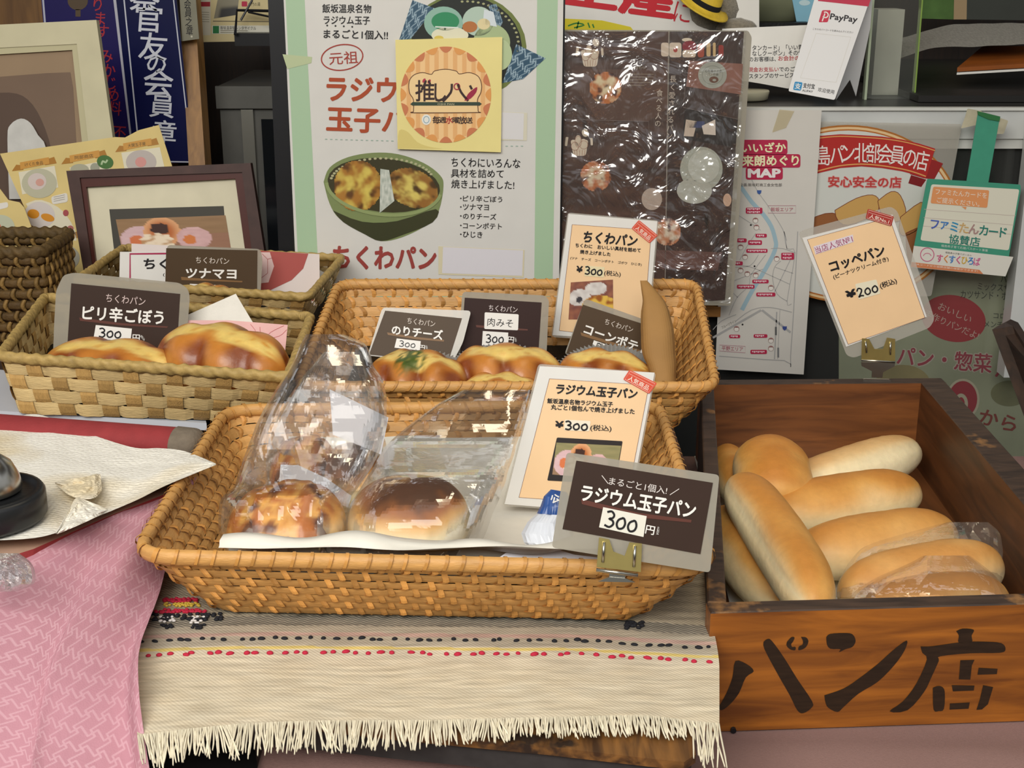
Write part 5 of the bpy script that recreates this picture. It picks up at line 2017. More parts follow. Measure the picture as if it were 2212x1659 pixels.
# ================================================================ left background
# picture frame
pf = thing('picture_frame', 'dark red-brown wooden picture frame with a cream mat, behind the pale baskets', 'picture frame', at_d(370, 590, 1.93))
S = Sheet(360, 460, 1.93, 8, 0)
O = [(143, 369), (541, 352), (586, 640), (190, 640)]; Iq = [(172, 384), (523, 372), (556, 640), (208, 640)]; J = [(186, 404), (508, 386), (543, 640), (216, 640)]
M_fr1 = pmat('dusty_brown_frame', '#47302a', .55, var=.2, scale=50); M_fr2 = pmat('mahogany_frame', '#4b1c12', .4, var=.1, scale=40)


def frame_strip(S, A_, B_, mat, nm, parent, k0, th):
    for e, name_ in ((0, 'top'), (1, 'right'), (3, 'left')):
        i, j = (e, (e + 1) % 4) if e != 3 else (3, 0)
        m = MB(); S.slab([A_[i], A_[j], B_[j], B_[i]], mat, th, k=k0, mb=m); m.build(nm, parent)


frame_strip(S, O, Iq, M_fr1, 'frame_bar', pf, 60, .016)
frame_strip(S, Iq, J, M_fr2, 'inner_bar', pf, 40, .012)
S.slab(J, pmat('cream_mat_board', '#d8d0b4', .7, var=.05, scale=30), .002, k=5)
S.poly([(236, 452), (483, 445), (500, 640), (258, 640)], I('#45423a'), 7)
bun_photo(S, [(250, 474), (487, 465), (500, 545), (266, 552)], 9, '#8a6a48', '#9c7a56')
S.poly([(266, 552), (500, 545), (503, 640), (275, 640)], I('#5b4a40'), 8)
S.build('mounted_photo', pf)

# egg flyers
M_fly = pmat('pale_yellow_flyer', '#d8c07c', .6, var=.10, scale=14)
RIB = I('#c8913e'); EGG = I('#b9b59a'); EGGI = I('#cfc6c0'); YLK = I('#d08a1e'); PKY = I('#cf9a8c'); FWH = I('#ddd5bb')
S = Sheet(190, 450, 2.03, 10, 0)
S.slab([(0, 332), (110, 316), (248, 296), (270, 297), (300, 281), (343, 270), (372, 360), (400, 640), (140, 640)], M_fly, .001)


def rib(S, x, y, w, word, ang=-.13):
    S.poly([(x - w * .62, y + 12 + w * .06), (x - w * .5, y - 2 + w * .06), (x - w * .3, y + 4), (x - w * .3, y + 14)], I('#a97424'), 2)
    S.poly([(x + w * .62, y + 6 - w * .08), (x + w * .55, y - 8 - w * .08), (x + w * .3, y - 8), (x + w * .3, y + 4)], I('#a97424'), 2)
    S.poly([(x - w * .4, y - 6 + w * .05), (x + w * .4, y - 8 - w * .07), (x + w * .42, y + 6 - w * .07), (x - w * .38, y + 9 + w * .05)], RIB, 3)
    S.T(word, x - w * .26, y + 3, x + w * .24, y - 2, 8, I('#5c4a28'), 4)


rib(S, 74, 353, 78, 'けくた食品'); rib(S, 182, 338, 80, '阿部商店'); rib(S, 296, 312, 76, '大関玉子屋')
S.poly([(40, 372), (118, 358), (126, 405), (48, 420)], FWH, 2); S.ell(85, 396, 38, 32, EGG, 3); S.ell(80, 392, 20, 18, I('#cfc0b8'), 4); S.ell(86, 394, 9, 8, PKY, 5)
S.poly([(150, 362), (235, 345), (240, 380), (160, 390)], FWH, 2); S.ell(172, 366, 20, 12, I('#a8a48c'), 3); S.ell(205, 362, 10, 10, I('#9a9a86'), 4)
S.ell(227, 350, 18, 14.5, I('#3f6a2c'), 4, 15); S.line(smooth2([(219, 356), (222, 348), (228, 351), (232, 345)]), 4, I('#a9bd92'), 5)
S.poly([(262, 330), (345, 318), (356, 364), (270, 370)], FWH, 2); S.ell(305, 350, 33, 26, I('#b9aea6'), 3); S.ell(304, 350, 12, 11, I('#cf9088'), 4)
S.poly(smooth2([(56, 440), (90, 432), (140, 460), (165, 520), (90, 500)], 3), FWH, 2)
S.ell(86, 464, 33, 28, EGGI, 3, 12); S.ell(72, 462, 13, 10, YLK, 4, 10); S.ell(103, 470, 15, 8, YLK, 4, 18)
S.poly(rr([(110, 425), (145, 416), (147, 436), (113, 442)], 6), I('#ded8cc'), 3)
for i in range(3):
    S.line([(116, 426 + i * 4.5), (140, 421 + i * 4.5)], 1, I('#8f8a80'), 4)
S.ell(142, 460, 6, 7, I('#a4484a'), 4); S.ell(152, 494, 7, 7, I('#a8605a'), 4)
rib(S, 134, 512, 66, '阿部ハイエッグ'); S.ell(136, 557, 36, 29, I('#a8a494'), 3); S.ell(134, 551, 20, 16, I('#c4b6ae'), 4)
S.build_o = S.build('egg_flyer')
tag(S.build_o, 'pale yellow egg flyer with torn top edge tucked behind the brown picture frame', 'flyer', 'pale yellow egg flyers')
S = Sheet(60, 520, 1.995, 12, 0)
S.slab([(-60, 375), (0, 408), (18, 432), (42, 437), (52, 448), (124, 640), (-60, 640)], M_fly, .001)
S.poly(rr([(-40, 446), (17, 436), (18, 448), (-40, 462)], 5), I('#ded8cc'), 2)
S.ell(2, 492, 30, 28, I('#b9bba0'), 2); S.ell(-8, 490, 10, 10, I('#c66a4a'), 3); rib(S, 30, 545, 60, '食堂')
tag(S.build('egg_flyer'), 'second pale yellow flyer at the left edge, partly covered by the seagrass basket', 'flyer', 'pale yellow egg flyers')

# white frame leaning at far left
wf = thing('picture_frame', 'cream-white empty frame with a faded brown backing at the top left', 'picture frame', at_d(90, 430, 2.12))
S = Sheet(100, 250, 2.12, 6, 0)
O = [(-80, 57), (208, 43), (262, 430), (-80, 430)]; Iq = [(-80, 107), (166, 95), (205, 430), (-80, 430)]; J = [(-80, 122), (156, 108), (190, 430), (-80, 430)]
M_wf = pmat('aged_white_paint', '#cfc7a4', .55, var=.06, scale=20)
for a_, b_, nm in (([O[0], O[1], Iq[1], Iq[0]], M_wf, 'frame_bar'), ([O[1], O[2], Iq[2], Iq[1]], M_wf, 'frame_bar'), ([Iq[0], Iq[1], J[1], J[0]], pmat('aged_white_inner', '#c2ba94', .55), 'inner_bar'), ([Iq[1], Iq[2], J[2], J[1]], pmat('aged_white_inner', '#c2ba94', .55), 'inner_bar')):
    m = MB(); S.slab(a_, b_, .014, k=(40 if nm == 'frame_bar' else 30), mb=m); m.build(nm, wf)
S.slab(J, pmat('faded_tan_backing', '#9b8265', .6, var=.06, scale=10), .003, k=2)
S.poly([(-80, 172), (100, 158), (152, 156), (158, 190), (172, 430), (-80, 430)], pmat('faded_brown_print', '#7a6350', .6, var=.10, scale=8), 4)
S.poly(smooth2([(-60, 205), (20, 200), (60, 215), (90, 260), (112, 330), (120, 430), (-60, 430)], 3), pmat('brown_bust_shape', '#5b473a', .6, var=.08, scale=8), 5)
o = S.build('backing_print', wf)
m = MB(); S.slab(smooth2([(20, 430), (16, 300), (22, 270), (45, 256), (66, 266), (82, 292), (100, 322), (110, 430)], 3), pmat('crumpled_white_card', '#cfcdc6', .6, var=.1, scale=40, bump=.3), .001, k=45, mb=m)
tag(m.build('paper_tag'), 'small crumpled white paper leaning against the cream-white frame', 'paper')

# enamel plates on the wall post
NAVY = pmat('navy_enamel', '#0b1242', .25, var=.1, scale=10, spec=.5); PURP = pmat('violet_enamel', '#1c1358', .3, var=.1, scale=10, spec=.5)
S = Sheet(330, 170, 2.33, 0, 0)
S.slab([(244, -60), (375, -60), (419, 352), (291, 352)], NAVY, .004)
S.line([(262, -60), (302, 340)], 3, I('#c9cbd6'), 1); S.line([(368, -60), (415, 350)], 2.5, I('#c9cbd6'), 1); S.line([(300, 348), (416, 350)], 2.5, I('#c9cbd6'), 1)
for ch, x, y, w in (('察', 313, -6, 56), ('官', 321, 40, 54), ('友', 331, 100, 54), ('の', 338, 139, 40), ('会', 342, 178, 56), ('員', 350, 230, 46), ('章', 355, 285, 46)):
    S.TC(ch, x, y, w, w * .95, I('#d3d5de'), 2, .012, 4)
tag(S.build('enamel_sign'), 'navy enamel sign with large white vertical characters beside the wooden post', 'sign')
S = Sheet(180, 100, 2.36, 0, 0)
S.slab([(84, -60), (246, -60), (296, 360), (120, 360)], PURP, .004)
S.line([(88, -60), (98, 60)], 4, I('#b9bacb'), 1); S.line([(241, -60), (288, 330)], 7, I('#c9c8d2'), 1)
for ch, x, y in (('あ', 208, -24), ('り', 211, 10), ('ま', 217, 40), ('す', 222, 68), ('み', 230, 122), ('か', 236, 152), ('じ', 240, 180), ('め', 244, 205), ('料', 248, 234), ('不', 258, 287)):
    S.TC(ch, x, y, 25, 27, I('#b3303a'), 2, .006, 4)
S.ell(168, 2, 22, 20, I('#5a4a38'), 2, n=18); S.rect(163, 20, 174, 36, I('#5a4a38'), 2)
tag(S.build('enamel_sign'), 'violet enamel sign with red vertical writing behind the cream-white frame', 'sign')
S = Sheet(405, 40, 2.31, 0, 0)
S.slab([(385, -60), (418, -60), (430, 84), (393, 89)], pmat('grey_metal_plate', '#85826f', .45, var=.1, scale=30), .002)
for i, ch in enumerate('会員之章'):
    S.TC(ch, 405 + i * 1.5, 9 + i * 19, 13, 17, BLK, 1, .006, 3)
S.ell(414, 79, 2.4, 2.4, I('#c9c4b0'), 2, n=8)
tag(S.build('metal_plate'), 'narrow grey metal plate with vertical black characters on the wooden post', 'plate')
m = MB()
a = at_d(384, -60, 2.345); b = at_d(416, -60, 2.345); c_ = at_d(446, 400, 2.345); dd_ = at_d(410, 400, 2.345)
m.prism([a, b, c_, dd_], (0, .05, 0), wood('post_wood', '#7a5428', '#a87a40', scale=5, stretch=(12, 12, 1)))
tag(m.build('wooden_post'), 'honey-brown wooden post right of the navy enamel sign', 'post')
# wall leaflet top
S = Sheet(500, 30, 2.45, 0, 0)
S.slab([(412, -60), (620, -60), (620, 88), (430, 91)], pmat('cream_leaflet', '#d3c393', .6, var=.05, scale=20), .001)
S.poly([(415, -60), (455, -60), (455, 76), (428, 76)], I('#cfc8b4'), 1); S.rect(420, 4, 454, 14, I('#a32f38'), 2)
S.pic([(470, 0), (516, -2), (512, 32), (462, 40)], 14, 12, lambda u, v: mixc(lin('#8c8672'), lin('#3a3a3a'), sstep(.3, .6, v) * sstep(.1, .3, u)), M_print, 2)
S.line([(460, 45.5), (620, 47)], 1.5, I('#5f574a'), 2); S.rect(522, 3, 534, 14, I('#b8304a'), 2, 2); S.T('大門の湯', 536, 9, 562, 9, 8, I('#55503f'), 2)
S.rect(458, 55, 620, 73, I('#d9d6c6'), 2); S.rect(460, 56, 473, 72, I('#2f7a44'), 3); S.T('飯坂温泉駅レンタサイクル', 476, 60, 553, 61, 8, BLK, 3)
for i in range(2):
    S.line([(476, 66 + i * 4), (535 - i * 12, 66.5 + i * 4)], 1.6, I('#8b8672'), 3)
for i in range(5):
    S.line([(428, 26 + i * 5), (452, 27 + i * 5)], 1, I('#8b8672'), 2)
tag(S.build('leaflet'), 'cream printed leaflet pinned on the wall above the dark gap at top left', 'leaflet')
m = MB()
a = at_d(560, 60, 2.42)
m.box((at_d(505, 75, 2.42).x, a.y, at_d(505, 100, 2.42).z), (at_d(640, 75, 2.42).x, a.y + .1, at_d(505, 72, 2.42).z), M_black)
m.tube([at_d(508, 75, 2.41), at_d(512, 22, 2.41), at_d(600, 24, 2.41)], .003, M_black, 6)
m.tube([at_d(520, 44, 2.405), at_d(545, 0, 2.405)], .002, M_black, 6)
m.tube([at_d(536, 26, 2.405), at_d(600, 40, 2.405)], .002, M_black, 6)
tag(m.build('wire_rack'), 'black wire rack in front of the cream leaflet at top left', 'rack')
# steel cabinet in the dark gap
sc_ = thing('steel_cabinet', 'dull grey steel cabinet in the dark gap left of the poster board', 'cabinet', at_d(540, 640, 2.45))
M_cab = pmat('dull_steel_paint', '#5b5a55', .5, metal=.3, var=.15, scale=20)
p = at_d(472, 185, 2.45)
zt = p.z
m = MB(); m.box((p.x, p.y, -.2), (p.x + .32, p.y + .35, zt), M_cab); m.build('cabinet_body', sc_)
m = MB(); m.box((p.x - .004, p.y - .012, zt - .040), (p.x + .32, p.y - .0005, zt), M_cab); m.build('top_rail', sc_)
m = MB(); m.box((p.x + .04, p.y - .010, -.2), (p.x + .062, p.y - .0005, zt - .042), pmat('bare_aluminium', '#a5a59d', .3, metal=.9)); m.build('door_edge', sc_)
m = MB(); m.box((p.x + .075, p.y - .004, -.2), (p.x + .32, p.y - .0005, zt - .06), pmat('dark_glass', '#14181c', .08, spec=.6)); m.build('glass_door', sc_)
# seagrass basket
SEA = dict(stake=.013, rows=9, rw=.9, th_row=.002, amp_row=.0012, sw=.007, th_st=.0022, amp_st=.0032, slant=.4, zig=.5, rr=.022, bow=.002, ssgn=-1,
           mrow=pmat('dark_seagrass', '#5a4320', .7, attr='tint', var=.25, scale=120, bump=.5, bscale=300), mst=pmat('seagrass', '#8a6c3a', .7, attr='tint', var=.25, scale=120, bump=.5, bscale=300),
           mrim=pmat('seagrass_rim', '#604a28', .7, attr='tint', var=.3, scale=120, bump=.5, bscale=300), rim=.008, rimstyle='rope', seed=6, smooth=True)
a = at_d(92, 552, 1.74)
zt = a.z
basket('seagrass_basket', 'dark braided seagrass basket cut off by the left edge', 'basket', [(a.x - .22, a.y, zt), (a.x, a.y, zt), (a.x, a.y + .13, zt), (a.x - .22, a.y + .13, zt)],
       [(a.x - .21, a.y + .006, zt - .135), (a.x + .002, a.y + .006, zt - .135), (a.x - .004, a.y + .12, zt - .135), (a.x - .21, a.y + .12, zt - .135)], SEA)
m = MB(); m.box((a.x - .2, a.y + .01, .0005), (a.x - .01, a.y + .11, zt - .1365), M_stand)
tag(m.build('wooden_stand'), 'dark stand beneath the seagrass basket at the left edge', 'stand')
m = MB(); m.box((-1.2, 1.90, -1.19), (-.05, 2.38, -.001), M_stand)
tag(m.build('wooden_stand'), 'dark low chest behind the counter that carries the frames', 'stand')

# ================================================================ glass case and what is on it, right
YC = 1.87
zc = at_y(1900, 232, YC).z
XL = at_y(1215, 232, YC).x
case = thing('glass_case', 'white-edged glass display case behind the wooden bread box', 'display case', (.45, YC + .3, 0))
M_alu = pmat('white_aluminium', '#c9c9c2', .35, var=.08, scale=20, spec=.5)
M_alu2 = pmat('aluminium_strip', '#cfd0cc', .25, metal=.15, var=.1, scale=10)
zb = at_y(1900, 300, YC).z
m = MB(); m.box((XL, YC, zb), (1.3, YC + .03, zc - .004), M_alu2); m.build('front_rail', case)
m = MB(); m.box((XL, YC - .004, zc - .004), (1.3, YC + .010, zc), M_alu); m.build('top_edge', case)
m = MB(); m.box((XL, YC + .0105, zc - .004), (1.3, YC + .62, zc), pmat('dark_case_top', '#2c2b29', .4)); m.build('top_panel', case)
zb2 = at_y(1900, 322, YC).z
m = MB(); m.box((XL, YC + .004, zb2), (1.3, YC + .03, zb - .0005), M_alu); m.build('lower_rail', case)
m = MB(); m.box((XL, YC + .012, -.2), (1.3, YC + .016, zb2 - .001), film('case_glass', (.93, .95, .93), veil=.02, gloss=.25, rough=.02, bump=0)); m.build('glass_pane', case)
m = MB(); m.box((XL, YC + .55, -.2), (1.3, YC + .56, zc - .006), pmat('dark_case_lining', '#15171a', .5)); m.build('back_panel', case)
m = MB(); m.box((XL, YC + .03, -.2), (XL + .006, YC + .55, zc - .006), pmat('dark_case_lining', '#15171a', .5)); m.build('side_panel', case)
m = MB(); m.box((XL, YC + .02, -1.19), (1.3, YC + .56, -.201), pmat('case_plinth', '#2a2a2c', .5)); m.build('plinth', case)
p0 = at_y(2199, 500, YC - .02)
m = MB(); m.box((p0.x, YC - .03, -.02), (p0.x + .03, YC - .001, zc - .012), M_alu2); m.build('corner_post', case)
m = MB(); m.box((at_y(1480, 660, YC).x, YC - .022, at_y(1500, 676, YC).z), (at_y(1552, 660, YC).x, YC - .001, at_y(1500, 655, YC).z), wood('ledge_wood', '#8a5a28', '#b07a3c')); 
tag(m.build('wooden_batten'), 'small strip of orange wood under the brown laminated collage', 'batten')

# town map
S = SY(1660, 520, YC - .020)
M_map = pmat('map_paper', '#cbc6bd', .55, var=.03, scale=20)
S.slab([(1570, 238), (1775, 238), (1736, 809), (1545, 798)], M_map, .0006)
GRY, RIV, MRD = I('#a5a3a0'), I('#9ab4be'), I('#b02a4a')
m4 = crop(1540, 230, 5.72); m5 = crop(1540, 500, 5.184)
riv = m4([(340, 985), (480, 1180), (620, 1330), (720, 1480), (770, 1640)]) + m5([(705, 170), (660, 290), (560, 470), (430, 680), (325, 880)])
S.line(smooth2(riv), 9, RIV, 1)
for r_, w in ((m4([(480, 905), (560, 1060), (690, 1240), (860, 1510), (910, 1659)]), 1.3), (m5([(795, 0), (830, 190), (920, 240), (830, 780), (880, 810)]), 1.3), (m5([(250, 1010), (430, 880), (640, 850), (885, 905)]), 1.6),
              (m5([(0, 1190), (540, 880)]), 4.5), (m5([(550, 880), (870, 1130)]), 4.5), (m5([(950, 0), (870, 1395), (800, 1445), (70, 1395)]), 1.8), (m5([(690, 1430), (715, 900)]), 2.6), (m5([(725, 1430), (750, 880)]), 1.1),
              (m5([(240, 370), (430, 400), (640, 490), (860, 590)]), 1.3), (m5([(700, 400), (900, 470)]), 1.2), (m5([(870, 310), (690, 680)]), 1.3), (m5([(650, 190), (780, 190), (920, 240)]), 1.3), (m5([(760, 330), (690, 400), (670, 540), (720, 700), (830, 780)]), 1.4),
              (m5([(180, 940), (270, 740), (400, 610), (430, 480), (590, 260)]), 1.3), (m5([(230, 690), (280, 740)]), 1.2), (m5([(250, 400), (420, 380), (510, 260)]), 1.2), (m5([(0, 1100), (100, 1000), (260, 930)]), 1.4), (m5([(240, 550), (420, 480), (560, 420)]), 1.2), (m5([(300, 320), (380, 170), (480, 20)]), 1.2), (m5([(830, 200), (800, 0)]), 1.1),
              (m4([(310, 1340), (480, 1450), (590, 1530)]), 1.2)):
    S.line(smooth2(r_), w, GRY, 2)
for (x0, y0, x1, y1) in ((1611, 448.5, 1647, 461.5), (1632, 505, 1656.5, 513), (1592, 515, 1613, 523.5), (1616, 519, 1646, 529), (1612, 537.6, 1658, 546), (1687.5, 546, 1715.5, 561), (1584, 564.6, 1604.6, 573), (1625, 604, 1660.5, 612), (1592, 615, 1630, 623.5),
                         (1633.5, 632, 1675, 640.5), (1575, 723, 1599, 730.5), (1628, 722, 1657.7, 729.6), (1621, 755.6, 1656.7, 764.7)):
    S.rect(x0, y0, x1, y1, MRD, 3, 3)
    rws = 2 if y1 - y0 > 11 else 1
    for q in range(rws):
        yy = y0 + (y1 - y0) * (q + .5) / rws
        n_ = int((x1 - x0 - 6) / 4)
        for i in range(n_):
            S.rect(x0 + 3.5 + i * 4, yy - 2, x0 + 6.4 + i * 4, yy + (1.8 if i % 2 else .6), I('#e3c9cc'), 4)
for x, y in m5([(310, 170), (360, 280), (715, 300), (310, 430), (385, 470), (480, 485), (650, 625), (265, 1085), (650, 1215), (650, 1305)]) + [(1632, 475), (1634, 490)]:
    S.ell(x, y + 1, 6, 6, I('#8f6a62'), 3, n=14); S.ell(x, y + 2, 5, 4.6, I('#dcd5cc'), 4, n=14); S.rect(x - 4.5, y - 4, x + 4.5, y - 1.5, I('#9c6a66'), 4, 1)
S.rect(1600, 302, 1701, 334, MRD, 3, 6); S.rect(1598, 333, 1729, 362, MRD, 3, 6); S.rect(1611, 361, 1691, 388, MRD, 3, 6)
TY = I('#e6dfb4')
S.T('いいざか', 1602, 319, 1698, 318, 22, TY, 5, bold=.03); S.T('来朗めぐり', 1603, 347.5, 1726, 346.5, 24, TY, 5, bold=.03); S.T('MAP', 1615, 374, 1687, 374, 20, I('#e3dcd8'), 5, bold=.05)
S.T('企画:飯坂町商工会女性部', 1598, 399, 1689, 399.5, 7, I('#55504c'), 4)
S.line([(1659, 444), (1719, 444), (1719, 460), (1659, 460)], 1, I('#b98a94'), 4, closed=True); S.T('飯坂エリア', 1665, 452, 1713, 452.5, 9, I('#b05a6a'), 5)
S.line([(1554.5, 745), (1610, 748), (1610, 762), (1554.5, 758)], 1, I('#b98a94'), 4, closed=True); S.T('平野エリア', 1559, 752, 1605, 754.5, 9, I('#b05a6a'), 5)
S.T('フルーツライン', 1559, 708, 1590, 693, 6, I('#77726c'), 4)
for x, y in ((1630, 575), (1604, 701), (1622, 486)):
    S.ell(x, y, 2, 2, BLK, 4, n=8)
S.poly([(1690, 705), (1700, 705), (1699, 711), (1695, 714), (1691, 711)], I('#3c4a86'), 4)
S.poly([(1635, 411), (1645, 411), (1644, 417), (1640, 420), (1636, 417)], I('#3c5a96'), 4)
S.rect(1674, 706, 1678, 724, I('#5a5a5a'), 4); S.rect(1679, 751, 1683, 772, I('#7a7a7a'), 4)
mp_ = S.build('town_map')
tag(mp_, 'white town map leaflet with red labels taped to the display case', 'map')
S2 = SY(1660, 260, YC - .021)
S2.poly([(1684, 236), (1716, 240), (1698, 276), (1668, 286)], film('tan_tape', (.9, .85, .72), veil=.25, veil_col=(.75, .68, .5), gloss=.1, bump=0), 0)
S2.build('sticky_tape', mp_)

# brown laminated collage
col_ = thing('laminated_collage', 'brown glossy laminated collage of bread photos in crinkled film', 'poster', at_d(1415, 655, 1.80))
S = Sheet(1410, 360, 1.80, 3, 0)
M_film = film('crinkled_film', (.99, .99, .99), veil=.015, gloss=.60, rough=.08, gmin=.11, bump=.8, bscale=20, dist=.012)
pm = MB()
S.slab(rr([(1216, 64), (1616, 66), (1624, 80), (1584, 640), (1578, 660), (1210, 656)], 5), M_pouch, .0004, k=-3, mb=pm); pm.build('laminate_pouch', col_)


def plank(seed, a_, b_):
    def fn(u, v):
        n_ = noise.noise(Vector((u * 3 + seed, v * 26, seed))) + .5 * noise.noise(Vector((u * 9, v * 60, seed)))
        kn = sstep(.55, .75, noise.noise(Vector((u * 7 + seed, v * 8, 9 + seed))))
        return mixc(mixc(lin(a_), lin(b_), .5 + .6 * n_), lin('#1d130f'), kn)
    return fn


S.pic([(1219, 68), (1444, 68), (1436, 655), (1211, 655)], 50, 130, plank(1, '#3a2721', '#5b4035'), M_print, 1)
S.pic([(1447, 68), (1607, 68), (1566, 648), (1437, 655)], 40, 130, plank(5, '#33241f', '#4b362f'), M_print, 1)
S.poly(m4 and [(1250, 200), (1290, 258), (1400, 262), (1442, 235), (1440, 150), (1260, 150)], pmat('photo_brown', '#5d4236', .4, var=.12, scale=30), 2)
S.line([(1444.5, 68), (1443, 160), (1436, 655)], 1.6, I('#9a8c80'), 3)
S.line([(1218, 258), (1401, 262), (1404, 330)], 1, I('#80706a'), 3); S.line([(1480, 188), (1476, 232), (1595, 258)], 1, I('#80706a'), 3)
S.pic([(1272, 153), (1344, 153), (1344, 226), (1272, 226)], 36, 36, bread_fn(.5, .5, .5, .5, 2, '#43221a', '#c07038', '#e3cfa6'), M_print, 4)
S.pic([(1252, 346), (1322, 346), (1322, 415), (1252, 415)], 36, 36, bread_fn(.5, .5, .5, .5, 12, '#4a2820', '#bd7044', '#e0cdae'), M_print, 4)
S.pic([(1412, 470), (1472, 470), (1472, 532), (1412, 532)], 30, 30, bread_fn(.5, .5, .5, .5, 22, '#4a2820', '#c58058', '#dfcdb4'), M_print, 4)
CRM = I('#d8c6ae'); CLN = I('#a5705c')
for ox, oy, sc2 in ((1275, 118, 1.0), (1252, 312, .95)):
    S.poly(rr([(ox - 21 * sc2, oy - 10), (ox + 20 * sc2, oy - 10), (ox + 14 * sc2, oy + 26 * sc2), (ox - 14 * sc2, oy + 26 * sc2)], 6), CRM, 4)
    S.ell(ox - 3, oy - 8, 7, 12, CRM, 5); S.ell(ox + 12, oy - 26 * sc2, 7, 8.5, CRM, 5, -25); S.ell(ox - 10, oy + 3, 8, 9, CRM, 5); S.ell(ox + 8, oy - 2, 9, 10, CRM, 5)
    for cx_, cy_, a_, b_ in ((ox - 3, oy - 6, 7, 12), (ox - 10, oy + 4, 8, 9), (ox + 9, oy + 1, 9, 9)):
        S.ring(cx_, cy_, a_, b_, .8, CLN, 6, n=20)
    for q in range(5):
        S.line([(ox - 12 + q * 6, oy + 12), (ox - 10 + q * 5, oy + 25)], .8, CLN, 6)
    S.poly(rr([(ox - 30, oy - 16), (ox - 24, oy - 16), (ox - 27, oy + 4), (ox - 32, oy + 3)], 2), CRM, 5)
    S.poly(rr([(ox + 23, oy - 14), (ox + 28, oy - 14), (ox + 29, oy + 2), (ox + 24, oy + 2)], 2), CRM, 5)
S.T('ラジウム玉子パン', 1352, 146, 1395, 146.5, 5, I('#b9a78c'), 4)
for i in range(5):
    S.line([(1350, 160 + i * 6), (1412 - (20 if i == 4 else 0), 160.5 + i * 6)], 1.6, I('#8c7a68'), 4)
for i, ch in enumerate('長く愛されるパン'):
    S.TC(ch, 1454 - i * 1.1, 171 + i * 17.5, 12.5, 13.5, I('#cfbfae'), 4)
for i, ch in enumerate('食べる人の'):
    S.TC(ch, 1425 - i * 1.0, 201 + i * 16.5, 12, 13, I('#cfbfae'), 4)
# small food icons
for x0, y0, x1, y1, c_ in ((1428, 92, 1445, 122, '#d6c2ac'), (1446, 92, 1472, 124, '#d6c2ac'), (1474, 96, 1504, 108, '#8c2f38'), (1474, 108, 1503, 124, '#d6c2ac'), (1507, 94, 1521, 124, '#a8503c'), (1526, 92, 1535, 122, '#cfae7c'), (1540, 92, 1546, 122, '#d0b07c'), (1552, 97, 1563, 122, '#98382f')):
    S.rect(x0, y0, x1, y1, I(c_), 4, 6)
S.ell(1459, 108, 4.5, 5, I('#b04a40'), 5); S.ell(1484, 86, 11, 4, I('#e0cfb4'), 5); S.ell(1489, 98, 15, 10, I('#8c2f38'), 5)
S.poly([(1489, 131), (1605, 138), (1600, 204), (1482, 187)], pmat('pink_brown_photo', '#8c5f50', .4, var=.15, scale=40), 3)
S.ell(1539, 162, 31, 29, I('#a5a598'), 4); S.ring(1539, 162, 22, 20, 1, I('#8b8b7e'), 5)
S.T('心を揺さぶる', 1523, 153, 1558, 154, 6, I('#4f4a42'), 6); S.T('パンの会', 1528, 160, 1552, 161, 5.5, I('#4f4a42'), 6); S.ell(1542, 172, 10, 7, I('#6d4c3c'), 5); S.ell(1543, 173, 4, 2.6, I('#a5a598'), 6)
S.poly([(1480, 232), (1594, 258), (1588, 318), (1474, 300)], I('#2f2624'), 3); S.poly([(1482, 258), (1506, 262), (1498, 295), (1477, 294)], I('#cdb8a4'), 4); S.poly([(1516, 272), (1545, 258), (1546, 292), (1520, 290)], I('#d8c8b8'), 4); S.rect(1484, 262, 1522, 276, I('#3a3f66'), 4)
S.ell(1515, 365, 46, 48, I('#a9a99a'), 3); S.ell(1500, 412, 38, 28, I('#b4b2a4'), 4); S.ell(1520, 360, 34, 36, I('#bdbcae'), 5)
S.ell(1408, 430, 22, 24, I('#b9a596'), 4); S.ell(1571, 432, 9, 14, I('#cda88e'), 4)
S.pic([(1418, 540), (1560, 545), (1550, 585), (1415, 580)], 20, 8, plank(9, '#5a3a34', '#7a5a50'), M_print, 3)
S.ell(1460, 612, 22, 10, I('#d8d2c8'), 4)
S.build('collage_print', col_)
# crinkled film in front: real wrinkles
nx, ny = 90, 130
rows = []
for j in range(ny + 1):
    row = []
    for i in range(nx + 1):
        u, v = i / nx, j / ny
        px = 1214 + (1612 - 1214) * u - 36 * v * u
        py = 66 + 588 * v
        w_ = .12 + .88 * sstep(.3, .55, v) * sstep(.2, .45, u)
        hgt = .0030 * w_ * ridge(u * 7, v * 8, 2.0) + .0006 * w_ * noise.noise(Vector((u * 30, v * 26, 3))) + .0010 * sstep(.25, .33, v) * sstep(.5, .42, v) * sin(u * 90)
        row.append(S.P(px, py, 9) + S.n * (.0022 + hgt))
    rows.append(row)
m = MB(); m.grid(rows, M_film); m.build('crinkled_cover', col_, smooth=True)

# banner behind the collage
S = Sheet(1400, 20, 1.95, 0, 0)
S.slab([(1216, -80), (1640, -80), (1640, 68), (1216, 66)], M_white, .001)
S.T('土産', 1214, -30, 1462, 2, 86, I('#bf2530'), 2, bold=.04)
S.T('に', 1457, 24, 1492, 30, 44, I('#c0303a'), 2)
S.poly([(1218, 40), (1300, 44), (1362, 58), (1370, 68), (1216, 67)], I('#d2c22c'), 2)
S.line(smooth2([(1227, 56), (1245, 50), (1262, 54), (1240, 60)]), 3, I('#2f7a34'), 3); S.line([(1270, 49), (1274, 60)], 3, I('#2f7a34'), 3); S.line([(1280, 52), (1283, 60)], 3, I('#2f7a34'), 3); S.line([(1250, 46), (1246, 62)], 3, I('#2f7a34'), 3)
tag(S.build('banner'), 'white banner with big red characters above the brown collage', 'banner')

# furry toy with a yellow hat
toy = thing('soft_toy', 'grey furry toy wearing a yellow straw hat on top of the display case', 'toy', at_d(1535, 62, 1.93))


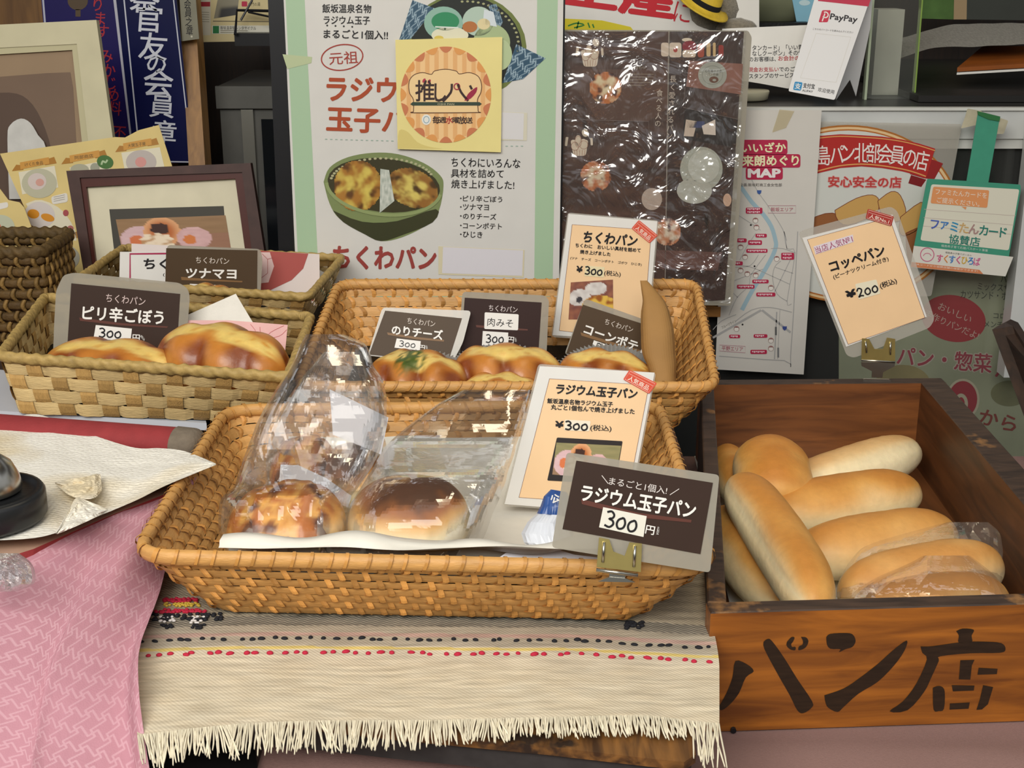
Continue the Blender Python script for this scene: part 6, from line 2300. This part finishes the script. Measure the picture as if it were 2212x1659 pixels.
def ellipsoid(m, c, r, mat, n=24, rot=0.0, lump=0.0):
    rows = []
    for i in range(15):
        th = pi * i / 14
        row = []
        for j in range(n):
            ph = 2 * pi * j / n
            k = 1 + lump * noise.noise(Vector((sin(th) * cos(ph) * 5, sin(th) * sin(ph) * 5, cos(th) * 5)))
            x, y, z = r[0] * sin(th) * cos(ph) * k, r[1] * sin(th) * sin(ph) * k, r[2] * cos(th) * k
            row.append(Vector(c) + Vector((x * cos(rot) + z * sin(rot), y, -x * sin(rot) + z * cos(rot))))
        rows.append(row)
    m.grid(rows, mat, closed_u=True)


M_fur = pmat('grey_plush', '#7c7464', .95, var=.25, scale=250, bump=.8, bscale=500, sheen=.4)
M_hat = pmat('yellow_straw', '#c9a92e', .6, var=.12, scale=120, bump=.3, bscale=200)
m = MB(); ellipsoid(m, at_d(1540, 20, 1.965), (.042, .03, .034), M_fur, lump=.1); ellipsoid(m, at_d(1590, 60, 1.955), (.030, .02, .014), M_fur, lump=.1); m.build('body', toy, smooth=True)
hc = at_d(1520, 8, 1.925)
m = MB()
rows = []
tl = radians(-24)
for r, z, y in ((.001, .022, 0), (.018, .0215, 0), (.023, .017, 0), (.025, .002, 0), (.034, -.003, 0), (.040, -.002, 0), (.0405, -.004, 0), (.034, -.006, 0), (.024, -.003, 0)):
    rows.append([hc + Vector((r * cos(f) * cos(tl) + z * sin(-tl), r * .8 * sin(f) - .5 * z * 0, -r * cos(f) * sin(-tl) + z * cos(tl) + .35 * r * sin(f))) for f in [2 * pi * k / 32 for k in range(32)]])
m.grid(rows, M_hat, closed_u=True); m.build('hat', toy, smooth=True)
m = MB()
rows = []
for r, z in ((.0256, .001), (.0254, .007), (.0244, .009)):
    rows.append([hc + Vector((r * cos(f) * cos(tl) + z * sin(-tl), r * .8 * sin(f), -r * cos(f) * sin(-tl) + z * cos(tl) + .35 * r * sin(f))) for f in [2 * pi * k / 32 for k in range(32)]])
m.grid(rows, M_matblack, closed_u=True); m.build('hat_band', toy, smooth=True)
# olive bag and small basket edge
m = MB()
ellipsoid(m, at_d(1655, -2, 2.10), (.075, .05, .05), pmat('olive_grey_cloth', '#6f7258', .8, var=.12, scale=15, bump=.2), lump=.06)
tag(m.build('cloth_pouch', smooth=True), 'olive grey cloth pouch on the display case behind the notice', 'pouch')
m = MB(); m.tube([at_d(1588, -30, 2.0), at_d(1587, 30, 2.0)], .0035, pmat('white_rod', '#d3d3cc', .4), 10)
tag(m.build('white_rod'), 'thin white rod standing beside the furry toy', 'rod')
m = MB()
a = at_d(1600, 58, 2.03); b = at_d(1752, 58, 2.03)
m.box((a.x, a.y, a.z - .045), (b.x, a.y + .1, a.z + .006), M_rattand)
tag(m.build('low_basket'), 'low woven basket edge just behind the white payment notice', 'basket')
S = Sheet(1745, 20, 2.06, 0, 0)
S.slab([(1700, -60), (1800, -60), (1800, 55), (1722, 55)], I('#7fb0c4'), .001); S.ell(1738, 6, 12, 6, I('#b7cdd2'), 1)
tag(S.build('blue_card'), 'light blue card with a small cloud behind the payment stand', 'card')
# notice
S = Sheet(1680, 120, 1.935, 14, 0)
S.slab([(1560, 62), (1745, 54), (1770, 60), (1760, 194), (1700, 191), (1640, 180), (1590, 172), (1560, 172)], M_white, .0006)
DG, NR = I('#3a3838'), I('#b3363c')
S.T('タンカード」「いい電', 1625, 103.5, 1735, 102, 12, DG, 2, bold=.012); S.T('なしクーポン」その他', 1625, 115.5, 1735, 113.5, 11.5, DG, 2, bold=.012)
S.T('のお客様は、', 1618, 128, 1676, 127, 11, DG, 2, bold=.012); S.T('お会計の際', 1681, 126, 1740, 125, 11, NR, 2, bold=.012)
S.T('現金お支払い', 1616, 150.5, 1682, 149.5, 10.5, NR, 2, bold=.012); S.T('でのご利用', 1683, 149.5, 1740, 149, 10.5, DG, 2, bold=.012); S.T('スタンプのサービス', 1618, 164.5, 1715, 162, 10.5, DG, 2, bold=.012)
tag(S.build('notice'), 'curled white notice with black and red writing left of the payment stand', 'notice')
# payment stand: folded card
ps = thing('payment_stand', 'white folded table card with a red logo and blue badge on the display case', 'table card', at_d(1790, 215, 1.87))
S = Sheet(1780, 110, 1.86, 18, 0)
S.slab(rr([(1770, -40), (1886, -20), (1803, 216), (1703, 197)], 4), pmat('glossy_white_card', '#dcdad8', .35), .0012)
S.poly([(1768, -20), (1884, -12), (1876, 14), (1767, 2)], I('#b8324a'), 1)
PR = I('#c0354a')
S.poly(rr([(1776, 22), (1795, 22), (1788, 48), (1768, 48)], 3), PR, 1); S.ring(1783, 32, 6, 6, 2.4, WHT, 2, n=20, a0=-120, a1=150); S.line([(1782, 29), (1776, 46)], 2.4, WHT, 2)
S.T('PayPay', 1793, 37, 1852, 44, 17, I('#2a2628'), 2, bold=.022, sk=.08)
S.T('こちらのバーコードを読み込んでください', 1756, 62, 1843, 70, 4.5, I('#5a5656'), 2)
S.line([(1763, 72), (1838, 80), (1806, 178), (1729, 168)], .7, I('#c9c3b6'), 1, closed=True)
S.poly(rr([(1717, 176), (1734, 178), (1730, 196), (1713, 194)], 3), I('#2f86b8'), 1); S.T('支', 1717, 185, 1730, 187, 13, WHT, 2, bold=.02)
S.T('支付宝', 1735, 184, 1760, 187, 11, DG, 2, bold=.02); S.T('ALIPAY', 1733, 195, 1756, 198, 4.5, DG, 2, bold=.01); S.T('欢迎使用', 1767, 193, 1802, 199, 9, DG, 2)
S.build('front_leaf', ps)
Sb = Sheet(1840, 110, 1.905, -14, 20)
Sb.slab([(1886, -20), (1880, 60), (1849, 208), (1836, 172), (1806, 216), (1812, 190)], pmat('glossy_white_card', '#dcdad8', .35), .0012)
Sb.build('back_leaf', ps)

# acrylic stand + white box behind
M_acr = film('acrylic', (.97, .98, .965), veil=.025, veil_col=(.7, .72, .68), gloss=.30, rough=.03, bump=0)
ac = thing('acrylic_holder', 'clear acrylic holder standing right of the payment card', 'holder', at_d(1920, 225, 1.92))
S = Sheet(1920, 100, 1.92, 2, 0)
m = MB(); S.slab([(1890, -60), (1998, -60), (1974, 215), (1872, 212)], M_acr, .003, mb=m); m.build('acrylic_panel', ac)
m = MB(); S.slab([(1889, -60), (1894, -60), (1871, 228), (1866, 226)], pmat('acrylic_edge', '#a9b49a', .15, spec=.8), .012, k=4, mb=m); m.build('acrylic_edge', ac)
m = MB(); S.slab([(1996, -60), (1999, -60), (1977, 214), (1974, 214)], pmat('acrylic_edge_green', '#7f9a4a', .15, spec=.8), .012, k=4, mb=m); m.build('acrylic_edge', ac)
m = MB(); S.slab([(1876, 204), (1976, 206), (1975, 216), (1874, 214)], M_acr, .05, k=4, mb=m); m.build('acrylic_foot', ac)
p = at_d(1888, 210, 2.0)
m = MB(); m.box((p.x - .004, p.y, zc + .0005), (p.x + .035, p.y + .05, at_d(1890, 18, 2.0).z), pmat('dirty_white_box', '#a9a79c', .6, var=.1, scale=20))
tag(m.build('white_box'), 'narrow white box behind the acrylic holder', 'box')

# newspapers and folder at far right
m = MB()
rows = []
for j in range(9):
    v = j / 8
    row = []
    for i in range(25):
        u = i / 24
        x = 1905 + 340 * u; y0_ = 88 - 32 * sstep(0, .5, u) - 8 * u; y1_ = 135 - 28 * sstep(0, .35, u) - 12 * u
        row.append(at_d(x, y0_ + (y1_ - y0_) * v + 3 * noise.noise(Vector((u * 6, v, 1))), 2.18 - .16 * v))
    rows.append(row)
M_news = pmat('newsprint', '#8f8c84', .8, var=.25, scale=90, stretch=(6, 1, 1))
m.grid(rows, M_news)
tag(m.build('newspaper', smooth=True), 'folded newspaper lying on the shelf at the top right', 'newspaper')
m = MB()
q = [at_d(2068, 146, 2.0), at_d(2125, 98, 2.12), at_d(2240, 100, 2.12), at_d(2240, 136, 2.0)]
m.prism(q, (0, 0, -.006), pmat('orange_folder', '#8a4a16', .5, var=.15, scale=20))
m.prism([p_ + Vector((0, 0, -.0075)) for p_ in q], (0, 0, -.003), M_white)
tag(m.build('folder'), 'orange-brown folder below the newspaper at the top right', 'folder')
m = MB()
m.box((at_y(1985, 200, YC + .06).x, YC + .06, zc + .001), (1.3, 2.62, zc + .010), pmat('dark_shelf', '#1b1917', .5))
tag(m.build('dark_tray'), 'dark low tray on the display case holding the newspaper and folder', 'tray')
S = Sheet(2080, 30, 2.55, 0, 0)
S.slab([(1985, -80), (2063, -80), (2060, 42), (1985, 40)], pmat('green_garden_light', '#4c6a35', .8, var=.3, scale=25), .002)
S.slab([(2063, -80), (2090, -80), (2088, 42), (2060, 42)], pmat('light_post', '#a88f6c', .6), .002, k=3)
S.slab([(2090, -80), (2300, -80), (2300, 45), (2088, 42)], pmat('grey_window_screen', '#3f423c', .5, var=.2, scale=8), .002)
wn = S.build('window_1'); struct(wn)
m = MB(); q = at_d(1615, 190, 1.95)
lathe([(.001, 0), (.028, 0), (.031, .002), (.033, .012), (.032, .014), (.001, .014)], pmat('cream_plastic_lid', '#b9b49a', .4), 'plastic_dish', None, Vector((at_d(1612, 200, 1.93).x, at_d(1612, 200, 1.93).y, zc + .0005)))
o = bpy.data.objects['plastic_dish']; tag(o, 'round cream plastic dish on the display case under the notice', 'dish')

# oval membership sheet on the case
S = SY(1880, 450, YC - .010)
S.slab(rr([(1740, 262), (2078, 268), (2012, 640), (1740, 640)], 6), M_pouch2, .0003, k=-2)
OC = (1832, 462); OR = (240, 192)
S.ell(*OC, *OR, I('#a5672c'), 1, n=72); S.ell(*OC, OR[0] - 4, OR[1] - 4, I('#d9b98a'), 2, n=72); S.ell(*OC, OR[0] - 10, OR[1] - 9, I('#b06a30'), 3, n=72); S.ell(*OC, OR[0] - 13, OR[1] - 12, I('#c9cac2'), 4, n=72)
up_ = [(1690, 312), (1730, 300), (1772, 293.5), (1815, 290), (1861, 292), (1905, 295), (1948, 301), (1985, 310), (2020, 321)]
lo_ = [(2000, 386), (1975, 377), (1948, 370), (1905, 363), (1861, 359.5), (1815, 363), (1772, 373), (1730, 385), (1690, 398)]
S.poly([(2008, 342), (2037, 353), (2018, 388), (1995, 385), (1965, 376)], I('#8f2626'), 5)
S.poly([(1968, 378), (2001, 388), (1990, 404), (1962, 396)], I('#7a1f22'), 5)
S.poly(up_ + lo_, I('#ab2c28'), 6)
S.line(smooth2([(x, y + 4.5) for x, y in up_]), 2.2, I('#d59a5a'), 7); S.line(smooth2([(x, y - 5) for x, y in lo_]), 2.6, I('#d59a5a'), 7)
for ch, x, y, a_ in (('島', 1779, 336, -3), ('パ', 1808, 333, -1), ('ン', 1833, 331, 0), ('北', 1861, 330, 1), ('部', 1886, 330.5, 3), ('会', 1912, 332.5, 5), ('員', 1938, 336, 7), ('の', 1965, 341, 9), ('店', 1991, 347, 11)):
    S.TC(ch, x, y, 27, 38, I('#e3dad2'), 8, .006, a_)
S.T('安心安全の店', 1788, 392, 1948, 394, 27, I('#cf8f88'), 6, bold=.06); S.T('安心安全の店', 1789, 392, 1947, 394, 24, I('#b53a38'), 7, bold=.02)
TN, TB, TL = I('#c49a58'), I('#8f5a34'), I('#7a3f2c')


def shape(pts, mat, k):
    q_ = smooth2(pts + [pts[0]], 3)
    S.poly(q_[:-1], mat, k); S.line(q_, 1.3, TL, k + 1)


shape(g4([(650, 1620), (780, 1590), (960, 1660), (900, 1790), (650, 1790)]), TB, 5)
shape(g4([(800, 1570), (960, 1480), (1080, 1455), (1130, 1500), (1100, 1600), (900, 1680), (820, 1640)]), TN, 7)
shape(g4([(1120, 1500), (1220, 1430), (1290, 1460), (1330, 1600), (1240, 1660), (1150, 1600)]), TN, 9)
shape(g4([(1290, 1620), (1440, 1510), (1490, 1560), (1430, 1700), (1320, 1760), (1280, 1720)]), TN, 11)
shape(g4([(1330, 1740), (1450, 1700), (1470, 1830), (1390, 1990), (1340, 1900)]), TB, 12)
tag(S.build('membership_sheet'), 'laminated oval bakery membership sheet with a red ribbon on the display case', 'sign')

# green card
gc = thing('hanging_card', 'teal and white card on a green strap hanging on the display case', 'card', at_d(2080, 595, 1.84))
S = SY(2090, 480, YC - .038)
TEAL = pmat('teal_card', '#3f8f74', .5, var=.05, scale=60)
S.slab(rr([(2003, 386), (2088, 391), (2205, 399), (2205, 412), (2172, 596), (2122, 592), (1968, 577), (1975, 530)], 4), TEAL, .0008)
S.poly(rr([(2012, 398), (2202, 409), (2179, 541), (1988, 519)], 5), I('#d6d2bf'), 1)
for i in range(3):
    S.line([(1996 - i * 1, 452 + i * 18), (2194 - i * 4, 466 + i * 20)], .8, I('#b9a8a0'), 2)
S.poly([(1974, 531), (2189, 555), (2172, 597), (1967, 577)], I('#d6d2c6'), 1)
S.poly(rr([(2016, 403), (2137, 411), (2132.5, 449), (2010, 439)], 4), I('#d9925e'), 3); S.poly([(2077, 446), (2088, 447), (2086, 453)], I('#d9925e'), 3)
S.T('ファミたんカードを', 2021, 414, 2132, 423, 12, I('#e6dccb'), 4); S.T('ご提示ください。', 2024, 431.5, 2116, 441, 12, I('#e6dccb'), 4)
for i, (ch, c_) in enumerate(zip('ファミたんカード', ('#4a5fae', '#3f78b8', '#3289b4', '#c7a36c', '#a5827e', '#27786a', '#27786a', '#27786a'))):
    S.TC(ch, 2019 + i * 21.2, 485 + i * 2.5, 20, 21, I(c_), 4, .02, 6)
S.T('協賛店', 2050, 515.5, 2117, 523, 20, I('#27786a'), 4, bold=.015)
S.T('福島県子育て応援パスポート事業', 2033, 530.5, 2134, 541.5, 5.5, I('#c9d8cb'), 3)
S.ring(2003, 550, 14.5, 14.5, 1.6, I('#c4527c'), 3); S.ring(2003, 553, 8, 6, 1.2, I('#c4527c'), 3, a0=180, a1=360)
S.T('福島県の子育てポータル', 2042, 545, 2099, 552, 4, I('#6a6660'), 3)
for i, (ch, c_) in enumerate(zip('すくすくひろば', ('#c4527c', '#d0803c', '#3f78b8', '#c4527c', '#c9a23c', '#3f78b8', '#c45a8a'))):
    S.TC(ch, 2030 + i * 13.4, 558 + i * 1.2, 13, 16, I(c_), 3, .02, 5)
S.poly([(1969, 566), (2116, 583), (2124, 592), (1968, 576.5)], I('#cc7f54'), 2)
S.T('QRコードから協賛店舗の検索ができます!', 1976, 570.5, 2112, 586, 4.5, I('#ead9c8'), 3)
S.build('card_face', gc)
m = MB()
S.slab([(2112, 247), (2160, 252), (2134, 400), (2087, 396)], TEAL, .0007, k=-6, mb=m); m.build('strap', gc)
m = MB(); S.slab([(2112, 240), (2161, 252), (2159, 262), (2136, 258), (2113, 248)], pmat('deep_green_bend', '#2c6a3a', .5), .004, k=2, mb=m); m.build('strap_bend', gc)
m = MB(); S.slab(rr(g4([(1790, 810), (1900, 830), (1870, 930), (1740, 960), (1770, 880)]), 3), pmat('old_tape', '#aca58c', .5, var=.2, scale=60), .0003, k=-10, mb=m)
m.build('sticky_tape', gc); m = MB()
S.slab(rr(g4([(2030, 880), (2095, 900), (2060, 1000), (2005, 1000)]), 3), pmat('old_tape', '#aca58c', .5), .0003, k=-10, mb=m); m.build('sticky_tape', gc)

# menu sheet behind the glass
S = Sheet(2030, 740, 1.99, 0, 0)
S.slab([(1812, 520), (2320, 520), (2320, 1040), (1812, 1040)], pmat('faded_menu_paper', '#a3a188', .6, var=.22, scale=9), .001)
DK = I('#2c2c2a')
for w, x0, y0, x1, y1, h in (('パン', 2162, 602, 2189, 603, 15), ('ミックスサンド', 2112, 618, 2210, 625, 16), ('カツサンド・ホット', 2075, 636, 2205, 641, 17), ('ハンバーガー', 2167, 663, 2240, 666, 15), ('コロッケ', 2146, 682, 2204, 684, 13), ('メンチ', 2126, 700, 2166, 702, 13)):
    S.T(w, x0, y0, x1, y1, h, DK, 2)
S.ell(2060, 688, 70, 50, I('#b03038'), 2, 12, n=48)
S.T('おいしい', 2028, 660, 2098, 691, 16, I('#dcb9b0'), 3); S.T('手作りパンだよ!', 1998, 676, 2114, 726, 17, I('#dcb9b0'), 3)
PM = I('#a63a4c')
S.T('パン・惣菜', 1937, 768, 2144, 786, 46, I('#c9b9ac'), 2, bold=.07); S.T('パン・惣菜', 1938, 768, 2143, 786, 42, PM, 3, bold=.02)
S.T('パ', 2150, 796, 2190, 798, 36, PM, 3, bold=.02)
S.ell(2080, 862, 36, 44, I('#c9b9a4'), 2); S.ell(2080, 862, 31, 39, I('#a8303e'), 3); S.ell(2076, 872, 15, 22, I('#c9b9a4'), 4); S.ell(2076, 872, 8, 14, I('#a8303e'), 5)
S.T('から', 2116, 898, 2196, 918, 34, I('#8f3a34'), 3, bold=.02)
for (x, y, r, c_) in ((1950, 830, 60, '#96845a'), (2180, 850, 40, '#7f7a58'), (1880, 900, 50, '#8a7a50')):
    S.ell(x, y, r, r * .7, pmat('faded_menu_photo_' + c_[1:], c_, .6, var=.3, scale=12), 1)
tag(S.build('menu_sheet'), 'faded menu sheet with a red oval seen through the glass of the display case', 'menu')

# dark plank at the right edge
m = MB()
a = [at_d(2143, 712, 1.62), at_d(2172, 697, 1.62), at_d(2188, 704, 1.62), at_d(2330, 930, 1.40), at_d(2330, 1220, 1.40)]
m.prism(a, (.012, .016, 0), M_boxoutl)
tag(m.build('wooden_plank'), 'dark worn wooden plank leaning at the right edge before the display case', 'plank')
